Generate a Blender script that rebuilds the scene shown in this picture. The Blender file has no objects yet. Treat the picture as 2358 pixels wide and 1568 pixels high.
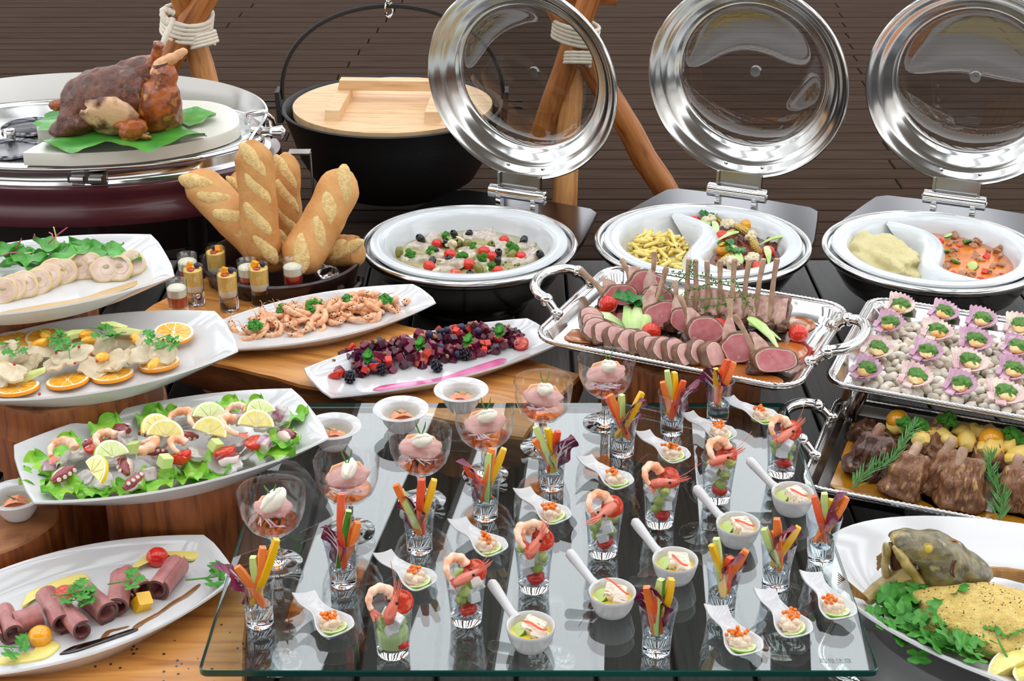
import bpy, math, random
from mathutils import Vector, Matrix, Euler, Quaternion, noise
R = random.Random(7)
PI = math.pi
SC = bpy.context.scene
COL = SC.collection
# ------------------------------------------------------------------ camera, sky, exposure
FP, PITCH, CX, CY, CAMH = 3450.0, math.atan(1622 / 3450.0), 1187.0, 784.0, 1.37
cam = bpy.data.cameras.new('camera')
cam.sensor_width = 36.0
cam.lens = 36.0 * FP / 2358
cam.shift_x = (1179 - CX) / 2358
cam.clip_start = 0.05
camo = bpy.data.objects.new('camera', cam)
camo.location = (0, 0, CAMH)
camo.rotation_euler = (PI / 2 - PITCH, 0, 0)
COL.objects.link(camo)
SC.camera = camo
SC.view_settings.view_transform = 'Standard'
SC.view_settings.look = 'None'
SC.view_settings.gamma = 1.0
SC.view_settings.use_curve_mapping = False
SC.view_settings.exposure = 0.28
SC.cycles.max_bounces = 14
SC.cycles.transparent_max_bounces = 24
SC.cycles.transmission_bounces = 12
SC.cycles.use_denoising = True
SC.cycles.sample_clamp_indirect = 6.0
W = bpy.data.worlds.new('overcast_sky')
SC.world = W
W.use_nodes = True
wn, wl = W.node_tree.nodes, W.node_tree.links
bg = wn['Background']
tcw = wn.new('ShaderNodeTexCoord'); sepw = wn.new('ShaderNodeSeparateXYZ'); rw = wn.new('ShaderNodeValToRGB')
wl.new(tcw.outputs['Generated'], sepw.inputs[0]); wl.new(sepw.outputs['Z'], rw.inputs[0]); wl.new(rw.outputs[0], bg.inputs[0])
rw.color_ramp.elements[0].position = 0.05; rw.color_ramp.elements[0].color = (0.26, 0.25, 0.24, 1)
rw.color_ramp.elements[1].position = 0.45; rw.color_ramp.elements[1].color = (0.95, 0.98, 1.02, 1)
bg.inputs[1].default_value = 3.0

# ------------------------------------------------------------------ photograph helper: a pixel's ray met with a height or a depth
_c, _s = math.cos(PITCH), math.sin(PITCH)
def ray(x, y):
    u, v = (x - CX) / FP, (y - CY) / FP
    return Vector((u, _c - v * _s, -(_s + v * _c)))
def at(x, y, z):
    d = ray(x, y); return Vector((0, 0, CAMH)) + d * ((z - CAMH) / d.z)
def aty(x, y, Y):
    d = ray(x, y); return Vector((0, 0, CAMH)) + d * (Y / d.y)

# ------------------------------------------------------------------ materials
def hx(h):
    h = h.lstrip('#'); o = []
    for i in (0, 2, 4):
        c = int(h[i:i + 2], 16) / 255.0
        o.append(c / 12.92 if c <= .04045 else ((c + .055) / 1.055) ** 2.4)
    return (o[0], o[1], o[2], 1)
MATS = {}
def M(name, base=None, rough=.5, metal=0, var=None, scale=60, stretch=None, bump=0, bscale=None, coat=0, sss=0, lo=.35, hi=.65, detail=3, alt=None, spec=.5, trans=0):
    if base is None: return MATS[name]
    m = bpy.data.materials.new(name); m.use_nodes = True
    n, l = m.node_tree.nodes, m.node_tree.links
    p = n['Principled BSDF']
    p.inputs['Base Color'].default_value = hx(base)
    p.inputs['Roughness'].default_value = rough
    p.inputs['Metallic'].default_value = metal
    p.inputs['Specular IOR Level'].default_value = spec
    if coat: p.inputs['Coat Weight'].default_value = coat; p.inputs['Coat Roughness'].default_value = .12
    if sss: p.inputs['Subsurface Weight'].default_value = sss; p.inputs['Subsurface Radius'].default_value = (.006, .004, .003)
    if trans: p.inputs['Transmission Weight'].default_value = trans
    if var or bump:
        tc = n.new('ShaderNodeTexCoord'); mp = n.new('ShaderNodeMapping')
        l.new(tc.outputs['Object'], mp.inputs[0])
        if stretch: mp.inputs['Scale'].default_value = stretch
        oi = n.new('ShaderNodeObjectInfo'); ad = n.new('ShaderNodeVectorMath'); ad.operation = 'SCALE'; ad.inputs[0].default_value = (3, 5, 7)
        l.new(oi.outputs['Random'], ad.inputs['Scale']); l.new(ad.outputs[0], mp.inputs['Location'])
    if var:
        t = n.new('ShaderNodeTexNoise'); t.inputs['Scale'].default_value = scale; t.inputs['Detail'].default_value = detail
        l.new(mp.outputs[0], t.inputs[0])
        r = n.new('ShaderNodeValToRGB'); r.color_ramp.elements[0].color = hx(base); r.color_ramp.elements[0].position = lo
        r.color_ramp.elements[1].color = hx(var); r.color_ramp.elements[1].position = hi
        if alt:
            e = r.color_ramp.elements.new(min(1, hi + .12)); e.color = hx(alt)
        l.new(t.outputs[0], r.inputs[0]); l.new(r.outputs[0], p.inputs['Base Color'])
    if bump:
        t2 = n.new('ShaderNodeTexNoise'); t2.inputs['Scale'].default_value = bscale or scale; t2.inputs['Detail'].default_value = 4
        b = n.new('ShaderNodeBump'); b.inputs['Strength'].default_value = bump; b.inputs['Distance'].default_value = .004
        l.new(mp.outputs[0], t2.inputs[0]); l.new(t2.outputs[0], b.inputs['Height']); l.new(b.outputs[0], p.inputs['Normal'])
    MATS[name] = m
    return m
def glassM(name, tint='#ffffff', f0=.04, rough=.0, mx=1.0):
    """thin clear sheet: straight-through light plus a Schlick mirror share"""
    m = bpy.data.materials.new(name); m.use_nodes = True
    n, l = m.node_tree.nodes, m.node_tree.links
    n.remove(n['Principled BSDF']); o = n['Material Output']
    tr = n.new('ShaderNodeBsdfTransparent'); tr.inputs[0].default_value = hx(tint)
    gl = n.new('ShaderNodeBsdfGlossy'); gl.inputs['Roughness'].default_value = rough; gl.inputs[0].default_value = (1, 1, 1, 1)
    lw = n.new('ShaderNodeLayerWeight'); lw.inputs[0].default_value = .5
    pw = n.new('ShaderNodeMath'); pw.operation = 'POWER'; pw.inputs[1].default_value = 5.0
    mu = n.new('ShaderNodeMath'); mu.operation = 'MULTIPLY_ADD'; mu.inputs[1].default_value = mx - f0; mu.inputs[2].default_value = f0
    mi = n.new('ShaderNodeMixShader')
    l.new(lw.outputs['Facing'], pw.inputs[0]); l.new(pw.outputs[0], mu.inputs[0]); l.new(mu.outputs[0], mi.inputs[0])
    l.new(tr.outputs[0], mi.inputs[1]); l.new(gl.outputs[0], mi.inputs[2]); l.new(mi.outputs[0], o.inputs[0])
    MATS[name] = m; return m
def solidglassM(name, tint='#ffffff', ior=1.45, rough=0.0):
    m = bpy.data.materials.new(name); m.use_nodes = True
    n, l = m.node_tree.nodes, m.node_tree.links
    n.remove(n['Principled BSDF']); g = n.new('ShaderNodeBsdfGlass'); g.inputs[0].default_value = hx(tint); g.inputs['IOR'].default_value = ior; g.inputs['Roughness'].default_value = rough
    l.new(g.outputs[0], n['Material Output'].inputs[0]); MATS[name] = m; return m
def woodM(name, a, b, cdark, grain=(3, 40, 40), scale=6, rough=.45, bump=.25, coat=0.0, spec=.5):
    m = bpy.data.materials.new(name); m.use_nodes = True
    n, l = m.node_tree.nodes, m.node_tree.links
    p = n['Principled BSDF']; p.inputs['Roughness'].default_value = rough; p.inputs['Specular IOR Level'].default_value = spec
    if coat: p.inputs['Coat Weight'].default_value = coat; p.inputs['Coat Roughness'].default_value = .2
    tc = n.new('ShaderNodeTexCoord'); mp = n.new('ShaderNodeMapping'); mp.inputs['Scale'].default_value = grain
    oi = n.new('ShaderNodeObjectInfo'); ad = n.new('ShaderNodeVectorMath'); ad.operation = 'SCALE'; ad.inputs[0].default_value = (31, 53, 17)
    l.new(oi.outputs['Random'], ad.inputs['Scale']); l.new(ad.outputs[0], mp.inputs['Location']); l.new(tc.outputs['Object'], mp.inputs[0])
    t = n.new('ShaderNodeTexNoise'); t.inputs['Scale'].default_value = scale; t.inputs['Detail'].default_value = 6; t.inputs['Distortion'].default_value = .6
    l.new(mp.outputs[0], t.inputs[0])
    r = n.new('ShaderNodeValToRGB'); r.color_ramp.elements[0].color = hx(cdark); r.color_ramp.elements[0].position = .28
    r.color_ramp.elements[1].color = hx(b); r.color_ramp.elements[1].position = .72
    e = r.color_ramp.elements.new(.45); e.color = hx(a)
    l.new(t.outputs[0], r.inputs[0]); l.new(r.outputs[0], p.inputs['Base Color'])
    bb = n.new('ShaderNodeBump'); bb.inputs['Strength'].default_value = bump; bb.inputs['Distance'].default_value = .003
    l.new(t.outputs[0], bb.inputs['Height']); l.new(bb.outputs[0], p.inputs['Normal'])
    MATS[name] = m; return m

# setting and vessels
woodM('deck_near', '#2b2724', '#37322e', '#1f1c1a', (30, 1.2, 20), 5, .45, .2, 0, .3)
woodM('deck_far', '#382a1f', '#41322a', '#2f2319', (1.2, 14, 20), 3, .85, .1, 0, .05)
M('deck_gap', '#0c0a09', .9)
M('added_beam', '#5a5148', .7)  # for the added light-shaping canopy out of view
woodM('slab_wood', '#bd7c38', '#d89c50', '#8f5620', (2.2, 22, 22), 2.2, .38, .2, .15)
woodM('bark_edge', '#6d4020', '#8f5a2c', '#3f2412', (2, 22, 10), 4, .6, .6)
woodM('stump_side', '#874920', '#a4602e', '#522a10', (18, 18, 2.2), 4, .5, .5, .1)
woodM('stump_top', '#8f5a34', '#a97344', '#663a1c', (14, 14, 14), 1.6, .5, .3)
woodM('pine', '#c98a4c', '#dca264', '#9c5f2b', (14, 14, 1.6), 5, .5, .25)
woodM('log_orange', '#a8652e', '#c07d40', '#6f3c18', (16, 16, 1.8), 4, .5, .35)
woodM('lid_wood', '#e0b98a', '#ecca9f', '#cfa06c', (3, 26, 26), 3, .55, .12)
M('porcelain', '#d6d6d6', .12, coat=.4, spec=.5)
M('porcelain_blue', '#d9dee1', .14, coat=.4)
M('steel', '#d6d6d4', .16, 1.0)
M('steel_dark', '#8d8b88', .22, 1.0)
M('steel_brushed', '#66666a', .16, 1.0)
M('chrome', '#e6e6e6', .06, 1.0)
M('silver', '#dcdcdb', .12, 1.0)
M('rubber', '#1a1a1a', .6)
M('iron', '#0d0d0e', .55, .0, bump=.3, bscale=220)
M('lacquer', '#4a1d26', .3, coat=.5, var='#56242e', scale=4)
M('lacquer_dark', '#150c0a', .35, coat=.3)
M('bowl_brown', '#2e1813', .35, coat=.2)
M('board_white', '#dedcd0', .3)
M('rope', '#e6ddcb', .9, bump=.5, bscale=500)
M('plastic_film', '#cfcfcf', .1, trans=.8)
glassM('clear_glass', '#ffffff', .06); glassM('sheet_glass', '#f3f8f7', .075); glassM('lid_glass', '#d8d8d6', .10); glassM('wall_glass', '#f9fcff', .09)
solidglassM('solid_glass'); solidglassM('bluish_glass', '#fafdff')
M('glass_edge', '#0a3b35', .15, coat=.2, var='#12524a', scale=3)
M('print_grey', '#6d7176', .5)
# food
M('tomato', '#d8221a', .2, coat=.3, var='#e23c1e', scale=40)
M('tomato_cut', '#c8402c', .25, var='#e0765a', scale=220, lo=.5, hi=.62)
M('tomato_yellow', '#f0a51c', .12, coat=.5)
M('olive_black', '#171a20', .18, coat=.4)
M('olive_green', '#7d7a35', .2, coat=.3, var='#8f8a45', scale=100)
M('broccoli', '#2f7a20', .6, var='#58a52e', scale=300, bump=.8, bscale=700)
M('broccoli_stem', '#a9cf63', .4, var='#8dbc4a', scale=80)
M('cauliflower', '#efe3c2', .6, bump=.6, bscale=500)
M('fish_white', '#e8e0cc', .3, var='#b7a48c', scale=60, coat=.2)
M('fish_skin', '#a88f80', .3, var='#e6ded4', scale=140, stretch=(3, 1, 1), coat=.2)
M('broth', '#b8b07a', .08, coat=.5, var='#a49a60', scale=25)
M('caper', '#7a7a3c', .3)
M('garlic', '#eadfc4', .4)
M('penne', '#f8df78', .35, coat=.2, var='#f7e28a', scale=40)
M('stew', '#6a3322', .25, coat=.4, var='#8a4a30', scale=40, bump=.4, bscale=120)
M('curry', '#d9701e', .2, coat=.4, var='#e88a2a', scale=35, alt='#c8551a', bump=.3, bscale=120)
M('couscous', '#f9e79a', .7, var='#fbf2c4', scale=400, bump=1.0, bscale=600)
M('meat_chunk', '#a8714c', .4, var='#bd8a62', scale=90, coat=.2)
M('stew_meat', '#5f3226', .35, var='#7c4a38', scale=90, coat=.3)
M('babycorn', '#efcf72', .4, bump=.7, bscale=700)
M('bokchoy_white', '#dbeab0', .25, var='#b9dc7a', scale=30, coat=.3)
M('bokchoy_leaf', '#2f8a2c', .3, var='#1f6a22', scale=50, coat=.3)
M('leaf', '#58ac3a', .35, var='#3d8f2c', scale=30, coat=.2)
M('leaf_big', '#58a83c', .35, var='#3a8534', scale=14, coat=.25, bump=.2, bscale=60)
M('lettuce', '#a4d84a', .35, var='#6fbf34', scale=25, coat=.2)
M('parsley', '#2f7f20', .5, var='#4f9c32', scale=200)
M('herb', '#3f7a32', .5, var='#5a9448', scale=120)
M('thyme', '#6b7a34', .6)
M('beet_stem', '#c43a6e', .35)
M('twig', '#6b5a2c', .7)
M('crust', '#dba566', .65, var='#c98a48', scale=14, bump=.4, bscale=120, alt='#e4b478')
M('crust_dark', '#cf9a58', .65, var='#b97c40', scale=22, bump=.35, bscale=160)
M('crumb', '#ecd091', .7, var='#d9b26c', scale=120, bump=.8, bscale=300)
M('roast', '#7a3a1c', .3, coat=.35, var='#3f1a0e', scale=28, bump=.3, bscale=90, lo=.4, hi=.6)
M('roast_gold', '#a8561c', .32, coat=.3, var='#6b2c10', scale=26, bump=.3, bscale=110, alt='#d9963f', lo=.42, hi=.56)
M('roast_skin', '#d8ae84', .38, var='#5a2a16', scale=26, lo=.44, hi=.62, coat=.2, bump=.3, bscale=120)
M('roast_rub', '#6b3519', .45, var='#43200f', scale=50, bump=.5, bscale=260, lo=.38, hi=.6, alt='#8a5230', coat=.15)
M('lamb_pink', '#cf8484', .35, coat=.25, var='#bf666c', scale=70, alt='#e8c4ba')
M('lamb_fat', '#e2c4b4', .35, coat=.2, var='#c8988c', scale=90)
M('lamb_pale', '#dcaea4', .35, coat=.25, var='#cd928c', scale=60, alt='#eed6cc')
M('lamb_crust', '#7e5538', .4, coat=.3, var='#5a3825', scale=70, bump=.6, bscale=160, alt='#96683f')
M('lamb_dark', '#5e3520', .35, coat=.35, var='#3c2014', scale=55, bump=.6, bscale=140, alt='#94602f', lo=.4, hi=.58)
M('lamb_brown', '#96653f', .36, coat=.3, var='#74482c', scale=38, stretch=(3, 3, 1), bump=.7, bscale=150, alt='#c89a66', lo=.38, hi=.56)
M('bone', '#c0a084', .5, var='#94705a', scale=40, bump=.3, bscale=120)
M('gravy', '#a45a22', .15, coat=.6, var='#b8692c', scale=14)
M('gravy_yellow', '#b9801f', .15, coat=.6, var='#a06a18', scale=14)
M('potato', '#f2c95a', .45, var='#f6d880', scale=40)
M('shell_pink', '#d9b3c4', .4, var='#c08aa8', scale=35, alt='#eadbe0')
M('shell_cream', '#efe3d2', .4, var='#d8a8b0', scale=40)
M('pesto', '#5a8f2c', .4, var='#437a24', scale=200, bump=.9, bscale=450, alt='#7aa83a')
M('scallop_meat', '#efd9a0', .3, var='#e6a84a', scale=60, coat=.3)
M('pebble', '#f2ece2', .5, var='#e0d0b8', scale=30)
M('pebble_grey', '#dcd6ca', .5, var='#b4a78f', scale=30)
M('fish_head', '#7d7040', .32, coat=.35, var='#4a4226', scale=30, alt='#b8a45c', bump=.4, bscale=160, lo=.38, hi=.58)
M('fish_belly', '#cdb070', .35, coat=.3, var='#94803c', scale=34, lo=.4, hi=.6)
M('fish_mouth', '#5a3320', .4)
M('fish_eye', '#e2c04a', .3)
M('fin', '#b98a4a', .5, var='#8a5f2c', scale=30, stretch=(1, 8, 1))
M('crumb_fillet', '#e8cd7c', .65, var='#d6b25a', scale=120, bump=1.0, bscale=300, alt='#f1dda0')
M('pepper_speck', '#3a2416', .6)
M('filling_tan', '#c2ab86', .5, var='#a89472', scale=120)
M('lemon_rind', '#f2cf1f', .3, bump=.2, bscale=400)
M('lemon_flesh', '#f2e79a', .2, coat=.4, var='#e8d96e', scale=160)
M('lime_rind', '#7ab51f', .3)
M('lime_flesh', '#dfe8ac', .2, coat=.4, var='#cfe08a', scale=160)
M('pith', '#f6f1d8', .5)
M('orange_rind', '#f59a0c', .3)
M('orange_flesh', '#f7a51a', .2, coat=.4, var='#fbbf3a', scale=140)
M('chicken_slice', '#dccbaa', .4, coat=.3, var='#c4b08a', scale=45, alt='#e8dcc2')
M('chicken_pale', '#e6d2c2', .4, coat=.25, var='#cfae98', scale=45, alt='#f0e4da')
M('chicken_skin', '#dcc08c', .4, coat=.25)
M('celery', '#e6e6a0', .3, var='#cfdc84', scale=60)
M('octopus_red', '#7a2a2c', .25, coat=.4, var='#a04848', scale=50)
M('octopus_white', '#e6d3cc', .25, coat=.4)
M('squid', '#cbc6be', .16, coat=.6, var='#e6e1da', scale=35, trans=.25)
M('shrimp', '#f0a070', .28, coat=.35, var='#f8d2b4', scale=55, lo=.42, hi=.58)
M('shrimp_small', '#e6a070', .35, coat=.3, var='#f2c49c', scale=120, alt='#a88a6a', lo=.4, hi=.6)
M('shrimp_head', '#e0806a', .3, coat=.3, var='#d0604a', scale=50)
M('black_eye', '#0d0a0a', .15)
M('beet', '#6a1430', .25, coat=.4, var='#7c1c40', scale=80)
M('beet_dark', '#3a0c20', .25, coat=.4, var='#561432', scale=80)
M('beet_juice', '#c8307a', .15, coat=.4, var='#e07aac', scale=20)
M('red_pepper', '#e0341f', .25, coat=.4)
M('blackberry', '#1b1226', .3, coat=.3)
M('blueberry', '#23203c', .4, var='#343058', scale=60)
M('walnut', '#b08558', .5, var='#8f6238', scale=80)
M('onion', '#d8c4c8', .3, var='#a04a78', scale=60, lo=.5, hi=.66)
M('cucumber', '#c6dc86', .3, coat=.2)
M('cucumber_skin', '#2f6b1c', .35, coat=.2, var='#5a962c', scale=60)
M('carrot', '#f2742a', .35, var='#f48a40', scale=40)
M('carrot_red', '#ea5024', .35, var='#f0663a', scale=40)
M('pepper_yellow', '#f0b80e', .25, coat=.3)
M('radicchio', '#7a1646', .3, coat=.25, var='#5a1034', scale=40)
M('radicchio_rib', '#f0d6de', .4)
M('beef', '#a0605f', .4, coat=.2, var='#b87a74', scale=55, bump=.2, bscale=180)
M('beef_edge', '#6b4640', .5, var='#523430', scale=60)
M('mustard', '#f0dc78', .3, coat=.3)
M('balsamic', '#1f0c08', .12, coat=.6)
M('balsamic_thin', '#8a5a30', .2, coat=.4)
M('soy_thin', '#c9a878', .25)
M('salmon', '#f08a5c', .25, coat=.4, var='#f4a27a', scale=40, stretch=(1, 5, 1))
M('oil_green', '#c3c861', .08, coat=.6)
M('cream', '#f4efdf', .45)
M('duck', '#d2a59c', .35, coat=.2, var='#c48c86', scale=40, stretch=(1, 4, 1))
M('duck_skin', '#e0aa7c', .35)
glassM('consomme', '#f2b668', .05)
M('roe', '#f07a08', .12, coat=.4)
M('tartare', '#ecd9c0', .2, coat=.5, var='#e4c4a4', scale=90)
M('tartare_cube', '#f1e6dc', .3, coat=.4)
M('avocado', '#b9c86a', .3, var='#9db04c', scale=40)
M('green_dressing', '#c0d08c', .35)
M('turnip', '#f3f0ea', .3)
M('squid_seared', '#efe4d0', .35, var='#a8743c', scale=130, stretch=(1, 6, 1), lo=.58, hi=.66, bump=.3, bscale=200)
M('yellow_sauce', '#f0d235', .15, coat=.5)
M('mango', '#fad068', .35)
M('mango_cube', '#f5a81c', .25, coat=.3)
M('pannacotta', '#f3ecd2', .4)
M('red_jelly', '#b8241a', .12, coat=.5)
M('pink_pepper', '#b03028', .4)
M('fishcube', '#e3d6c6', .3)

# ------------------------------------------------------------------ mesh builder
_ICO = {}
def ico(sub):
    if sub not in _ICO:
        import bmesh
        b = bmesh.new(); bmesh.ops.create_icosphere(b, subdivisions=sub, radius=1.0)
        b.verts.ensure_lookup_table()
        _ICO[sub] = ([v.co.copy() for v in b.verts], [tuple(v.index for v in f.verts) for f in b.faces]); b.free()
    return _ICO[sub]
def T(x=0, y=0, z=0): return Matrix.Translation((x, y, z))
def RZ(a): return Matrix.Rotation(a, 4, 'Z')
def RX(a): return Matrix.Rotation(a, 4, 'X')
def RY(a): return Matrix.Rotation(a, 4, 'Y')
def S(x, y=None, z=None):
    m = Matrix.Identity(4); m[0][0] = x; m[1][1] = x if y is None else y; m[2][2] = x if z is None else z; return m
def align(d, up=Vector((0, 0, 1))):
    """matrix turning local +z to d"""
    return Vector(d).to_track_quat('Z', 'Y').to_matrix().to_4x4()
class G:
    def __init__(s): s.v, s.f, s.m = [], [], []
    def add(s, v, f, m=0, X=None):
        o = len(s.v)
        s.v += [X @ Vector(p) for p in v] if X is not None else [Vector(p) for p in v]
        s.f += [tuple(i + o for i in q) for q in f]; s.m += [m] * len(f); return s
    def box(s, a, b, c, X=None, m=0, tp=1.0):
        x, y, z = a / 2, b / 2, c / 2
        v = [(-x, -y, -z), (x, -y, -z), (x, y, -z), (-x, y, -z), (-x * tp, -y * tp, z), (x * tp, -y * tp, z), (x * tp, y * tp, z), (-x * tp, y * tp, z)]
        return s.add(v, [(3, 2, 1, 0), (4, 5, 6, 7), (0, 1, 5, 4), (1, 2, 6, 5), (2, 3, 7, 6), (3, 0, 4, 7)], m, X)
    def loft(s, rings, m=0, X=None, c0=True, c1=True, closed=True, mc=None):
        n = len(rings[0]); v = [p for r in rings for p in r]; f = []
        for i in range(len(rings) - 1):
            for j in range(n if closed else n - 1):
                k = (j + 1) % n; f.append((i * n + j, i * n + k, (i + 1) * n + k, (i + 1) * n + j))
        s.add(v, f, m, X)
        if c0: s.add(list(rings[0]), [tuple(reversed(range(n)))], m if mc is None else mc, X)
        if c1: s.add(list(rings[-1]), [tuple(range(n))], m if mc is None else mc, X)
        return s
    def lathe(s, prof, n=24, m=0, X=None, c0=False, c1=False):
        rings = [[(r * math.cos(2 * PI * j / n), r * math.sin(2 * PI * j / n), z) for j in range(n)] for r, z in prof]
        return s.loft(rings, m, X, c0, c1)
    def tube(s, pts, rad, n=8, m=0, X=None, flat=1.0, cap=True):
        pts = [Vector(p) for p in pts]; k = len(pts)
        if not hasattr(rad, '__len__'): rad = [rad] * k
        rings = []; up = None
        for i, p in enumerate(pts):
            t = (pts[min(i + 1, k - 1)] - pts[max(i - 1, 0)])
            t = t.normalized() if t.length > 1e-9 else Vector((0, 0, 1))
            if up is None:
                up = t.orthogonal().normalized() if abs(t.z) > .95 else Vector((0, 0, 1))
            a = (up - t * up.dot(t)); a = a.normalized() if a.length > 1e-6 else t.orthogonal().normalized()
            b = t.cross(a); up = a
            rings.append([p + (a * math.sin(2 * PI * j / n) * flat + b * math.cos(2 * PI * j / n)) * rad[i] for j in range(n)])
        return s.loft(rings, m, X, cap, cap)
    def blob(s, r, sub=2, amp=0, fr=1.0, X=None, m=0, sd=0.0, flat_z=None):
        if not hasattr(r, '__len__'): r = (r, r, r)
        vs, fs = ico(sub); out = []
        for p in vs:
            k = 1 + (amp * noise.noise(p * fr + Vector((sd, sd * 1.7, -sd))) if amp else 0)
            q = Vector((p.x * r[0] * k, p.y * r[1] * k, p.z * r[2] * k))
            if flat_z is not None and q.z < flat_z: q.z = flat_z
            out.append(q)
        return s.add(out, fs, m, X)
    def grid(s, fn, nu, nv, m=0, X=None):
        v = [fn(i / (nu - 1), j / (nv - 1)) for i in range(nu) for j in range(nv)]
        f = [(i * nv + j, (i + 1) * nv + j, (i + 1) * nv + j + 1, i * nv + j + 1) for i in range(nu - 1) for j in range(nv - 1)]
        return s.add(v, f, m, X)
    def mesh(s, name, mats, ang=42, smooth=True):
        me = bpy.data.meshes.new(name)
        me.from_pydata([tuple(p) for p in s.v], [], s.f)
        for t in (mats if isinstance(mats, (list, tuple)) else [mats]): me.materials.append(M(t))
        me.polygons.foreach_set('material_index', s.m)
        if smooth:
            me.polygons.foreach_set('use_smooth', [True] * len(s.f)); me.set_sharp_from_angle(angle=math.radians(ang))
        me.update(); return me
def fuse(g, name, mats, voxel, smooth=4, disp=None):
    me = g.mesh('tmp', mats); o = bpy.data.objects.new('tmp', me); COL.objects.link(o)
    a = o.modifiers.new('r', 'REMESH'); a.mode = 'VOXEL'; a.voxel_size = voxel
    b = o.modifiers.new('s', 'SMOOTH'); b.iterations = smooth; b.factor = .5
    dg = bpy.context.evaluated_depsgraph_get(); dg.update()
    r = bpy.data.meshes.new_from_object(o.evaluated_get(dg)); bpy.data.objects.remove(o); bpy.data.meshes.remove(me)
    r.name = name
    if disp:
        nn = [v.normal.copy() for v in r.vertices]
        for v, q in zip(r.vertices, nn): v.co += q * (disp[0] * noise.noise(v.co * disp[1]))
    r.materials.clear()
    for t in (mats if isinstance(mats, (list, tuple)) else [mats]): r.materials.append(M(t))
    r.polygons.foreach_set('use_smooth', [True] * len(r.polygons)); r.update(); return r

# ------------------------------------------------------------------ things
def link(name, me, parent=None):
    o = bpy.data.objects.new(name, me); COL.objects.link(o)
    if parent is not None: o.parent = parent
    return o
def put(name, parts, loc=(0, 0, 0), rot=None, s=1.0, label=None, cat=None, group=None, kind=None):
    """one top-level thing: a Mesh, or a list of (part name, Mesh[, sub-parts[, part label]])"""
    o = link(name, parts if isinstance(parts, bpy.types.Mesh) else None)
    if isinstance(rot, Matrix):
        m = Matrix.Translation(loc) @ rot.to_4x4() @ S(*(s if hasattr(s, '__len__') else (s,)))
        o.matrix_world = m
    else:
        o.location = loc
        o.rotation_euler = (0, 0, rot) if isinstance(rot, (int, float)) else (rot or (0, 0, 0))
        o.scale = s if hasattr(s, '__len__') else (s, s, s)
    if label: o['label'] = label
    if cat: o['category'] = cat
    if group: o['group'] = group
    if kind: o['kind'] = kind
    if not isinstance(parts, bpy.types.Mesh):
        o.empty_display_size = .02
        for p in parts:
            c = link(p[0], p[1], o)
            for q in (p[2] if len(p) > 2 and p[2] else []): link(q[0], q[1], c)
            if len(p) > 3: c['label'] = p[3]
    return o
def rr(a, b): return R.uniform(a, b)
def rrot(tilt=.3): return (rr(-tilt, tilt), rr(-tilt, tilt), rr(0, 2 * PI))
# ================================================================== the deck
def plank_mesh(name, lx, ly, mat):
    g = G(); b = .003; t = .022
    r0 = [(-lx / 2, -ly / 2, -t), (lx / 2, -ly / 2, -t), (lx / 2, ly / 2, -t), (-lx / 2, ly / 2, -t)]
    r1 = [(p[0], p[1], -b) for p in r0]
    r2 = [(-lx / 2 + b, -ly / 2 + b, 0), (lx / 2 - b, -ly / 2 + b, 0), (lx / 2 - b, ly / 2 - b, 0), (-lx / 2 + b, ly / 2 - b, 0)]
    g.loft([r0, r1, r2]); return g.mesh(name, mat, smooth=False)
g = G(); g.box(9, 9, .02, T(0, 4, -.03))
floor = link('floor', g.mesh('floor', 'deck_gap', smooth=False)); floor['kind'] = 'structure'
PX = .1163
me = plank_mesh('near_plank', PX - .006, 2.35, 'deck_near')
for k in range(-13, 14):
    o = link('plank', me, floor); o.location = (.001 + (k + .5) * PX, 2.2, rr(-.001, .001))
PY = .085
lens = {w: plank_mesh('far_plank', w - .004, PY - .0035, 'deck_far') for w in (1.8, 2.4)}
for k in range(42):
    x = -3.2 + (k * .61) % 1.2; i = k
    while x < 2.6:
        w = (1.8, 2.4)[(i * 7 + k) % 2]
        o = link('plank', lens[w], floor); o.location = (x + w / 2, 3.381 + (k + .5) * PY, rr(-.001, .001)); x += w; i += 1
# added out-of-view canopy: boards block light behind the camera, slats stripe the reflections
g = G(); g.box(20, 9, .1, T(0, -5.0, 4.35)); g.box(.1, 16, .2, T(-9.2, 8, 4.3)); g.box(.1, 16, .2, T(9.2, 8, 4.3))
added_roof = link('added_light_roof', g.mesh('added_roof_boards', 'added_beam', smooth=False)); added_roof['kind'] = 'structure'
BW = {w: (lambda g: (g.box(w, 16.8, .12), g.mesh('added_roof_beam', 'added_beam', smooth=False))[1])(G()) for w in (.22, .38, .6)}
bx = -9.0
for k in range(22):
    w = (.38, .22, .6, .22, .38)[k % 5]; o = link('added_beam', BW[w], added_roof); o.location = (bx + w / 2, 7.7, 4.3); o.rotation_euler = (0, 0, math.radians((-4, -9, -5)[k % 3])); bx += w + (.42, .3, .62)[k % 3]

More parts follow.
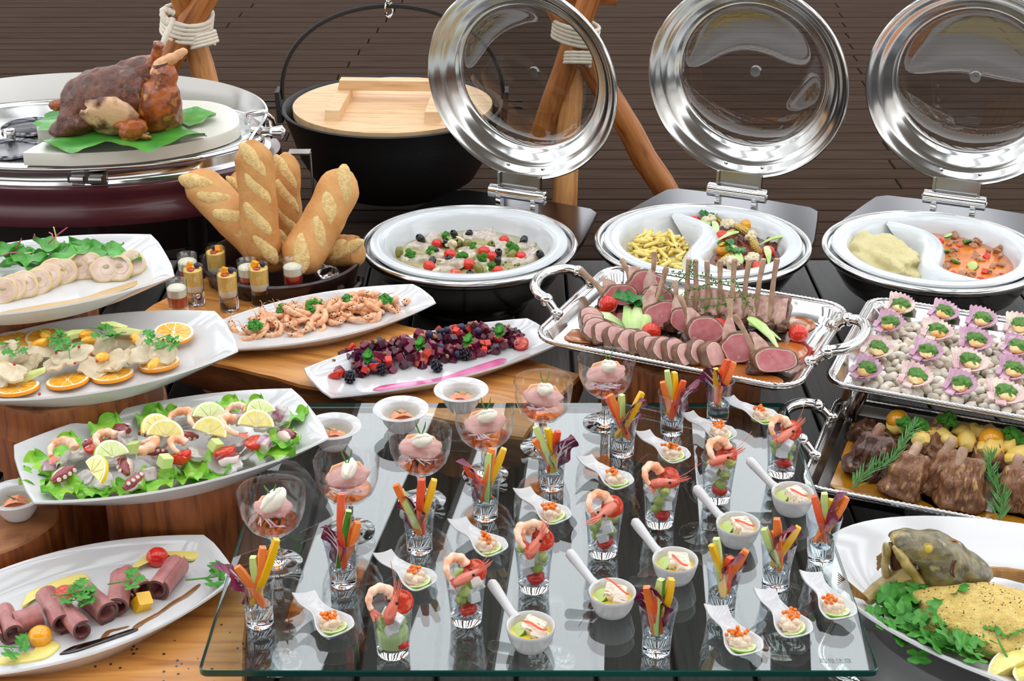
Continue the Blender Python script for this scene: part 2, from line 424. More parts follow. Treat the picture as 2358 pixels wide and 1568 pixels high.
# ================================================================== log stands, crossbar, cauldron
def log(g, a, b, r0, r1, sd, m=0):
    a, b = Vector(a), Vector(b); n = 9
    pts = [a.lerp(b, i / n) + Vector((noise.noise(Vector((i * .7, sd, 0))), noise.noise(Vector((i * .7, sd, 5))), 0)) * .006 for i in range(n + 1)]
    g.tube(pts, [r0 + (r1 - r0) * i / n + .0025 * noise.noise(Vector((i, sd, 9))) for i in range(n + 1)], 14, m)
def log_mesh(a, b, r0, r1, sd, mat):
    """log along its own z so that the grain runs with it; returns (mesh, matrix)"""
    a, b = Vector(a), Vector(b); g = G(); log(g, (0, 0, 0), (0, 0, (b - a).length), r0, r1, sd)
    return g.mesh('log', mat, 50), Matrix.Translation(a) @ align(b - a)
def rope_loops(c, ax, ra, rb, n, pitch, rad, tilt=0.0):
    X = Matrix.Translation(c) @ align(ax); g = G(); pts = []
    for i in range(n * 24 + 1):
        t = 2 * PI * i / 24; pts.append((ra * math.cos(t), rb * math.sin(t), pitch * i / 24 - n * pitch / 2 + tilt * math.cos(t)))
    g.tube(pts, [rad * (1 + .12 * math.sin(i * 2.1)) for i in range(len(pts))], 7, 0, X); return g
def stand(name, P, legs, label, lcol, rope):
    root = put(name, [], P, 0, 1, label, 'log stand')
    Pv = Vector(P)
    for i, (foot, ext, r0, r1) in enumerate(legs):
        f = Vector(foot); d = (Pv + Vector((rr(-.012, .012), .034 * (i - 1), 0)) - f).normalized()
        me, X = log_mesh(f, f + d * ((Pv - f).length + ext), r0, r1, i * 3.1 + P[0], lcol[i])
        o = link('leg', me, root); o.matrix_world = Matrix.Translation(-Pv) @ X
    for r in rope:
        o = link('rope_binding', r.mesh('rope', 'rope', 60), root); o.location = -Pv
    return root
P1 = aty(432, 48, 3.75)
ropeA = rope_loops(P1 + Vector((0, -.01, -.002)), (.22, -.1, 1), .052, .064, 5, .011, .0062, .012)
def smooth(P, k=8):
    P = [Vector(p) for p in P]; n = len(P); o = []
    for i in range(n - 1):
        p0, p1, p2, p3 = P[max(i - 1, 0)], P[i], P[i + 1], P[min(i + 2, n - 1)]
        for j in range(k): t = j / k; o.append(.5 * ((2 * p1) + (p2 - p0) * t + (2 * p0 - 5 * p1 + 4 * p2 - p3) * t * t + (3 * p1 - p0 - 3 * p2 + p3) * t ** 3))
    return o + [P[-1]]
def twist(P, r): return [r * (1 + .14 * math.sin(i * 2.2)) for i in range(len(P))]
q = smooth([aty(398, 42, 3.66), aty(386, 75, 3.64), aty(372, 105, 3.63), aty(348, 146, 3.62)]); ropeA.tube(q, twist(q, .0075), 8)
q = smooth([aty(400, 30, 3.68), aty(376, 22, 3.66), aty(378, 48, 3.65), aty(398, 58, 3.66)]); ropeA.tube(q, twist(q, .0075), 8)
d1 = (Vector((at(553, 500, 0))) - P1).normalized()
ropeB = rope_loops(aty(468, 92, 3.72), d1, .034, .034, 4, .008, .0045)
stand('log_tripod', P1, [(at(193, 480, 0), .30, .036, .030), (at(540, 400, 0), .28, .031, .026), (at(560, 500, 0), .0, .034, .030)],
      'left log tripod lashed with white rope, behind the roast chicken', ['log_orange', 'log_orange', 'pine'], [ropeA, ropeB])
P2 = aty(1325, 72, 3.74)
ropeC = rope_loops(P2 + Vector((0, -.01, 0)), (.1, -.1, 1), .050, .062, 5, .010, .0055, -.006)
d2 = (Vector(at(1296, 520, 0)) - P2).normalized()
ropeD = rope_loops(P2 + d2 * .06 + Vector((.008, -.03, 0)), d2, .033, .033, 4, .008, .0045)
stand('log_tripod', P2, [(at(1190, 475, 0), .22, .033, .028), (at(1556, 482, 0), .2, .035, .028), (at(1294, 512, 0), .0, .033, .029)],
      'right log tripod lashed with white rope, partly seen through a glass lid', ['log_orange', 'log_orange', 'pine'], [ropeC, ropeD])
a, b = aty(330, -75, 3.75), aty(1421, -10, 3.72)
me, X = log_mesh(a, b, .027, .024, 4.2, 'log_orange')
o = put('crossbar', me, label='round log crossbar laid between the two rope-lashed tripods', cat='log'); o.matrix_world = X
# hanging chain
CH = aty(895, 10, 3.75)
g = G()
def chain_link(g, c, a):
    pts = [Vector((.010 * math.cos(t), 0, .019 * math.sin(t))) for t in [2 * PI * i / 16 for i in range(17)]]
    g.tube(pts, .0032, 6, 0, Matrix.Translation(c) @ RZ(a), cap=False)
parts = []
for i in range(4):
    g = G(); chain_link(g, Vector((0, 0, i * .029)), PI / 2 * (i % 2) + .5); parts.append(('chain_link', g.mesh('chain_link', 'chrome')))
put('pot_chain', parts, CH + Vector((0, 0, -.012)), 0, 1, 'short steel chain holding the iron cauldron handle', 'chain')
# cauldron
PC = aty(905, 245, 3.75); RP = .283; zr = PC.z
g = G(); prof = [(.02, -.236), (.09, -.233), (.16, -.215), (.21, -.18), (.245, -.12), (.266, -.05), (RP, 0), (RP + .004, .004), (RP, .007), (RP - .008, .003), (.258, -.05), (.235, -.12), (.2, -.17), (.1, -.215), (.01, -.22)]
g.lathe(prof, 64, c0=True, c1=True); body = g.mesh('cauldron_body', 'iron', 60)
ears = []
for sx in (-1, 1):
    g = G(); g.loft([[(sx * (RP - .004), -.05, -.03), (sx * (RP + .004), -.03, .045), (sx * (RP + .004), .03, .045), (sx * (RP - .004), .05, -.03)],
                     [(sx * (RP + .010), -.05, -.03), (sx * (RP + .015), -.03, .045), (sx * (RP + .015), .03, .045), (sx * (RP + .010), .05, -.03)]])
    for dz in (0.004, .02): g.tube([(sx * (RP + .005), -.02, dz), (sx * (RP + .05), -.02, dz)], .003, 6)
    ears.append(('ear', g.mesh('cauldron_ear', 'iron')))
hz = CH.z - zr - .004
g = G(); pts = [(RP * -math.cos(t) * 1.0, 0, .02 + (hz - .02) * math.sin(t) ** .85) for t in [PI * i / 40 for i in range(41)]]
g.tube(pts, .0062, 8); bail = g.mesh('bail_handle', 'iron')
put('cauldron', [('pot_body', body)] + ears + [('bail_handle', bail)], PC, 0, 1, 'large black iron cauldron hanging from a chain between log tripods', 'cauldron')
g = G()
parts = []
for k, (x0, x1) in enumerate(((-.254, -.09), (-.09, .08), (.08, .254))):     # boards of the lid run left to right
    y0, y1 = x0, x1; pl = []; n = 14
    ys = [y0 + .0008 + (y1 - y0 - .0016) * i / n for i in range(n + 1)]
    rgt = [(math.sqrt(max(.256 ** 2 - y * y, 1e-6)), y) for y in ys]; out = rgt + [(-x, y) for x, y in reversed(rgt)]
    g = G(); g.loft([[(x, y, 0) for x, y in out], [(x, y, .02) for x, y in out]]); parts.append(('board', g.mesh('lid_board', 'lid_wood', 30)))
for x in (-.130, .118):
    g = G(); g.box(.038, .33, .026, T(x, -.005, .033), 0, .94); parts.append(('batten', g.mesh('lid_batten', 'lid_wood', 30)))
g = G(); g.box(.275, .034, .026, T(-.008, .04, .059), 0, .96); parts.append(('handle_bar', g.mesh('lid_bar', 'lid_wood', 30)))
put('wooden_pot_lid', parts, PC + Vector((0, 0, -.012)), math.radians(-3), 1, 'round pale wooden lid with two battens lying in the cauldron', 'pot lid')

# ================================================================== chafing dishes
def chafer(c, rot, label):
    Z = .14
    g = G(); g.lathe([(.118, 0), (.132, .002), (.134, .012), (.115, .02), (.15, .03), (.19, .06), (.212, .095), (.222, .128), (.214, .128), (.2, .09), (.16, .05), (.02, .04)], 64, c0=False)
    body = g.mesh('chafer_body', 'steel_dark', 50)
    g = G(); g.lathe([(.214, Z - .014), (.236, Z - .016), (.243, Z - .008), (.244, Z - .002), (.240, Z + .004), (.234, Z + .005), (.230, Z + .001), (.228, Z - .006), (.214, Z - .008)], 96)
    rim = g.mesh('chafer_rim', 'steel', 60)
    N = 40; inner, outer = [], []
    def outl(t):   # t 0..1 from left tangent round the back corners to the right tangent
        P = [(-.232, .06), (-.225, .12), (-.20, .25), (-.188, .305), (-.165, .325), (0, .337), (.165, .325), (.188, .305), (.20, .25), (.225, .12), (.232, .06)]
        f = t * (len(P) - 1); i = min(int(f), len(P) - 2); q = f - i
        return (P[i][0] + (P[i + 1][0] - P[i][0]) * q, P[i][1] + (P[i + 1][1] - P[i][1]) * q)
    for i in range(N + 1):
        ang = PI - .25 - (PI - .5) * i / N; inner.append((.233 * math.cos(ang), .233 * math.sin(ang))); outer.append(outl(i / N))
    g = G(); zz = Z - .003
    g.loft([[(x, y, zz) for x, y in inner], [(x, y, zz) for x, y in outer], [(x * 1.012, y * 1.012, zz - .006) for x, y in outer], [(x * 1.0, y * 1.0, zz - .012) for x, y in outer], [(x, y, zz - .010) for x, y in inner]], c0=False, c1=False, closed=False)
    plate = g.mesh('back_plate', 'steel_brushed', 50)
    hy, hzz, HL, HR = .268, .168, .142, .0165
    g = G(); g.tube([(-HL / 2 + .02, hy, hzz), (HL / 2 - .02, hy, hzz)], HR - .002, 24)
    hinge = g.mesh('hinge_barrel', 'chrome'); caps = []
    for sx in (-1, 1):
        g = G(); g.tube([(sx * (HL / 2 - .022), hy, hzz), (sx * HL / 2, hy, hzz), (sx * (HL / 2 + .002), hy, hzz)], [HR, HR, HR - .004], 24)
        g.tube([(sx * (HL / 2), hy, hzz), (sx * (HL / 2 + .004), hy, hzz)], .005, 12)
        caps.append(('end_cap', g.mesh('hinge_cap', 'chrome')))
        g = G(); g.box(.012, .02, .03, T(sx * .045, hy - .004, hzz - .02)); caps.append(('hinge_foot', g.mesh('hinge_foot', 'chrome')))
        g = G(); g.box(.006, .014, .05, T(sx * .052, hy + .012, hzz + .02)); caps.append(('lid_arm', g.mesh('lid_arm', 'steel_dark')))
    # lid: built facing +z, then stood up to face the front
    LX = T(0, hy + .012, hzz + .028 + .236) @ RX(math.radians(96))
    g = G(); g.lathe([(.174, -.050), (.180, -.048), (.183, -.040), (.187, -.038), (.198, -.026), (.210, -.018), (.216, -.016), (.222, -.006), (.230, -.003), (.236, .002), (.239, -.001), (.239, -.006), (.234, -.010), (.222, -.014), (.206, -.030), (.19, -.05), (.174, -.056)], 96, 0, LX)
    lid = g.mesh('lid_ring', 'steel', 60)
    g = G(); prof = [(.176 * math.sin(a), -.052 - .034 * (math.cos(a) - 0) ** 1.0 + .002) for a in [PI / 2 * i / 14 for i in range(15)]]
    g.lathe([(max(r, .0005), z) for r, z in prof], 72, 0, LX); gl = g.mesh('lid_window', 'lid_glass', 80)
    g = G(); g.tube([(0, 0, -.086), (0, 0, -.078)], [.0135, .0125], 24, 0, LX); g.tube([(0, 0, -.079), (0, 0, -.0765)], .004, 10, 0, LX); kn = g.mesh('knob_plate', 'steel_dark')
    sc = []
    for sx in (-.045, .045):
        g = G(); g.blob((.005, .005, .003), 2, 0, 1, LX @ T(sx, -.212, -.012)); sc.append(('screw', g.mesh('screw', 'chrome')))
    g = G(); g.box(.10, .003, .04, T(0, hy + .014, hzz + .026)); br = g.mesh('bracket', 'steel_dark')
    return put('chafing_dish', [('body', body), ('rim', rim), ('back_plate', plate), ('hinge_barrel', hinge)] + caps + [('lid', lid, [('lid_window', gl), ('knob_plate', kn)] + sc + [('lid_bracket', br)])], c, rot, 1, label, 'chafing dish')
def insert(c, rot, label, divided):
    Z = .14; g = G()
    g.lathe([(.15, Z - .072), (.19, Z - .03), (.215, Z - .004), (.222, Z + .003), (.220, Z + .007), (.205, Z + .0075), (.192, Z + .006), (.186, Z + .001), (.180, Z - .014), (.172, Z - .035), (.155, Z - .055), (.12, Z - .064), (.002, Z - .066)], 80)
    parts = [('bowl', g.mesh('porcelain_bowl', 'porcelain_blue', 60))]
    if divided:
        def fn(u, v):      # s-shaped ridge across the bowl, v across the ridge
            y = .186 * (2 * u - 1); x = .045 * math.sin(PI * (2 * u - 1)) ; dx = .045 * PI / .196 * math.cos(PI * (2 * u - 1))
            nrm = Vector((1, -dx)).normalized(); w = (v - .5) * .084 * (.3 + .7 * math.sin(PI * min(max(u, .001), .999)) ** .6)
            h = .005 - .004 * abs(2 * u - 1) ** 4 - .012 * math.sin(PI * u) ** .6 * .6 - (.058 * min(1, math.sin(PI * u) * 1.9)) * abs(2 * v - 1) ** 3.0 - .004 * (2 * v - 1) ** 2
            return Vector((x + nrm.x * w, y + nrm.y * w, Z + h))
        g = G(); g.grid(fn, 36, 19); parts.append(('divider', g.mesh('bowl_divider', 'porcelain_blue', 80)))
    return put('chafing_insert', parts, c, rot, 1, label, 'serving bowl')
CHA = math.radians(-24)
CF = [Vector((-.104, 3.13, 0)), Vector((.42, 3.14, 0)), Vector((.925, 3.09, 0))]
for c, w in zip(CF, ('left', 'middle', 'right')):
    chafer(c, CHA, '%s round steel chafing dish with its glass-windowed lid standing open' % w)
insert(CF[0], CHA, 'undivided white porcelain bowl of fish and olives in the left chafing dish', False)
insert(CF[1], math.radians(14), 'divided white porcelain bowl holding penne and stew in the middle chafing dish', True)
insert(CF[2], math.radians(18), 'divided white porcelain bowl holding couscous and curry in the right chafing dish', True)

# ================================================================== roast station
SO = Vector((-1.014, 3.35, 0)); RXO, RYO = .43, .262
EL = S(RXO, RYO, 1)
def oval(prof, n=96, X=EL, **k): g = G(); g.lathe(prof, n, 0, X, **k); return g
st = []
st.append(('wood_base', oval([(.8, .20), (1.0, .19), (1.08, .20), (1.10, .225), (1.07, .24), (1.06, .262), (1.085, .275), (1.08, .288), (1.0, .292)]).mesh('wood_base', 'lacquer', 50)))
st.append(('apron', oval([(.78, .10), (.98, .12), (1.0, .20)]).mesh('apron', 'lacquer_dark', 50)))
for sx, sy in ((-.62, -.62), (.66, -.62), (-.62, .62), (.66, .62), (.2, -.86)):
    g = G(); x, y = sx * RXO, sy * RYO
    g.lathe([(.02, 0), (.026, .01), (.016, .03), (.02, .09), (.034, .13), (.036, .2)], 16, 0, T(x, y, 0), c0=True, c1=True); st.append(('leg', g.mesh('stand_leg', 'lacquer_dark')))
st.append(('pan_ring', oval([(1.0, .285), (1.025, .287), (1.03, .292), (1.015, .296), (1.0, .30), (1.0, .318), (1.015, .322), (1.02, .327), (1.01, .332), (.985, .335), (.965, .337), (.95, .335), (.93, .331), (.90, .332), (.86, .329), (.002, .328)]).mesh('pan_ring', 'steel', 50)))
N = 48; r0, r1, r2 = [], [], []
for i in range(N + 1):
    t = math.radians(-18) + math.radians(216) * i / N; h = .062 * max(0, math.sin(PI * i / N)) ** .5
    r0.append((RXO * .985 * math.cos(t), RYO * .985 * math.sin(t), .334)); r1.append((RXO * (1.0 + h * .4) * math.cos(t), RYO * (1.0 + h * .4) * math.sin(t), .337 + h)); r2.append((RXO * (1.012 + h * .4) * math.cos(t), RYO * (1.012 + h * .4) * math.sin(t), .335 + h))
g = G(); g.loft([r0, r1, r2, [(p[0] * 1.02, p[1] * 1.02, .334) for p in r0]], c0=False, c1=False, closed=False); st.append(('rolled_lid', g.mesh('rolled_lid', 'steel', 50)))
for (px, py, rad) in ((72, 292, .062), (20, 343, .066)):
    p = at(px, py, .333) - SO; g = G()
    g.lathe([(rad + .004, .330), (rad + .006, .335), (rad + .002, .338), (rad - .002, .335), (rad - .004, .331), (rad - .008, .3305), (.002, .330)], 40, 0, T(p.x, p.y, 0)); st.append(('sauce_well', g.mesh('sauce_well', 'steel_brushed', 50)))
p = at(24, 318, .333) - SO; g = G(); g.lathe([(.013, .332), (.014, .35), (.012, .354), (.001, .355)], 20, 0, T(p.x, p.y, 0)); st.append(('small_knob', g.mesh('small_knob', 'steel')))
def rel(px, py, z): return at(px, py, z) - SO
hp = rel(200, 413, .305); g = G(); g.box(.085, .006, .022, T(hp.x, hp.y + .004, .306)); sub = []
for dx in (-.02, .02): q = G(); q.tube([(hp.x + dx - .014, hp.y - .004, .306), (hp.x + dx + .014, hp.y - .004, .306)], .007, 14); sub.append(('hinge_pin', q.mesh('hinge_pin', 'chrome')))
st.append(('front_hinge', g.mesh('hinge_plate', 'steel_dark'), sub))
hp = rel(590, 305, .335); g = G(); g.tube([hp + Vector((-.01, .01, 0)), hp + Vector((.032, -.0, 0)), hp + Vector((.034, 0, 0)), hp + Vector((.038, 0, 0)), hp + Vector((.05, 0, 0)), hp + Vector((.06, 0, 0)), hp + Vector((.068, 0, 0))], [.012, .012, .016, .013, .015, .017, .006], 18); st.append(('side_knob', g.mesh('side_knob', 'chrome')))
hp = rel(570, 285, .34); g = G(); g.tube([hp, hp + Vector((.0, .0, .02)), hp + Vector((.035, .02, .022)), hp + Vector((.05, .04, .0)), hp + Vector((.05, .05, -.02))], .008, 10); st.append(('side_handle', g.mesh('side_handle', 'chrome')))
hp = rel(690, 355, .28); g = G(); g.box(.05, .035, .004, T(hp.x, hp.y, .285)); g.tube([(hp.x + .025, hp.y, .285), (hp.x + .026, hp.y, .2), (hp.x + .022, hp.y, .17)], .003, 8); g.blob(.006, 1, 0, 1, T(hp.x + .022, hp.y, .165)); st.append(('bracket', g.mesh('side_bracket', 'steel_dark')))
hp = rel(293, 178, .37); g = G(); g.tube([(hp.x + .008 * math.sin(t), hp.y, .39 + .014 * -math.cos(t)) for t in [2 * PI * i / 14 for i in range(15)]], .004, 8); g.blob((.016, .012, .008), 1, 0, 1, T(hp.x, hp.y, .372)); st.append(('lid_loop', g.mesh('lid_loop', 'steel')))
put('carving_station', st, SO, 0, 1, 'oval roll-top steel carving station on a dark plum wooden stand at upper left', 'carving station')
# carving board
out = [(52, 352), (80, 336), (118, 318), (148, 306), (128, 299), (86, 301), (84, 292), (120, 284), (150, 272), (140, 262), (112, 255), (110, 246), (180, 238), (300, 230), (450, 231), (505, 238), (540, 253), (552, 275), (545, 292), (510, 308), (440, 326), (360, 340), (270, 349), (160, 354)]
pts = [at(q.x, q.y, .366) - SO for q in [Vector(p) for p in out[:12]] + smooth(out[12:] , 5)]
g = G(); g.loft([[(p.x, p.y, .338) for p in pts], [(p.x, p.y, .363) for p in pts], [(p.x * .996, p.y * .996, .366) for p in pts]])
put('carving_board', g.mesh('carving_board', 'board_white', 35), SO, 0, 1, 'thick white plastic carving board with notched end under the roast chicken', 'cutting board')
def big_leaf(name, px, py, z, yaw, L, Wd, sd, label, wave=.012):
    def fn(u, v):
        w = Wd * (math.sin(PI * min(u * .92 + .05, 1)) ** .6); e = 1 + .08 * math.sin(u * 40) * abs(2 * v - 1) ** 4
        y = (v - .5) * w * e; x = (u - .5) * L
        zz = .006 + wave * abs(2 * v - 1) ** 2 * (math.sin(u * 13 + sd + 2 * v) * .9) - .006 * (1 - abs(2 * v - 1)) + .004 * noise.noise(Vector((x * 30, y * 30, sd)))
        return Vector((x, y, zz + .006))
    g = G(); g.grid(fn, 30, 15); me = g.mesh('big_leaf', 'leaf_big', 80)
    return put(name, me, at(px, py, z), yaw, 1, label, 'leaf')
big_leaf('big_leaf', 160, 288, .369, math.radians(100), .15, .15, .3, 'broad green leaf poking out left of the roast chicken', .006)
big_leaf('big_leaf', 395, 282, .369, math.radians(18), .20, .13, 1.3, 'dark green leaf fanned out right of the roast chicken', .007)
big_leaf('big_leaf', 288, 327, .371, math.radians(6), .35, .15, 2.2, 'long ruffled light green leaf draped along the front of the roast chicken', .014)
# roast chicken
CKP = at(288, 296, .374)
g = G()
g.blob((.112, .082, .066), 3, .10, 2.2, T(-.022, 0, .068) @ RY(math.radians(-9)), 0, 1.0)
g.blob((.075, .05, .05), 2, .1, 2, T(.02, .03, .095) @ RY(math.radians(-20)))
g.blob((.05, .06, .035), 2, .15, 2.5, T(-.085, -.03, .03)); g.blob((.04, .03, .02), 2, .2, 3, T(-.11, -.05, .012))
g.blob((.06, .05, .04), 2, .1, 2, T(.05, 0, .05))
body = fuse(g, 'chicken_body', 'roast_rub', .0045, 3, (.004, 60))
g = G(); g.blob((.062, .022, .045), 3, .2, 3, T(-.012, -.068, .048) @ RX(.25) @ RY(.1), 0, 4); side = g.mesh('breast_skin', 'roast_skin')
g = G(); g.blob((.048, .042, .062), 3, .08, 2, T(.085, -.035, .062) @ RY(.35)); g.blob((.03, .03, .045), 2, .1, 2, T(.10, -.03, .11) @ RY(.3)); g.blob((.045, .035, .04), 2, .1, 2, T(.09, -.02, .035))
thigh = fuse(g, 'chicken_thigh', 'roast_gold', .004, 3, (.003, 50))
g = G(); g.blob((.062, .03, .026), 3, .08, 2, T(.045, .045, .122) @ RY(-.1)); th2 = g.mesh('chicken_thigh', 'roast_gold')
g = G(); g.tube([(.085, -.02, .12), (.098, -.02, .145), (.108, -.02, .152), (.128, -.02, .162), (.148, -.018, .174), (.152, -.018, .178)], [.018, .017, .014, .011, .009, .004], 10); leg1 = fuse(g, 'drumstick', 'duck_skin', .003, 2, (.002, 120))
g = G(); g.tube([(.06, .02, .12), (.078, .015, .15), (.085, .012, .172), (.09, .01, .184)], [.02, .014, .011, .013], 10); leg2 = fuse(g, 'drumstick', 'roast_gold', .003, 2, (.002, 120))
g = G(); g.blob((.033, .018, .022), 3, .15, 3, T(.04, -.088, .024) @ RY(-.5)); g.tube([(.02, -.085, .03), (.0, -.075, .035)], [.014, .01], 8); g.tube([(.06, -.09, .014), (.078, -.092, .006)], [.008, .004], 8)
wing = fuse(g, 'chicken_wing', 'roast_gold', .003, 2, (.002, 100))
g = G(); g.blob((.02, .013, .013), 2, .1, 2, T(-.135, -.01, .055)); nub = g.mesh('wing_nub', 'roast_gold')
g = G()
for a in range(3): g.tube([(.098 + .019 * math.cos(t), -.02 + .018 * math.sin(t), .142 + a * .003 + .004 * math.cos(t)) for t in [2 * PI * i / 16 for i in range(17)]], .0012, 5)
st_ = g.mesh('kitchen_string', 'lacquer_dark')
put('roast_chicken', [('body', body), ('breast_skin', side), ('thigh', thigh), ('thigh', th2), ('drumstick', leg1), ('drumstick', leg2), ('wing', wing), ('wing_tip', nub), ('string', st_)], CKP, 0, 1.04,
    'whole roast chicken with spice-rubbed breast and tied legs on green leaves', 'roast chicken')

# ================================================================== wooden tiers
def stump(name, c, r, z0, z1, label, cat='log', crack=None, sd=0.0):
    n = 40; rings = []
    def rad(t, z): return r * (1 + .05 * noise.noise(Vector((math.cos(t) * 1.5, math.sin(t) * 1.5, sd + z * 2))) + .02 * math.sin(5 * t + sd))
    def pt(t, z, k=1.0):
        q = rad(t, z) * k
        if crack is not None:
            d = (t - crack + PI) % (2 * PI) - PI; q *= 1 - .22 * math.exp(-(d / .045) ** 2)
        return (q * math.cos(t), q * math.sin(t), z)
    ts = [2 * PI * i / n for i in range(n)]
    if crack is not None: ts = sorted(ts + [crack + d for d in (-.09, -.045, -.02, 0, .02, .045, .09)])
    H = z1 - z0; g = G()
    for k, z in ((1.03, 0), (1.0, .02), (.99, H * .5), (1.0, H - .01), (.985, H - .003)): rings.append([pt(t, z, k) for t in ts])
    g.loft(rings, 0, None, True, False); side = g.mesh('bark', 'stump_side', 55)
    g = G(); g.loft([rings[-1], [pt(t, H, .96) for t in ts]], 0, None, False, True); top = g.mesh('sawn_top', 'stump_top', 55)
    return put(name, [('bark', side), ('sawn_top', top)], (c[0], c[1], z0), 0, 1, label, cat)
stump('log_stump', (-.53, 2.05), .12, 0, .208, 'dark split log stump holding up the octopus salad platter', crack=-PI / 2 - .22, sd=1)
stump('log_stump', (-.80, 1.94), .105, 0, .16, 'log stump at the left edge under a small salmon bowl', sd=2)
stump('log_stump', (-.725, 2.225), .142, 0, .212, 'lower thick stump of the stack below the orange chicken platter', sd=3)
stump('log_stump', (-.745, 2.205), .128, .212, .268, 'upper log slice of the stack right under the orange chicken platter', sd=4)
stump('log_stump', (-.87, 2.46), .118, 0, .328, 'tall log stump under the sliced chicken roll platter', sd=5)
stump('log_stump', (.315, 2.53), .155, 0, .186, 'dark log stump under the silver tray of lamb racks', sd=6)
def slab(name, out, z0, z1, label, sd):
    n = len(out); P = []
    for i in range(n):
        a, b = Vector(out[i]), Vector(out[(i + 1) % n]); k = max(2, int((b - a).length / .03))
        d = (b - a); nn = Vector((d.y, -d.x)).normalized()
        for j in range(k): q = a.lerp(b, j / k); P.append(q + nn * .008 * noise.noise(Vector((q.x * 14, q.y * 14, sd))))
    c = sum(P, Vector((0, 0))) / len(P)
    def ring(k, z, w=0): return [((p.x - c.x) * k + (w * noise.noise(Vector((p.x * 25, p.y * 25, z * 60)))), (p.y - c.y) * k + (w * noise.noise(Vector((p.y * 25, p.x * 25, z * 60)))), z) for p in P]
    g = G(); g.loft([ring(.97, z0), ring(.99, z0 + .01, .008), ring(1.004, (z0 + z1) / 2, .008), ring(1.0, z1 - .006, .002)], 0, None, True, False); e = g.mesh('live_edge', 'bark_edge', 55)
    g = G(); g.loft([ring(1.0, z1 - .006, .002), ring(.994, z1)], 0, None, False, True); t = g.mesh('planed_top', 'slab_wood', 40)
    root = put(name, [], (c.x, c.y, 0), 0, 1, label, 'wood slab')
    ang = math.atan2(out[2][1] - out[-1][1], out[2][0] - out[-1][0]) if sd < 5 else 0
    for nm, me in (('live_edge', e), ('planed_top', t)):     # turn the mesh so the grain follows the long side
        me.transform(RZ(-ang)); o = link(nm, me, root); o.rotation_euler = (0, 0, ang)
    if sd > 5:
        g = G(); q = random.Random(5)
        for k in range(70):
            x, y = -.36 - abs(q.gauss(0, .13)) - .01, q.uniform(1.44, 1.74)
            g.tube([(x - c.x, y - c.y, z1 - .001), (x - c.x, y - c.y, z1 + .0004)], q.uniform(.0010, .0024), 8, X=None)
        h = link('worm_holes', g.mesh('worm_holes', 'lacquer_dark'), root); h['kind'] = 'stuff'
    return root
slab('wood_slab', [(-.80, 2.655), (.012, 2.248), (.123, 2.49), (-.30, 2.76), (-.658, 2.968), (-.743, 2.81)], .065, .13, 'long live-edge wooden slab under the shrimp and beetroot platters', 1.0)
slab('wood_slab', [(-1.15, 1.42), (-.36, 1.42), (-.362, 1.60), (-.40, 1.87), (-1.15, 1.87)], .03, .118, 'thick worm-holed plank under the roast beef platter at lower left', 7.0)
for x, y, w in ((-.55, 2.72, 'left'), (-.08, 2.42, 'right')):
    stump('slab_foot', (x, y), .085, 0, .066, 'short round log foot under the %s end of the long live-edge slab' % w, sd=x)
# ================================================================== platters, trays, glass sheet
def boat_plate(c, z, ang, L, We, Wm, label, depth=.030, ek=1.0):
    """c: centre, z: rim height; sides bow out, ends flare up"""
    def outline(i, zz, ends=1.0):
        l, e, m = L / 2 - i * ends, We / 2 - i, Wm / 2 - i; o = []; n = 18; k = 5
        for a in range(n + 1): x = -l * .985 + 2 * l * .985 * a / n; o.append((x, -(e + (m - e) * (1 - (x / l) ** 2)), zz))
        for a in range(1, k): y = -e * .97 + 2 * e * .97 * a / k; o.append((l * (1 + .012 * (1 - (y / e) ** 2)), y, zz))
        for a in range(n + 1): x = l * .985 - 2 * l * .985 * a / n; o.append((x, e + (m - e) * (1 - (x / l) ** 2), zz))
        for a in range(1, k): y = e * .97 - 2 * e * .97 * a / k; o.append((-l * (1 + .012 * (1 - (y / e) ** 2)), y, zz))
        return o
    g = G()
    g.loft([outline(.030, -depth, 2.4), outline(.027, -depth - .003, 2.4), outline(.023, -depth, 2.4), outline(.004, -.006), outline(0.0, -.001), outline(.001, .0015), outline(.004, .001), outline(.010, -.006, 1 + .8 * ek), outline(.021, -depth + .009, 1 + 1.6 * ek), outline(.026, -depth + .006, 1 + 1.7 * ek)], 0)
    return put('serving_platter', g.mesh('boat_platter', 'porcelain', 50), (c[0], c[1], z), math.radians(ang), 1, label, 'platter')
boat_plate((-.845, 2.424), .36, 23.1, .46, .21, .335, 'white boat-shaped platter of sliced chicken roll, on the tallest stump')
boat_plate((-.699, 2.228), .30, 22.7, .456, .17, .30, 'white boat-shaped platter of chicken and orange slices')
boat_plate((-.532, 2.034), .24, 25.5, .454, .185, .288, 'white boat-shaped platter of octopus and prawn salad on the split stump')
boat_plate((-.625, 1.737), .15, 31, .455, .128, .27, 'white boat-shaped platter of rolled roast beef on the worm-holed plank', .030, .1)
boat_plate((-.385, 2.699), .155, 29.1, .462, .106, .215, 'white boat-shaped platter of small shrimp on the wooden slab', .023)
boat_plate((-.151, 2.516), .155, 28.5, .475, .13, .207, 'white boat-shaped platter of beetroot salad on the wooden slab', .023)

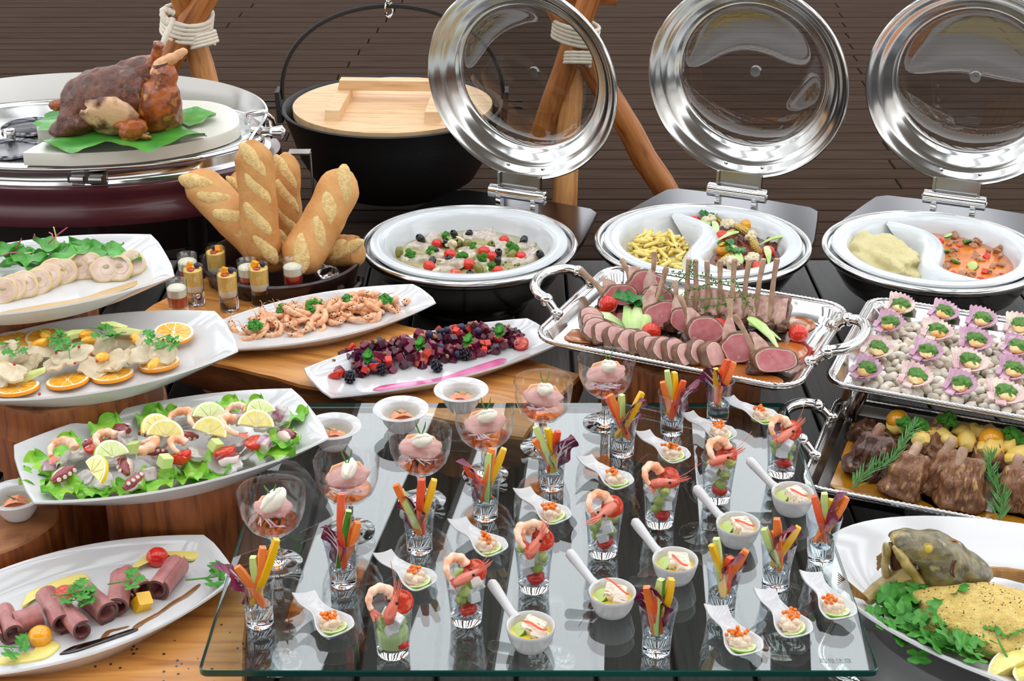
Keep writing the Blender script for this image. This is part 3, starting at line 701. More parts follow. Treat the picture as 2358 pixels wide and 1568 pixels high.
def rrect(L, Wd, rc, inset, z, n=8, m=14):
    a, b = L / 2 - inset, Wd / 2 - inset; r = max(rc - inset, .004); o = []
    for cx, cy, t0 in ((a - r, b - r, 0), (-a + r, b - r, PI / 2), (-a + r, -b + r, PI), (a - r, -b + r, 1.5 * PI)):
        for i in range(n + 1): t = t0 + PI / 2 * i / n; o.append((cx + r * math.cos(t), cy + r * math.sin(t), z))
    out = []
    for i in range(len(o)):
        p, q = Vector(o[i]), Vector(o[(i + 1) % len(o)]); k = m if (p - q).length > r else 1
        for j in range(k): out.append(tuple(p.lerp(q, j / k)))
    return out
def rope_border(g, pts, r, pitch=.0085):
    P = [Vector(p) for p in pts]; seg = []
    for i in range(len(P)):
        a, b = P[i], P[(i + 1) % len(P)]; k = max(1, round((b - a).length / (pitch / 2)))
        for j in range(k): seg.append(a.lerp(b, j / k))
    g.tube(seg + [seg[0]], [r * (1.18 if i % 2 else .86) for i in range(len(seg) + 1)], 8, cap=False)
def handle_mesh(pts, r=.0085):
    g = G(); n = len(pts); rad = [r * (1 + .25 * math.sin(PI * i / (n - 1))) for i in range(n)]
    P = [Vector(p) for p in pts]; sm = []; sr = []
    for i in range(n - 1):      # smooth the polyline
        p0, p1, p2, p3 = P[max(i - 1, 0)], P[i], P[i + 1], P[min(i + 2, n - 1)]
        for j in range(6):
            t = j / 6; sm.append(.5 * ((2 * p1) + (p2 - p0) * t + (2 * p0 - 5 * p1 + 4 * p2 - p3) * t * t + (3 * p1 - p0 - 3 * p2 + p3) * t ** 3)); sr.append(rad[i] * (1 - t) + rad[i + 1] * t)
    sm.append(P[-1]); sr.append(rad[-1])
    g.tube(sm, sr, 12)
    for q in (1, n - 2): g.blob(r * 1.55, 2, 0, 1, Matrix.Translation(P[q]))
    for q in (0, n - 1):
        g.blob(r * 1.3, 2, 0, 1, Matrix.Translation(P[q]))
        g.blob(r * 1.0, 2, 0, 1, Matrix.Translation(P[q] + Vector((0, 0, r * .9)) + (P[q] - P[1 if q == 0 else n - 2]) * .35))
    return g.mesh('tray_handle', 'silver')
def tray(corners, z, label, rc=.05, depth=.03, legs=True, handles=('-x', '+x'), mat='silver', size=None, hz=.012):
    q = [Vector(p[:2]) for p in corners]                # left-front, left-back, right-back, right-front
    ml, mr = (q[0] + q[1]) / 2, (q[2] + q[3]) / 2; c = (ml + mr) / 2; d = mr - ml; ang = math.atan2(d.y, d.x)
    L = d.length; Wd = ((q[1] - q[0]).length + (q[2] - q[3]).length) / 2
    if size: L, Wd = size
    g = G(); r = lambda i, zz: rrect(L, Wd, rc, i, zz)
    g.loft([r(.05, -depth - .003), r(.046, -depth - .003), r(.012, -.008), r(.0, -.004), r(.001, .0), r(.008, .001), r(.014, -.001), r(.017, -.004), r(.030, -depth + .006), r(.040, -depth + .001), r(.05, -depth)], 0)
    body = g.mesh('tray_body', mat, 50)
    g = G(); rope_border(g, r(.003, .001), .0042); rope = g.mesh('rope_border', 'silver', 60)
    parts = [('tray_body', body), ('rope_border', rope)]
    hw = Wd * .21
    for h in handles:
        sx = -1 if h[0] == '-' else 1
        if h[1] == 'x': pts = [(sx * (L / 2 - .004), -hw, .006), (sx * (L / 2 + .018), -hw * .92, .014 + hz), (sx * (L / 2 + .045), -hw * .75, .02 + hz), (sx * (L / 2 + .062), -hw * .3, .022 + hz), (sx * (L / 2 + .062), hw * .3, .022 + hz), (sx * (L / 2 + .045), hw * .75, .02 + hz), (sx * (L / 2 + .018), hw * .92, .014 + hz), (sx * (L / 2 - .004), hw, .006)]
        else: pts = [(-hw, sx * (Wd / 2 - .004), .006), (-hw * .92, sx * (Wd / 2 + .018), .014 + hz), (-hw * .75, sx * (Wd / 2 + .045), .02 + hz), (-hw * .3, sx * (Wd / 2 + .06), .022 + hz), (hw * .3, sx * (Wd / 2 + .06), .022 + hz), (hw * .75, sx * (Wd / 2 + .045), .02 + hz), (hw * .92, sx * (Wd / 2 + .018), .014 + hz), (hw, sx * (Wd / 2 - .004), .006)]
        parts.append(('handle', handle_mesh(pts)))
    if legs:
        H = z - depth
        for sx in (-1, 1):
            for sy in (-1, 1):
                g = G(); x, y = sx * (L / 2 - .055), sy * (Wd / 2 - .055)
                g.tube([(x, y, -depth), (x + sx * .012, y + sy * .012, -depth - H * .25), (x + sx * .004, y + sy * .004, -depth - H * .6), (x + sx * .008, y + sy * .008, -z + .014), (x + sx * .014, y + sy * .014, -z + .006)], [.024, .019, .010, .012, .006], 10)
                for k in range(2):
                    pts = [((.012 - .0018 * i) * math.cos(i * 1.1), 0, (.012 - .0018 * i) * math.sin(i * 1.1)) for i in range(7)]
                    g.tube(pts, .0025, 5, 0, T(x + sx * .012, y + sy * .012, -depth - H * (.22 + .3 * k)) @ RZ(math.atan2(sy, sx) + PI / 2) @ T(0, -.016, 0))
                parts.append(('foot', g.mesh('tray_foot', 'silver')))
    put('silver_tray', parts, (c.x, c.y, z), ang, 1, label, 'tray')
    return c, ang, L, Wd, z - depth
TL = tray([at(1222, 775, .215), at(1398, 612, .215), at(1968, 702, .215), at(1830, 906, .215)], .215, 'rope-edged silver tray of rack of lamb raised on a dark stump', .055, .028, False, ('-x', '+x'))
TS = tray([at(1913, 880, .18), at(1985, 683, .18), at(2358, 740, .18) + Vector((.22, -.09, 0)), at(2358, 972, .18) + Vector((.22, -.09, 0))], .18, 'rope-edged silver tray filled with pebbles and scallop shells', .045, .026, True, ('+x',))
TR = tray([at(1862, 1128, .125), at(1906, 903, .125), at(2358, 985, .125) + Vector((.22, -.09, 0)), at(2358, 1212, .125) + Vector((.22, -.09, 0))], .125, 'deep rope-edged silver tray of braised lamb ribs beside the glass table', .04, .04, True, ('-x',), 'steel_dark')
fa = math.radians(-28)
fc = Vector((.80, 1.725))
tray([fc + Vector((sx * .33 * math.cos(fa) - sy * .24 * math.sin(fa), sx * .33 * math.sin(fa) + sy * .24 * math.cos(fa))) for sx, sy in ((-1, -1), (-1, 1), (1, 1), (1, -1))], .085, 'footed silver tray with rope border underneath the big fish platter', .07, .02, True, ())
# fish platter
def ov(a, b, i, z, n=72): return [((a - i) * math.cos(2 * PI * k / n), (b - i) * math.sin(2 * PI * k / n), z) for k in range(n)]
A, B = .385, .212
g = G(); g.loft([ov(A, B, .09, -.037), ov(A, B, .085, -.040), ov(A, B, .08, -.036), ov(A, B, .006, -.006), ov(A, B, 0, 0), ov(A, B, .002, .003), ov(A, B, .006, .002), ov(A, B, .03, -.012), ov(A, B, .06, -.027), ov(A, B, .08, -.031)])
put('fish_platter', g.mesh('oval_platter', 'porcelain', 60), (fc.x, fc.y, .135), fa, 1, 'large white oval platter carrying the whole fish at lower right', 'platter')
FZ = .106
# glass table sheet on upturned stemware
GL, GR, GF, GB, GZ = -.4075, .4675, 1.557, 2.300, .17
def chamfer_rect(z, i, rc=.012):
    o = []
    for cx, cy, t0 in ((GR - rc, GB - rc, 0), (GL + rc, GB - rc, PI / 2), (GL + rc, GF + rc, PI), (GR - rc, GF + rc, 1.5 * PI)):
        for k in range(5): t = t0 + PI / 2 * k / 4; o.append((cx + (rc - i) * math.cos(t), cy + (rc - i) * math.sin(t), z))
    return o
g = G(); g.add(chamfer_rect(GZ, .0015), [tuple(range(20))]); top = g.mesh('sheet_face', 'sheet_glass', smooth=False)
g = G(); g.add(chamfer_rect(GZ - .010, .0015), [tuple(reversed(range(20)))]); bot = g.mesh('sheet_face', 'sheet_glass', smooth=False)
g = G(); g.loft([chamfer_rect(GZ - .010, .0015), chamfer_rect(GZ - .0085, 0), chamfer_rect(GZ - .0015, 0), chamfer_rect(GZ, .0015)], c0=False, c1=False); edge = g.mesh('polished_edge', 'glass_edge', 30)
tc = bpy.data.curves.new('print', 'FONT'); tc.body = '\u53d6\u6271\u6ce8\u610f'; tc.size = .0105; tc.align_x = 'CENTER'
to = bpy.data.objects.new('print', tc); COL.objects.link(to)
tm = bpy.data.meshes.new_from_object(to.evaluated_get(bpy.context.evaluated_depsgraph_get())); bpy.data.objects.remove(to)
tp = at(1925, 1526, GZ)
tm.transform(Matrix.Translation((tp.x, tp.y, GZ + .0004))); tm.materials.clear(); tm.materials.append(M('print_grey'))
put('glass_tabletop', [('upper_face', top), ('lower_face', bot), ('polished_edge', edge, None, 'dark green polished glass edge'), ('printed_notice', tm, None, 'faint grey printed care notice at the corner')], (0, 0, 0), 0, 1, 'clear rectangular glass tabletop with dark green polished edge', 'glass table')
def stemware(px, py, label, kind='wine'):
    p = at(px, py, 0.0); H = GZ - .0105
    g = G()
    if kind == 'wine': pr = [(.002, .001), (.034, .001), (.036, .003), (.020, .006), (.006, .012), (.0042, .03), (.0045, .055), (.012, .064), (.024, .078), (.033, .10), (.036, .125), (.034, H)]
    else: pr = [(.002, .006), (.020, .001), (.023, .002), (.026, .02), (.033, H)]
    g.lathe(pr, 40, c0=(kind == 'wine')); put('glass_support', g.mesh('stem_glass', 'clear_glass', 60), (p.x, p.y, .0005), 0, 1, label, 'glass')
for px, py, w in ((1270, 1524, 'front middle'), (1798, 1492, 'front right'), (1611, 1232, 'back right'), (640, 1530, 'front left'), (835, 1105, 'back left')):
    stemware(px, py, 'clear stem glass standing on the deck propping up the glass tabletop, %s' % w)
stemware(765, 1410, 'clear tumbler standing under the glass tabletop at the left', 'tumbler')

# ------------------------------------------------------------------ vessels on the glass
def shot_parts():
    g = G(); g.lathe([(.0186, .018), (.0192, .030), (.0212, .050), (.0252, .0735), (.0256, .075), (.0250, .0758), (.0240, .0745), (.0203, .052), (.0178, .033)], 40)
    h = G(); h.lathe([(.001, .0015), (.0165, .0008), (.0188, .003), (.0186, .018), (.0189, .027), (.0172, .0305), (.0140, .0265), (.0060, .0225), (.001, .0220)], 40)
    return [('wall', g.mesh('shot_wall', 'wall_glass', 50)), ('thick_base', h.mesh('shot_base', 'bluish_glass', 50))]
def cup_parts():
    g = G(); g.lathe([(.0216, .014), (.0240, .045), (.0272, .0715), (.0275, .0725), (.0270, .0732), (.0260, .0722), (.0228, .045), (.0205, .0155)], 40)
    h = G(); h.lathe([(.001, .0012), (.0195, .0008), (.0212, .003), (.0216, .014), (.0200, .0145), (.016, .0125), (.001, .012)], 40)
    return [('wall', g.mesh('tumbler_wall', 'wall_glass', 50)), ('thick_base', h.mesh('tumbler_base', 'solid_glass', 50))]
SHOT, CUP = shot_parts(), cup_parts()
def spoon_mesh():
    def fn(u, v):      # u along the spoon (0 handle tip .. 1 bowl tip), v across
        x = -.046 + .094 * u
        K = ((0, .0185), (.1, .0170), (.2, .0143), (.3, .0121), (.38, .0117), (.46, .0132), (.55, .0172), (.65, .0222), (.75, .0252), (.82, .0254), (.9, .0222), (.96, .0150), (1, .0012))
        q = max(j for j in range(len(K) - 1) if u >= K[j][0]); t = (u - K[q][0]) / (K[q + 1][0] - K[q][0]); q0, q3 = K[max(q - 1, 0)][1], K[min(q + 2, len(K) - 1)][1]
        w = .5 * (2 * K[q][1] + (K[q + 1][1] - q0) * t + (2 * q0 - 5 * K[q][1] + 4 * K[q + 1][1] - q3) * t * t + (3 * K[q][1] - q0 - 3 * K[q + 1][1] + q3) * t ** 3)
        w = max(w, .001)
        s = 2 * v - 1; y = s * w
        bowl = max(0, min(1, (u - .30) / .45)); bowl = bowl * bowl * (3 - 2 * bowl)
        base = .0165 * (1 - bowl) + .003 * bowl
        if u > .78: base += .012 * ((u - .78) / .22) ** 2.2
        curl = .010 * max(0, 1 - u / .2) ** 2
        z = base + curl + (.0125 * bowl * (1 - max(0, u - .78) / .22) + .003 * (1 - bowl)) * abs(s) ** 2.2 + .006 * max(0, 1 - u / .3) * (-s)
        return Vector((x, y, z))
    g = G(); g.grid(fn, 34, 17); me = g.mesh('spoon', 'porcelain', 80)
    o = bpy.data.objects.new('t', me); COL.objects.link(o); a = o.modifiers.new('s', 'SOLIDIFY'); a.thickness = .0026; a.offset = -1
    b = o.modifiers.new('u', 'SUBSURF'); b.levels = 1
    r = bpy.data.meshes.new_from_object(o.evaluated_get(bpy.context.evaluated_depsgraph_get())); bpy.data.objects.remove(o); r.transform(T(0, 0, .0012)); return r
SPOON = spoon_mesh()
g = G(); g.lathe([(.001, .001), (.022, .0005), (.0235, .002), (.028, .012), (.0318, .027), (.0325, .031), (.0316, .033), (.0300, .0322), (.0285, .027), (.025, .012), (.020, .006), (.001, .005)], 48)
RAM_BODY = g.mesh('ramekin', 'porcelain', 60)
g = G(); g.tube([(.030, 0, .025), (.042, 0, .029), (.060, 0, .038), (.078, 0, .047), (.086, 0, .051), (.0895, 0, .0525)], [.0075, .0062, .0066, .0078, .0074, .0035], 14); RAM_H = g.mesh('ramekin_handle', 'porcelain', 60)
g = G(); g.lathe([(.0005, .0515), (.012, .0525), (.026, .0585), (.0385, .0715), (.0452, .090), (.0473, .108), (.0480, .1215), (.0476, .1222), (.0470, .1215), (.0463, .108), (.0441, .091), (.0375, .0735), (.0255, .0608), (.012, .055), (.0005, .054)], 56)
COUPE_B = g.mesh('coupe_bowl', 'clear_glass', 60)
g = G(); g.lathe([(.001, .0008), (.0355, .0006), (.0368, .0018), (.030, .0034), (.016, .0065), (.0085, .0105), (.0092, .0125), (.0078, .016), (.0060, .030), (.0068, .044), (.0105, .0535), (.001, .0545)], 40)
COUPE_S = g.mesh('coupe_stem', 'solid_glass', 40)
g = G(); g.lathe([(.001, .002), (.021, .0), (.023, .003), (.030, .014), (.0335, .028), (.036, .0325), (.0460, .0352), (.0472, .0366), (.0462, .0378), (.0345, .0352), (.0315, .033), (.0295, .024), (.024, .011), (.001, .009)], 56)
SBOWL = g.mesh('small_bowl', 'porcelain', 60)
# ================================================================== food prototypes (meshes shared by all copies)
def arc_pts(rc, a0, a1, n, z=0, lift=0):
    return [Vector((rc * math.cos(a0 + (a1 - a0) * i / (n - 1)), rc * math.sin(a0 + (a1 - a0) * i / (n - 1)), z + lift * i / (n - 1))) for i in range(n)]
def prawn_parts(rc=.0155, r=.0068, arc=3.6, mat='shrimp'):
    n = 22; P = arc_pts(rc, 0, arc, n, r)
    rad = [r * (1.0 - .55 * (i / (n - 1)) ** 1.6) * (1 + .09 * (1 if (i % 4) < 2 else -1)) * (.75 if i == 0 else 1) for i in range(n)]
    g = G(); g.tube(P, rad, 10); body = g.mesh('prawn_body', mat, 70)
    g = G(); e = P[-1]; d = (P[-1] - P[-2]).normalized(); s = Vector((-d.y, d.x, 0))
    for k in (-1, 0, 1): g.tube([e, e + d * .006 + s * .002 * k, e + d * .013 + s * .006 * k + Vector((0, 0, .002))], [.0022, .0032, .0012], 6, flat=.45)
    return [('body', body), ('tail_fan', g.mesh('prawn_tail', 'shrimp_head'))]
PRAWN = prawn_parts()
def small_shrimp(arc, sd):
    n = 16; P = arc_pts(.0175, -.2, arc, n, .005)
    g = G(); rad = [.0066 * (1.05 - .6 * (i / (n - 1)) ** 1.5) * (1 + .07 * (-1) ** (i // 2)) for i in range(n)]
    rad[0] = .0035; g.tube(P, rad, 8)
    d = (P[0] - P[1]).normalized(); g.tube([P[0] - d * .002, P[0] + d * .006, P[0] + d * .013, P[0] + d * .017], [.0045, .0052, .003, .0008], 8)
    e = P[-1]; d2 = (P[-1] - P[-2]).normalized(); g.tube([e, e + d2 * .005, e + d2 * .010], [.0016, .0034, .001], 6, flat=.35)
    for k in (0, 1): g.tube([P[0] + d * .014, P[0] + d * .026 + Vector((.004 * (k - .5), .003, .004)), P[0] + d * .036 + Vector((.012 * (k - .5), .006, .003))], .0004, 4)
    for k in range(4): q = P[3 + 2 * k]; g.tube([q, q * .78 + Vector((0, 0, -.002))], .0006, 4)
    b = g.mesh('small_shrimp', 'shrimp_small', 60)
    g = G(); c = P[0] + d * .008
    for s in (-1, 1): g.blob(.0016, 1, 0, 1, Matrix.Translation(c + Vector((0, 0, s * .0044)))); g.blob(.0015, 1, 0, 1, Matrix.Translation(c + Vector((d.y * .004 * s, -d.x * .004 * s, .002))))
    return [('body', b), ('eyes', g.mesh('shrimp_eyes', 'black_eye'))]
SMALLS = [small_shrimp(a, i) for i, a in enumerate((2.0, 2.6, 3.1, 1.5))]
def shrimp_head():
    g = G(); g.tube([(-.022, 0, 0), (-.018, 0, .001), (-.006, 0, .002), (.006, 0, .0015), (.014, 0, .002), (.022, 0, .004)], [.002, .0075, .0088, .0072, .0045, .0012], 12, flat=.85)
    for k in range(5): g.tube([(.012, (k - 2) * .0016, .001), (.026, (k - 2) * .0024, .003 + .001 * (k % 2)), (.038 + .003 * (k % 3), (k - 2) * .003, .006)], [.0012, .0009, .0004], 5)
    g.tube([(.014, 0, .003), (.04, .004, .014), (.062, .012, .024)], .0005, 4)
    b = g.mesh('head_shell', 'shrimp_head', 60)
    g = G()
    for s in (-1, 1): g.blob(.0024, 2, 0, 1, T(.010, s * .0062, .004))
    return [('shell', b), ('eyes', g.mesh('prawn_eyes', 'black_eye'))]
HEAD = shrimp_head()
def citrus(r, th, a1, rind, flesh, nseg=9):
    n = max(6, int(28 * a1 / (2 * PI))); full = a1 > 6.2
    def ring(q, z): return [(q * math.cos(a1 * i / n), q * math.sin(a1 * i / n), z) for i in range(n + (0 if full else 1))]
    g = G()
    g.loft([ring(r * .9, -th / 2), ring(r * .98, -th / 2), ring(r, -th * .25), ring(r, th * .25), ring(r * .98, th / 2)], 0, None, False, False, full)
    g.loft([ring(r * .98, th / 2), ring(r * .86, th / 2 - .0002), ring(.0005, th / 2 - .0006)], 1, None, False, False, full)
    g.loft([ring(.0005, -th / 2), ring(r * .9, -th / 2)], 1, None, False, False, full)
    m = max(1, round(nseg * a1 / (2 * PI)))
    for k in range(m):
        c = a1 * (k + .5) / m; w = a1 / m * .43; q = [(r * .10 * math.cos(c), r * .10 * math.sin(c))]
        q += [(r * .85 * math.cos(c - w + 2 * w * i / 6), r * .85 * math.sin(c - w + 2 * w * i / 6)) for i in range(7)]
        g.loft([[(x, y, -th / 2 - .0006) for x, y in q], [(x, y, th / 2 + .0008) for x, y in q]], 2)
    if not full:   # cut face
        g.add([(0, 0, -th / 2), (r * .95, 0, -th / 2), (r * .95, 0, th / 2), (0, 0, th / 2)], [(0, 1, 2, 3)], 2)
        x, y = math.cos(a1), math.sin(a1); g.add([(0, 0, -th / 2), (r * .95 * x, r * .95 * y, -th / 2), (r * .95 * x, r * .95 * y, th / 2), (0, 0, th / 2)], [(3, 2, 1, 0)], 2)
    return g.mesh('citrus_slice', [rind, 'pith', flesh], 40)
LEMON, LEMON_H = citrus(.021, .005, 2 * PI, 'lemon_rind', 'lemon_flesh'), citrus(.023, .005, PI * .95, 'lemon_rind', 'lemon_flesh')
LIME_H, LIME_S = citrus(.023, .005, PI * .9, 'lime_rind', 'lime_flesh'), citrus(.0195, .003, 2 * PI, 'lime_rind', 'lime_flesh')
ORANGE_H = citrus(.034, .006, 2 * PI, 'orange_rind', 'orange_flesh', 10)
def leaf_mesh(L, Wd, mat, curl=.2, ruff=0.0, sd=0.0, tip=.8, ser=0.0, nu=14, nv=9, name='leaf'):
    def fn(u, v):
        s = 2 * v - 1; w = Wd / 2 * max(0.02, math.sin(PI * min(1, u * tip + .04 + (1 - tip) * u * u)) ** .75)
        if u > .985: w *= .15
        e = 1 + ser * math.sin(u * 34) * (abs(s) > .9) + ruff * .25 * noise.noise(Vector((u * 9, s * 2, sd)))
        z = curl * L * (u - .3) ** 2 * .8 + .12 * Wd * s * s + ruff * Wd * .5 * s * s * math.sin(u * 15 + sd * 3 + s) + ruff * .2 * Wd * noise.noise(Vector((u * 5, s * 3, sd)))
        return Vector(((u - .45) * L, s * w * e, z))
    g = G(); g.grid(fn, nu, nv); return g.mesh(name, mat, 80)
GREENS = [leaf_mesh(.085, .05, 'leaf', .25, .2, i, .85, 0, 20, 13) for i in range(3)]
MINT = leaf_mesh(.027, .016, 'leaf', .35, .05, 1, .8, .12)
LETT = [leaf_mesh(.08, .07, 'lettuce', .12, .26, i * 2.1, .72, .06, 34, 21, 'lettuce_leaf') for i in range(4)]
RADI = [leaf_mesh(.052, .036, 'radicchio', .5, .22, i * 1.7, .6, 0, 16, 9, 'radicchio_leaf') for i in range(3)]
def ribbed(me, L, Wd, i):    # radicchio leaf with its pale rib
    g = G(); g.tube([((u - .45) * L, .001 * math.sin(9 * u), .5 * L * (u - .3) ** 2 * .8 + .0006) for u in [k / 9 for k in range(9)]], [.0028 * (1 - .09 * k) for k in range(9)], 6, flat=.5)
    for s in (-1, 1):
        for u in (.3, .5): g.tube([((u - .45) * L, 0, .5 * L * (u - .3) ** 2 * .8 + .0008), ((u - .27) * L, s * Wd * .22, .5 * L * (u - .12) ** 2 * .8 + .0018), ((u - .15) * L, s * Wd * .3, .5 * L * (u) ** 2 * .8 + .004)], [.0011, .0008, .0003], 5)
    return [('blade', me), ('rib', g.mesh('leaf_rib', 'radicchio_rib'), None, 'pale pink rib')]
RADIC = [ribbed(m, .052, .036, i) for i, m in enumerate(RADI)]
def parsley(sd, curly=False, n=5, size=.02):
    rr_ = random.Random(sd); g = G()
    if curly:
        for k in range(26):
            a, e = rr_.uniform(0, 2 * PI), rr_.uniform(0, 1.4); d = Vector((math.cos(a) * math.cos(e), math.sin(a) * math.cos(e), math.sin(e)))
            g.blob((size * .25, size * .25, size * .17), 2, 1.1, 3.2, Matrix.Translation(d * size * rr_.uniform(.45, .72)) @ align(d), 0, k * 1.3)
        f = g.mesh('curly_leaves', 'parsley', 25); g = G(); g.tube([(0, 0, 0), (size * .6, size * .2, -size * .35)], .0012, 5)
        return [('leaves', f), ('stem', g.mesh('herb_stem', 'parsley'))]
    for k in range(n):
        a = -1.3 + 2.6 * k / max(1, n - 1); L = size * rr_.uniform(.8, 1.1); ba = Vector((size * .35, 0, .002)) + Vector((math.cos(a), math.sin(a), 0)) * size * .3
        X = Matrix.Translation(ba) @ RZ(a) @ RY(-rr_.uniform(.1, .5)) @ RX(rr_.uniform(-.5, .5)); o = [(0, 0, 0)]
        for i in range(11):
            t = i / 10; w = L * .40 * math.sin(PI * (t * .8 + .12)) * (1.2 if i % 3 != 2 else .55); o.append((L * t, w, .12 * L * math.sin(6 * t)))
        o2 = [(x, -y, z) for x, y, z in o]
        for i in range(1, 10):
            c0, c1 = (o[i][0] * .92, 0, -.0008), (o[i + 1][0] * .92, 0, -.0008)
            g.add([c0, c1, o[i + 1], o[i]], [(0, 1, 2, 3)], 0, X); g.add([c0, c1, o2[i + 1], o2[i]], [(3, 2, 1, 0)], 0, X)
    f = g.mesh('parsley_leaves', 'parsley', 30); g = G(); g.tube([(-size * .9, 0, .001), (0, 0, .002), (size * .4, 0, .003)], .0009, 5)
    for k in range(n): a = -1.3 + 2.6 * k / max(1, n - 1); g.tube([(size * .1, 0, .002), (size * .35 + math.cos(a) * size * .3, math.sin(a) * size * .3, .003)], .0006, 4)
    return [('leaves', f), ('stem', g.mesh('herb_stem', 'parsley'))]
PARS = [parsley(i, False, 3 + (i == 1), .020) for i in range(3)]
CURLY = [parsley(10 + i, True, 0, .019) for i in range(2)]
def rosemary(L, n, nl, sd, mat='herb'):
    q = random.Random(sd); g = G(); pts = [Vector((L * i / 10, .006 * math.sin(i * .7 + sd), .004 + .004 * math.sin(i * .9))) for i in range(11)]
    g.tube(pts, .0011, 5); st = g.mesh('herb_stem', 'twig'); g = G()
    for k in range(n):
        t = (k + .5) / n * 10; i = int(t); p = pts[i].lerp(pts[min(i + 1, 10)], t - i); a = q.uniform(0, 2 * PI); ln = nl * q.uniform(.7, 1.1) * (1 - .35 * k / n)
        d = Vector((.8, math.cos(a) * .75, abs(math.sin(a)) * .6)).normalized(); g.tube([p, p + d * ln * .5, p + d * ln + Vector((.002, 0, .001))], [.0008, .0013, .0003], 5, flat=.45)
    return [('stem', st), ('needles', g.mesh('herb_needles', mat))]
def broccoli(sd, top='broccoli', stem='broccoli_stem', s=.02):
    q = random.Random(sd); g = G(); h = G(); g.tube([(0, 0, -s * .7), (0, 0, 0), (0, 0, s * .25)], [s * .26, s * .28, s * .34], 8)
    for k in range(13):
        a, e = q.uniform(0, 2 * PI), q.uniform(.15, 1.5); d = Vector((math.cos(a) * math.cos(e), math.sin(a) * math.cos(e), math.sin(e)))
        if k < 6: g.tube([(0, 0, -s * .1), d * s * .5], [s * .14, s * .12], 6)
        h.blob(s * q.uniform(.24, .36), 2, .5, 5, Matrix.Translation(d * s * .55), 0, k)
    return [('stalk', g.mesh('floret_stalk', stem)), ('crown', h.mesh('floret_crown', top, 25))]
BROC = [broccoli(i) for i in range(3)]
CAUL = [broccoli(20 + i, 'cauliflower', 'cauliflower') for i in range(2)]
def tomato(mat, r=.0125):
    g = G(); g.blob((r, r, r * .95), 3, .03, 2); b = g.mesh('cherry_tomato', mat)
    return b
TOM, TOMY = tomato('tomato'), tomato('tomato_yellow')
def half_tomato():
    g = G(); g.blob((.0125, .0125, .012), 3, .02, 2, None, 0, 0, None); v = [Vector((p.x, p.y, min(p.z, .001))) for p in g.v]; g.v = v
    b = g.mesh('tomato_skin', 'tomato', 30); g = G(); g.lathe([(.0118, .0008), (.0112, .0016), (.0095, .0012), (.008, .0018), (.002, .0022), (.0004, .0022)], 20)
    for k in range(3): a = k * 2.1; g.blob((.0034, .0022, .0012), 1, 0, 1, T(.006 * math.cos(a), .006 * math.sin(a), .0014) @ RZ(a))
    return [('skin', b), ('cut_face', g.mesh('tomato_face', 'tomato_cut'), None, 'pale seeded cut face')]
TOMH = half_tomato()
def olive(mat):
    g = G(); pr = [(.0022, .0072), (.0026, .0098), (.0042, .0098), (.0066, .0072), (.0078, 0), (.0064, -.0072), (.0035, -.0102), (.0003, -.0108)]
    g.lathe([(.0022, .002)] + pr, 18, c0=True); return g.mesh('olive', mat, 70)
OLB, OLG = olive('olive_black'), olive('olive_green')
def penne():
    n = 12; ro, ri, L = .0046, .0034, .034
    def ring(r, z0, sl): return [(r * math.cos(2 * PI * i / n), r * math.sin(2 * PI * i / n), z0 + sl * r * math.cos(2 * PI * i / n)) for i in range(n)]
    g = G(); g.loft([ring(ri, -L / 2, 1), ring(ro, -L / 2, 1), ring(ro, L / 2, 1), ring(ri, L / 2, 1), ring(ri, -L / 2, 1)], c0=False, c1=False); return g.mesh('penne', 'penne', 50)
PENNE = penne()
g = G(); g.tube([(0, 0, -.026), (0, 0, -.02), (0, 0, -.005), (0, 0, .012), (0, 0, .024), (0, 0, .028)], [.003, .0058, .0066, .0055, .0026, .0006], 12)
for k in range(8):
    for j in range(9): a = k * PI / 4 + j * .1; rr0 = [.0061, .0064, .0065, .0063, .006, .0055, .0047, .0038, .0028][j]; g.blob((.0021, .0021, .0024), 1, 0, 1, T(rr0 * math.cos(a), rr0 * math.sin(a), -.017 + j * .0046))
BCORN = g.mesh('baby_corn', 'babycorn', 60)
def bokchoy(L=.06):
    g = G()
    for k in range(3):
        a = (k - 1) * .35; g.tube([(0, 0, .002), (L * .22, a * .010, .007), (L * .5, a * .020, .008), (L * .75, a * .028, .008)], [.007, .0115, .0075, .0045], 9, flat=.55, X=T(0, (k - 1) * .004, .002 * (k % 2)))
    st = g.mesh('bokchoy_stalks', 'bokchoy_white'); g = G()
    for k in range(3): 
        def fn(u, v, k=k):
            s = 2 * v - 1; return Vector((L * .62 + u * L * .6, (k - 1) * .010 * (1 + u) + s * .018 * math.sin(PI * (u * .75 + .15)), .007 + .006 * s * s + .006 * math.sin(4 * u + k) + .003 * k))
        g.grid(fn, 9, 7)
    return [('stalks', st), ('leaves', g.mesh('bokchoy_leaves', 'bokchoy_leaf', 80), None, 'dark green wilted leaves')]
BOK = bokchoy()
g = G()
g.tube([(0, 0, 0), (.016, 0, .004), (.034, .002, .006), (.05, .004, .003), (.056, .005, .001)], [.002, .005, .008, .007, .004], 9, flat=.45); BOKS = g.mesh('bokchoy_stalk', 'bokchoy_white')
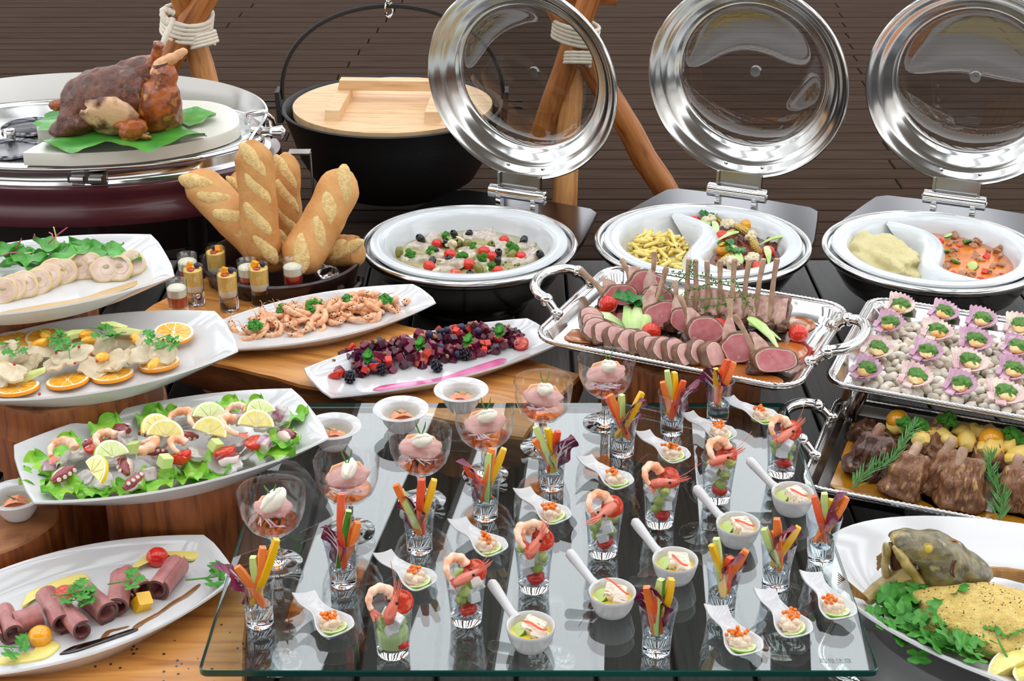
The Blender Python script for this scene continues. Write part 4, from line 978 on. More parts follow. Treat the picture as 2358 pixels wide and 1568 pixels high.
def meat_disc(w, h, th, mats, sd, amp=.12, notch=0, rim=.9):
    """slice lying in xz, thickness along y; materials rim, ring, face"""
    n = 28
    def ring(k, y): return [(w / 2 * math.cos(t) * q * k, y, h / 2 * math.sin(t) * q * k) for t, q in [(2 * PI * i / n, 1 + amp * noise.noise(Vector((math.cos(2 * PI * i / n) * 1.4, math.sin(2 * PI * i / n) * 1.4, sd))) - notch * math.exp(-((2 * PI * i / n - 4.4) / .5) ** 2)) for i in range(n)]]
    g = G(); g.loft([ring(.93, th / 2), ring(1.0, th * .4), ring(1.02, 0), ring(1.0, -th * .4), ring(.95, -th / 2)], 0, None, True, False)
    g.loft([ring(.95, -th / 2), ring(rim, -th / 2 - .0006)], 0, None, False, False); g.loft([ring(rim, -th / 2 - .0006), ring(rim - .07, -th / 2 - .0008)], 1, None, False, False); g.loft([ring(rim - .07, -th / 2 - .0008), ring(.4, -th / 2 - .0014)], 2, None, False, True)
    return g.mesh('meat_slice', mats, 45)
def chop(sd, bl=.085, w=.058, h=.05, th=.024, lean=0.0):
    face = meat_disc(w, h, th, ['lamb_crust', 'lamb_fat', 'lamb_pink'], sd, .22, .1)
    g = G(); x0 = -w * .34; H = h * .5 + bl; pts = [(x0 + lean * t + .004 * math.sin(PI * t), .002 * t, -h * .1 + H * t) for t in (0, .18, .36, .55, .74, .93, 1.0)]
    g.tube(pts, [.008, .007, .0056, .0046, .0048, .0062, .0045], 9); bone = g.mesh('rib_bone', 'bone')
    g = G(); g.loft([[(x0 - .007, -.006, 0), (x0 + .028, -.007, h * .2), (x0 + .028, .007, h * .2), (x0 - .007, .006, 0)], [(x0 - .006, -.004, h * .6), (x0 + .016, -.005, h * .62), (x0 + .016, .005, h * .62), (x0 - .006, .004, h * .6)], [(x0 - .001 + lean * .3, -.003, h * .4 + bl * .5), (x0 + .009 + lean * .3, -.003, h * .4 + bl * .48), (x0 + .009 + lean * .3, .003, h * .4 + bl * .48), (x0 - .001 + lean * .3, .003, h * .4 + bl * .5)]]); mem = g.mesh('rib_membrane', 'lamb_fat', 60)
    g = G(); g.blob((.016, .013, .013), 2, .5, 3, T(x0 - .004, 0, -h * .28), 0, sd); kn = g.mesh('chine', 'lamb_dark')
    return [('meat', face), ('rib_bone', bone, None, 'bare tan rib bone'), ('membrane', mem), ('chine', kn)]
def sheet_curl(w, l, th, sd, mats, bend=.35):
    def f2(u, v, o):
        x, y = (u - .5) * w, (v - .5) * l
        return Vector((x * (1 - .22 * (2 * v - 1) ** 2 + .3 * noise.noise(Vector((v * 3, sd, 0)))), y * (1 - .18 * (2 * u - 1) ** 2 + .3 * noise.noise(Vector((u * 3, 7, sd)))), bend * w * math.cos(u * PI * 1.1 + sd) * .4 + .12 * w * noise.noise(Vector((u * 2, v * 2, sd))) + o))
    g = G(); g.grid(lambda u, v: f2(u, v, th / 2), 10, 8); g.grid(lambda u, v: f2(1 - u, v, -th / 2), 10, 8)
    def edge(p, q): g.loft([[f2(*p(i / 9), th / 2) for i in range(10)], [f2(*p(i / 9), -th / 2) for i in range(10)]], 0, None, False, False, False)
    for p in (lambda t: (t, 0), lambda t: (1 - t, 1), lambda t: (0, 1 - t), lambda t: (1, t)): edge(p, 0)
    return g.mesh('thin_slice', mats, 50)
def roll(sd, L=.05, r=.016, turns=1.35):
    n = 26; th = .0034
    def ring(y, k):
        o = []; ii = []
        for i in range(n + 1):
            a = 2 * PI * turns * i / n; q = (r * (.62 + .38 * i / n) + .0012 * noise.noise(Vector((a, y * 60, sd)))) * k; o.append((q * math.cos(a), y, q * math.sin(a) * .92)); q -= th; ii.append((q * math.cos(a), y, q * math.sin(a) * .92))
        return o + ii[::-1]
    ys = [-L / 2, -L / 2 + .002, -L * .2, L * .2, L / 2 - .002, L / 2]; ks = [.98, 1.0, .95, 1.0, 1.05, 1.02]
    g = G(); g.loft([ring(y + .003 * noise.noise(Vector((y, sd, 1))), k) for y, k in zip(ys, ks)], 0, None, False, False)
    for idx in (0, -1):
        rg = ring(ys[idx], ks[idx]); m = len(rg); f = [(i, i + 1, m - 2 - i, m - 1 - i) for i in range(n)]; g.add(rg, f if idx == 0 else [tuple(reversed(q)) for q in f], 1)
    return g.mesh('beef_roll', ['beef', 'beef_edge'], 60)
ROLLS = [roll(i, .052, .017, t) for i, t in enumerate((1.2, 1.45, 1.3))]
def cube(s, mat, name='diced', tp=.96):
    g = G(); a = s / 2; b = s / 2 * .86
    def sq(k, z): return [(-a * k, -b * k, z), (-b * k, -a * k, z), (b * k, -a * k, z), (a * k, -b * k, z), (a * k, b * k, z), (b * k, a * k, z), (-b * k, a * k, z), (-a * k, b * k, z)]
    g.loft([sq(.88, -a), sq(1, -a * .86), sq(tp, a * .86), sq(.85, a)]); return g.mesh(name, mat, 35)
def octo(sd):
    g = G(); g.blob((.0155, .009, .0085), 2, .4, 2, None, 0, sd); w = g.mesh('octopus_flesh', 'octopus_white')
    g = G(); g.tube([(-.018, -.003, .002), (-.006, -.005, .004), (.008, -.005, .005), (.018, -.002, .003)], [.004, .0078, .0074, .003], 9); sk = g.mesh('octopus_skin', 'octopus_red')
    g = G()
    for k in range(4): g.lathe([(.0012, .0016), (.0018, .0024), (.0028, .0016), (.003, 0)], 10, 0, T(-.012 + .008 * k, -.0118 + .001 * abs(k - 1.5), .006) @ RX(1.0), c0=True)
    return [('flesh', w), ('skin', sk, None, 'dark red skin'), ('suckers', g.mesh('suckers', 'octopus_white'))]
OCTO = [octo(i) for i in range(3)]
SQUID = [sheet_curl(.046, .034, .005, i * 2.3, 'squid', .3) for i in range(3)]
CHSL = [sheet_curl(.046, .040, .0042, i * 1.9, 'chicken_slice', .12) for i in range(4)]
CROLL = []
for i in range(3):
    me = meat_disc(.047, .041, .013, ['chicken_skin', 'chicken_skin', 'chicken_pale'], i * 3.3, .16, .05, .93); g = G(); g.blob((.0055, .002, .004), 2, .3, 2, T(.003, -.0075, .003), 0, i)
    sp = G(); sp.tube([(.004 + (.005 + .0012 * t) * math.cos(t), -.0078, (.004 + .0011 * t) * math.sin(t)) for t in [.3 * k for k in range(26)]], .0007, 5); CROLL.append([('slice', me), ('filling', g.mesh('filling', 'filling_tan'), None, 'small tan filling'), ('fold_line', sp.mesh('fold_line', 'chicken_pale'))])
LSLICE = [meat_disc(.050, .044, .021, ['lamb_crust', 'lamb_fat', 'lamb_pale'], 5 + i * 2.7, .3, .1, .88) for i in range(3)]
g = G()
for k in range(9):
    for j in range(5): a, e = 2 * PI * k / 9 + .3 * j, -1.1 + j * .62; g.blob(.0021, 1, 0, 1, T(.0068 * math.cos(a) * math.cos(e), .0068 * math.sin(a) * math.cos(e), .0085 * math.sin(e)))
g.blob(.0062, 1); BBERRY = g.mesh('blackberry', 'blackberry', 60)
g = G(); g.lathe([(.0004, .0042), (.0016, .0042), (.0022, .0052), (.0034, .0048), (.0056, .002), (.0058, -.001), (.004, -.0045), (.0004, -.0055)], 14); UBERRY = g.mesh('blueberry', 'blueberry', 60)
g = G(); g.blob((.0055, .0035, .003), 1, .6, 3); WALN = g.mesh('walnut_bit', 'walnut', 20)
def stick(L, w, mat, bend=0.0, sd=0, m2=None, name='stick'):
    g = G(); a = w / 2; rings = []
    for i in range(7):
        t = i / 6; o = bend * L * (t - .5) ** 2; k = (.7 + .3 * min(1, t * 4)) * (1 if i < 6 else .8); rings.append([(x * a * k + o, y * a * k, L * t) for x, y in ((-1, -.8), (-.8, -1), (.8, -1), (1, -.8), (1, .8), (.8, 1), (-.8, 1), (-1, .8))])
    g.loft(rings)
    if m2: g.loft([[(p[0] - a * .08, p[1], p[2]) for p in (r[7], r[0], r[1])] for r in rings], 1, None, False, False, False)
    return g.mesh(name, [mat] + ([m2] if m2 else []), 40)
CARROT, CARROT2, PEPPER, CUC = stick(.072, .0125, 'carrot', .25), stick(.068, .0125, 'carrot_red', -.2), stick(.074, .0120, 'pepper_yellow', .35), stick(.072, .0120, 'cucumber', -.1, 0, 'cucumber_skin')
def scallop(sd):
    q = random.Random(sd)
    def fn(u, v):
        a = (v - .5) * 2.35; rg = math.cos(a * 34); r = .040 * (.04 + .96 * u) * (1 - .16 * abs(2 * v - 1) ** 2.5) * (1 + .018 * rg * u)
        return Vector((r * math.cos(a) - .020, r * math.sin(a) * 1.02, .013 * u ** 2.4 + .0011 * rg * u + .002))
    g = G(); g.grid(fn, 8, 105); g.grid(lambda u, v: fn(1 - u, v) + Vector((0, 0, -.0016)), 8, 105)
    g.loft([[fn(1, j / 104) for j in range(105)], [fn(1, j / 104) + Vector((0, 0, -.0016)) for j in range(105)]], 0, None, False, False, False)
    for s in (-1, 1): g.loft([[(-.0195, s * .001, .003), (-.010, s * .011, .006), (-.017, s * .018, .005), (-.0245, s * .006, .003)], [(-.0195, s * .001, .0005), (-.010, s * .011, .0035), (-.017, s * .018, .0025), (-.0245, s * .006, .0005)]])
    sh = g.mesh('scallop_shell', 'shell_pink' if sd % 3 else 'shell_cream', 60)
    g = G(); g.blob((.011, .012, .006), 2, .25, 2.5, T(-.003, -.005, .008), 0, sd); mt = g.mesh('scallop_flesh', 'scallop_meat')
    g = G(); g.blob((.0125, .0140, .0072), 3, .5, 3.0, T(.001, .001, .010), 0, sd + .5); g.blob((.006, .007, .004), 2, .4, 3, T(.010, -.004, .008)); return [('shell', sh), ('flesh', mt), ('herb_topping', g.mesh('herb_topping', 'pesto'), None, 'bright green chopped herb topping')]
SCAL = [scallop(i) for i in range(5)]
PEBB = []
for i in range(5): g = G(); g.blob((.009, .0065, .0055), 2, .35, 1.6, None, 0, i * 3.3); PEBB.append(g.mesh('pebble', 'pebble' if i % 3 else 'pebble_grey', 50))
CHUNK = []
for i in range(3): g = G(); g.blob((.010, .008, .006), 2, .7, 1.8, None, 0, i * 2.9); CHUNK.append((g.mesh('meat_chunk', 'meat_chunk', 40)))
g = G(); g.blob((.010, .009, .006), 2, .6, 1.8, None, 0, 4.4); STEWC = g.mesh('stew_chunk', 'stew_meat', 40)
POT = []
for i in range(3): g = G(); g.blob((.017, .014, .011), 2, .3, 1.4, None, 0, i * 4.1); POT.append(g.mesh('potato_piece', 'potato', 35))
def disc_half(r, z, rot, c, side, mat, name, label, cat, rag=.004):
    """pool on one side of the s-shaped divider"""
    ys = [-.92 * r + 1.84 * r * i / 24 for i in range(25)]; S_ = [(.045 * math.sin(PI * y / .186), y) for y in ys]
    a1 = math.atan2(ys[-1], S_[-1][0]); a0 = math.atan2(ys[0], S_[0][0]); 
    if side > 0: arc = [(a1 + (a0 - a1) * i / 24) for i in range(1, 24)]
    else: arc = [(a1 + (a0 + 2 * PI - a1) * i / 24) for i in range(1, 24)]
    o = S_ + [(r * math.cos(t), r * math.sin(t)) for t in arc]
    if side < 0: o = o
    cx, cy = sum(p[0] for p in o) / len(o), sum(p[1] for p in o) / len(o); g = G()
    def rg(k, zz): return [(cx + (x - cx) * k, cy + (y - cy) * k, zz + .0015 * noise.noise(Vector((x * 60, y * 60, k)))) for x, y in o]
    g.loft([rg(1.0, z - .004), rg(.99, z), rg(.7, z + .004), rg(.35, z + .006)], 0, None, False, True)
    return put(name, g.mesh(name, mat, 80), c, rot, 1, label, cat)
def pool(pts, z, mat, name, label, cat, th=.0025, jit=.0):
    P = [at(x, y, z) for x, y in pts]; n = len(P); sm = []
    for i in range(n):
        p0, p1, p2, p3 = P[i - 1], P[i], P[(i + 1) % n], P[(i + 2) % n]
        for j in range(5): t = j / 5; sm.append(.5 * ((2 * p1) + (p2 - p0) * t + (2 * p0 - 5 * p1 + 4 * p2 - p3) * t * t + (3 * p1 - p0 - 3 * p2 + p3) * t ** 3))
    c = sum(sm, Vector()) / len(sm); g = G()
    g.loft([[(p - c) for p in sm], [(p - c) * .985 + Vector((0, 0, th * .7)) for p in sm], [(p - c) * .93 + Vector((0, 0, th)) for p in sm], [(p - c) * .4 + Vector((0, 0, th * 1.05)) for p in sm]], 0, None, False, True)
    return put(name, g.mesh(name, mat, 80), c, 0, 1, label, cat)
def baguette(p0, p1, r, sd, mat='crust'):
    L = (Vector(p1) - Vector(p0)).length; n = 26; g = G(); pts, rad = [], []
    for i in range(n + 1):
        t = i / n; e = min(1, (math.sin(PI * min(max(t, .0), 1)) * 2.4 + .04)) ** .5; pts.append((.006 * noise.noise(Vector((t * 3, sd, 0))), .006 * noise.noise(Vector((t * 3, sd, 4))), L * t)); rad.append(max(.004, r * e * (1 + .07 * noise.noise(Vector((t * 7, sd, 2))))))
    g.tube(pts, rad, 26, 0)
    b = g.mesh('loaf', mat, 80); sc = []; m = max(2, round(L / .06))
    for k in range(m):
        t = (k + .7) / (m + .4); g = G(); i = int(t * n); q = rad[i]
        X = T(pts[i][0], pts[i][1], L * t) @ RZ(-PI / 2 + .12 * math.sin(k * 3 + sd)) @ T(q * .72, 0, 0) @ RX(.5)
        g.blob((q * .335, q * .42, .044), 3, .07, 2.2, X, 0, k + sd); sc.append(('score', g.mesh('baguette_score', 'crumb', 60)))
    X = Matrix.Translation(p0) @ align(Vector(p1) - Vector(p0)); return [('loaf', b)] + [(a, c, None, 'pale split crumb') if j == 0 else (a, c) for j, (a, c) in enumerate(sc)], X
def facing(p0, p1):
    """frame with z along p0-p1 and -y turned to the camera"""
    z = (Vector(p1) - Vector(p0)).normalized(); v = (Vector((0, 0, CAMH)) - Vector(p0)).normalized(); x = (-v).cross(z).normalized()
    y = z.cross(x); return Matrix((x, y, z)).transposed().to_4x4()
# ================================================================== laying out the food
def crop(ox, oy, k): return lambda x, y: (ox + x / k, oy + y / k)
def many(name, kinds, spots, z, label, cat, group, tilt=.4, s=(1, 1), cv=None, dz=0.0, yaw=None):
    """one thing per spot; kinds is a list of prototypes"""
    for i, q in enumerate(spots):
        p = cv(*q[:2]) if cv else q[:2]
        zz = z + (q[2] if len(q) > 2 else 0)
        L = label if isinstance(label, str) else label[i]
        put(name, kinds[i % len(kinds)], at(p[0], p[1], zz) + Vector((0, 0, dz)), (rr(-tilt, tilt), rr(-tilt, tilt), (rr(0, 2 * PI) if yaw is None else yaw + rr(-.4, .4))), rr(*s), L, cat, group)
def heap(n, A, B, wid, z, h, mind, tries=60):
    """spots in world units filling a mound along A-B (world points)"""
    A, B = Vector(A[:2]), Vector(B[:2]); d = B - A; L = d.length; t = d / L; nn = Vector((-t.y, t.x)); out = []
    for k in range(n):
        for _ in range(tries):
            u, v = rr(0, 1), rr(-1, 1)
            if v * v + (2 * u - 1) ** 8 > 1: continue
            p = A + t * (u * L) + nn * (v * wid); hz = h * (1 - v * v) * min(1, 5 * u, 5 * (1 - u)) * (rr(.15, 1.0))
            if all((Vector((p.x, p.y, z + hz)) - o).length > mind for o in out): out.append(Vector((p.x, p.y, z + hz))); break
    return sorted(out, key=lambda p: p.z)
# ---------------- left chafing dish
c1 = crop(820, 440, 4.21); ZB = .104
g = G(); g.lathe([(.182, -.004), (.176, 0), (.12, .0015), (.05, .001), (.0005, .0015)], 60); put('fish_broth', g.mesh('broth', 'broth'), (CF[0].x, CF[0].y, ZB), 0, 1, 'oily yellowish broth around the fish in the left chafing dish', 'broth')
FIL = []
for i in range(3):
    g = G(); g.loft([[(-.028, -.017, 0), (.027, -.019, 0), (.03, .016, 0), (-.025, .018, 0)], [(-.027, -.016, .008), (.026, -.017, .010), (.028, .015, .009), (-.024, .017, .010)], [(-.022, -.012, .013), (.021, -.013, .014), (.022, .012, .012), (-.02, .013, .014)]], 0, RZ(i), True, False)
    b = g.mesh('fish_flesh', 'fish_white', 60); g = G(); g.add([(-.022, -.012, .0131), (.021, -.013, .0141), (.022, .012, .0121), (-.02, .013, .0141)], [(0, 1, 2, 3)], 0, RZ(i)); FIL.append([('flesh', b), ('skin', g.mesh('fish_skin', 'fish_skin'), None, 'silvery scaled skin')])
many('fish_fillet', FIL, [(740, 480), (620, 565), (1160, 470), (1290, 460), (1650, 555), (1680, 640), (930, 735, .006), (1500, 690), (1630, 705), (600, 690), (850, 780), (500, 670), (1400, 560), (1120, 600), (1000, 690), (780, 640), (1230, 700), (1330, 620)], ZB - .004, 'skin-on white fish piece in broth in the left chafing dish', 'fish', 'fish pieces in the left chafing dish', .2, (.85, 1.15), c1)
many('black_olive', [OLB], [(625, 460), (950, 418), (1092, 420), (1625, 480), (1785, 615), (875, 510), (737, 680), (905, 668), (1372, 680), (1375, 605), (1105, 820), (770, 585)], ZB + .010, 'pitted black olive in the left chafing dish', 'olive', 'black olives in the left chafing dish', .9, (1.1, 1.25), c1)
many('green_olive', [OLG], [(418, 590), (995, 505), (1078, 518), (1307, 520), (1510, 622), (1187, 748)], ZB + .010, 'green olive in the left chafing dish', 'olive', 'green olives in the left chafing dish', .8, (1.15, 1.35), c1)
many('cherry_tomato', [TOM], [(785, 515), (910, 620), (708, 730), (1092, 712), (1435, 480), (1598, 635), (1315, 635), (1375, 780), (1240, 590)], ZB + .008, 'red cherry tomato among fish and olives in the left chafing dish', 'tomato', 'cherry tomatoes in the left chafing dish', .6, (1.0, 1.2), c1)
many('tomato_half', [TOMH], [(960, 806)], ZB + .008, 'halved cherry tomato at the front rim of the left chafing dish', 'tomato', None, .1, 1.25 * Vector((1, 1)), c1) if False else put('tomato_half', TOMH, at(*c1(960, 806), ZB + .012), (.5, 0, 0), 1.25, 'halved cherry tomato at the front of the left chafing dish', 'tomato')
many('broccoli_floret', BROC, [(880, 455), (530, 615), (740, 595), (1155, 545), (1490, 550), (1225, 650), (1325, 735), (1030, 650), (1550, 575)], ZB + .012, 'green broccoli floret in the left chafing dish', 'broccoli', 'broccoli florets in the left chafing dish', .7, (.75, 1.0), c1)
many('cauliflower_floret', CAUL, [(925, 535)], ZB + .012, 'yellowish cauliflower floret beside broccoli in the left chafing dish', 'cauliflower', None, .4, (.9, .9), c1)
g = G(); g.blob((.011, .007, .003), 2, .3, 2); GARL = g.mesh('garlic_slice', 'garlic')
many('garlic_slice', [GARL], [(1015, 465), (770, 770), (820, 670), (1130, 615), (1020, 590), (1250, 560)], ZB + .012, 'pale garlic slice in the left chafing dish', 'garlic', 'garlic slices in the left chafing dish', .8, (.9, 1.2), c1)
g = G(); g.blob(.0032, 1, .1, 2); CAP = g.mesh('caper', 'caper')
many('caper', [CAP], [(rr(500, 1700), rr(690, 790)) for _ in range(14)] + [(rr(1380, 1680), rr(590, 760)) for _ in range(12)], ZB + .008, 'small green caper floating in the left chafing dish', 'caper', 'capers in the left chafing dish', .6, (.9, 1.3), c1)
# ---------------- middle chafing dish
c2 = crop(1360, 440, 4.367)
disc_half(.176, .110, math.radians(14), CF[1], 1, 'stew', 'beef_stew', 'brown beef stew in the right half of the middle chafing dish', 'stew')
many('stew_chunk', [STEWC], [(rr(1250, 1900), rr(400, 720)) for _ in range(40)], .115, 'chunk of brown stewed beef in the middle chafing dish', 'meat', 'stew meat in the middle chafing dish', 1, (.7, 1.2), c2)
many('cherry_tomato', [TOM], [(1045, 310), (1320, 460), (1790, 610), (1690, 770)], .124, 'red cherry tomato on the stew in the middle chafing dish', 'tomato', 'red tomatoes on the stew', .5, (1.15, 1.3), c2)
many('yellow_tomato', [TOMY], [(1575, 345), (1335, 590)], .124, ['yellow cherry tomato at the back of the stew in the middle chafing dish', 'yellow cherry tomato beside the white divider in the middle chafing dish'], 'tomato', 'yellow tomatoes on the stew', .5, (1.3, 1.4), c2)
many('cauliflower_floret', CAUL, [(1200, 320), (1390, 365), (1640, 485), (1630, 700), (1400, 745)], .123, 'white cauliflower floret on the stew in the middle chafing dish', 'cauliflower', 'cauliflower on the stew', .6, (1.1, 1.35), c2)
for i, (x, y, yw, tl) in enumerate(((1285, 290, -.6, 1.2), (1520, 380, -.5, 1.3), (1350, 455, .7, 1.3), (1660, 570, -.1, .5), (1365, 680, .6, 1.1))):
    put('baby_corn', BCORN, at(*c2(x, y), .125), (0, tl if yw > 0 else -tl, yw), 1.15, 'yellow baby corn on the stew in the middle chafing dish', 'corn', 'baby corn on the stew')
for i, (x, y, yw) in enumerate(((1270, 480, 1.5), (1250, 515, .1), (1140, 370, 1.2), (1790, 740, 1.45), (1700, 540, -.1), (1490, 740, 1.7))):
    put('bok_choy', BOK if i in (2, 5) else BOKS, at(*c2(x, y), .119), (0, -.35, yw), 1.05 if i not in (2, 5) else .7, 'green bok choy piece on the stew in the middle chafing dish', 'bok choy', 'bok choy on the stew')
put('bok_choy', BOK, at(*c2(1500, 640), .120), (0, -.2, 2.4), .75, 'folded dark bok choy leaf in the centre of the stew', 'bok choy')
pc = Matrix.Translation(CF[1]) @ RZ(math.radians(14))
def local(m, x, y, z): return m @ Vector((x, y, z))
A, B = at(*c2(400, 640), .09), at(*c2(970, 640), .09)
for p in heap(110, A, B, .080, .094, .042, .0100): put('penne', PENNE, p, (PI / 2 + rr(-.5, .5), rr(-.4, .4), rr(0, 2 * PI)), 1.0, 'yellow penne tube in the left half of the middle chafing dish', 'pasta', 'penne in the middle chafing dish')
for x, y in ((640, 740), (720, 790), (830, 800), (930, 790), (520, 700), (880, 740), (760, 730), (990, 720)): put('penne', PENNE, at(*c2(x, y), .108), (PI / 2 + rr(-.5, .5), rr(-.4, .4), rr(0, 2 * PI)), 1.0, 'yellow penne tube in the left half of the middle chafing dish', 'pasta', 'penne in the middle chafing dish')
# ---------------- right chafing dish
c3 = crop(1360, 0, 2.063)
disc_half(.176, .114, math.radians(18), CF[2], 1, 'curry', 'orange_curry', 'orange vegetable curry in the right half of the right chafing dish', 'curry')
many('curry_meat', CHUNK, [(rr(1670, 1980), rr(1110, 1330)) for _ in range(60)], .120, 'brown meat chunk in the orange curry', 'meat', 'meat chunks in the curry', 1, (.6, 1.1), c3)
g = G(); g.lathe([(.0095, -.0025), (.0102, -.002), (.0102, .002)], 20, 0); g.lathe([(.0102, .002), (.0094, .0025), (.0005, .0027)], 20, 1); ZUC = g.mesh('zucchini_slice', ['cucumber_skin', 'cucumber'], 40)
many('zucchini_slice', [ZUC], [(1690, 1195), (1735, 1240), (1815, 1265), (1700, 1120), (1790, 1150)], .124, 'green zucchini slice in the orange curry', 'zucchini', 'zucchini slices in the curry', .8, (.9, 1.2), c3)
TCU = cube(.013, 'red_pepper', 'tomato_dice')
many('tomato_dice', [TCU], [(1750, 1170), (1870, 1290), (1790, 1335), (1660, 1150), (1950, 1310), (1880, 1220), (1850, 1330), (1720, 1300)], .121, 'red tomato dice in the orange curry', 'tomato', 'tomato dice in the curry', 1, (.7, 1.1), c3)
g = G(); g.blob((.080, .118, .055), 6, .28, 3.0, None, 0, 3.3, -.002)
g.v = [p * (1 + .05 * noise.noise(p * 90) + .035 * noise.noise(p * 260)) for p in g.v]; me = g.mesh('couscous', 'couscous', 180)
o = put('couscous_mound', me, at(2030, 612, .095), math.radians(14), 1, 'mound of pale yellow couscous in the right chafing dish', 'couscous', kind='stuff')
# ---------------- bread
BB = Vector((-.50, 2.98, 0))
g = G(); g.lathe([(.01, .002), (.115, .001), (.122, .004), (.128, .03), (.15, .10), (.165, .150), (.171, .160), (.172, .166), (.168, .170), (.163, .166), (.145, .10), (.12, .03), (.01, .02)], 64)
bw = g.mesh('bread_bowl', 'bowl_brown', 50); pr = [('bowl', bw)]
for t in (-.55, 2.7):
    g = G(); c, s = math.cos(t), math.sin(t)
    g.tube([(c * .165 - s * k, s * .165 + c * k, z) for k, z in ((-.035, .150), (-.03, .135), (0, .125), (.03, .135), (.035, .150))], .008, 10, X=T(c * .018, s * .018, 0)); pr.append(('handle', g.mesh('bowl_handle', 'lacquer_dark')))
g = G(); g.grid(lambda u, v: Vector((.022 * math.cos(2 * PI * v) * (1 + .3 * noise.noise(Vector((u * 8, v * 8, 0)))), .05 * (u - .5), .018 * math.sin(2 * PI * v) * (1 + .5 * noise.noise(Vector((u * 9, v * 9, 4)))))), 12, 18)
pf = at(752, 620, .13) - BB; me = g.mesh('film', 'plastic_film', 30); me.transform(Matrix.Translation(pf + Vector((0, -.01, 0))) @ RZ(.4)); pr.append(('handle_film', me, None, 'crinkled clear film wrapped round the handle'))
put('bread_bowl', pr, BB, 0, 1, 'dark brown round bowl holding the upright baguettes', 'bowl')
for nm, a, Ya, b, Yb, r, lab in (('baguette', (655, 615), 2.93, (432, 402), 3.04, .043, 'wide pale baguette leaning left in the bread bowl'),
                              ('baguette', (612, 612), 2.90, (577, 322), 2.97, .039, 'tallest darker baguette standing upright in the middle of the bread bowl'),
                              ('baguette', (668, 600), 3.05, (655, 352), 3.09, .031, 'baguette standing behind the tallest one, to its right'),
                              ('baguette', (672, 625), 2.88, (808, 398), 3.02, .045, 'pale baguette leaning right in the bread bowl'),
                              ('baguette', (740, 575), 2.98, (834, 577), 2.96, .034, 'short dark-crusted bread end lying at the right rim of the bread bowl'),
                              ('baguette', (600, 600), 3.06, (545, 395), 3.10, .03, 'baguette almost hidden behind the tallest one, to its left')):
    p0, p1 = aty(a[0], a[1], Ya), aty(b[0], b[1], Yb); parts, _ = baguette(p0, p1, r, a[0] * .7, 'crust' if r > .04 else 'crust_dark')
    put(nm, parts, p0, facing(p0, p1), 1, lab, 'baguette', 'baguettes in the bread bowl')
# ---------------- dessert shots on the slab
g = G(); g.lathe([(.0196, .024), (.0212, .0835), (.0208, .0845), (.0200, .0835), (.0190, .033)], 36); h = G(); h.lathe([(.0005, .0012), (.0175, .0008), (.019, .002), (.0196, .024), (.0185, .0315), (.016, .0284), (.010, .0254), (.0005, .0242)], 36)
DSH = [('wall', g.mesh('shot_wall', 'wall_glass', 50)), ('thick_base', h.mesh('shot_base', 'solid_glass', 50))]
g = G(); g.lathe([(.0005, .0250), (.0098, .0262), (.0156, .0292), (.0182, .034), (.0187, .045)], 32); LOW_Y, g2 = g.mesh('cream_layer', 'pannacotta'), G()
g2.lathe([(.0187, .045), (.0196, .0765), (.018, .078), (.0005, .0786)], 32); TOP_Y = g2.mesh('mango_layer', 'mango')
g = G(); g.lathe([(.0005, .0250), (.0098, .0262), (.0156, .0292), (.0182, .034), (.0189, .052)], 32); LOW_R = g.mesh('jelly_layer', 'red_jelly')
g = G(); g.lathe([(.0189, .052), (.0195, .068), (.0165, .0715), (.010, .0735), (.0005, .074)], 32); TOP_R = g.mesh('cream_layer', 'pannacotta')
MCU = cube(.0125, 'mango_cube', 'mango_dice')
g = G(); g.blob((.009, .008, .003), 2, .3, 2); RJ = g.mesh('jelly_drop', 'red_jelly')
WY = ['second from the left at the back', 'front left of the four', 'front centre of the four', 'right of the four']
for i, (x, y) in enumerate(((503, 658), (451, 700), (529, 712), (601, 697))):
    p = at(x, y, .1305); w = ('rearmost', 'left', 'front', 'right')[i]
    put('dessert_glass', DSH, p, 0, 1, 'shot glass of yellow mango dessert, %s of the four mango ones' % w, 'glass', 'mango dessert shots')
    put('mango_dessert', [('cream_layer', LOW_Y, None, 'white cream layer'), ('mango_layer', TOP_Y, None, 'yellow mango layer')], p, 0, 1, 'two-layer mango cream filling the %s mango shot glass' % w, 'dessert')
    put('jelly_drop', RJ, p + Vector((-.002, -.008, .0795)), rr(0, 6), 1, 'red jelly spoonful on the %s mango dessert' % w, 'jelly')
    put('mango_dice', MCU, p + Vector(((-.007, -.006, -.004, -.007)[i] if i else .007, .002, .085)), (.3, .2, rr(0, 3)), 1, 'yellow mango cube on the %s mango dessert' % w, 'mango')
    put('blueberry', UBERRY, p + Vector((.009 if i else -.004, .003 if i else .008, .084)), (.4, .2, 0), 1.05, 'dark blueberry on the %s mango dessert' % w, 'blueberry')
for i, (x, y) in enumerate(((438, 672), (414, 735), (575, 686), (678, 684))):
    p = at(x, y, .1305); w = ('rear left', 'front left', 'middle', 'rightmost')[i]
    put('dessert_glass', DSH, p, 0, 1, 'shot glass of white cream over red jelly, the %s one' % w, 'glass', 'red and white dessert shots')
    put('jelly_dessert', [('jelly_layer', LOW_R, None, 'red jelly layer'), ('cream_layer', TOP_R, None, 'white cream layer')], p, 0, 1, 'cream over red jelly filling the %s red shot glass' % w, 'dessert')
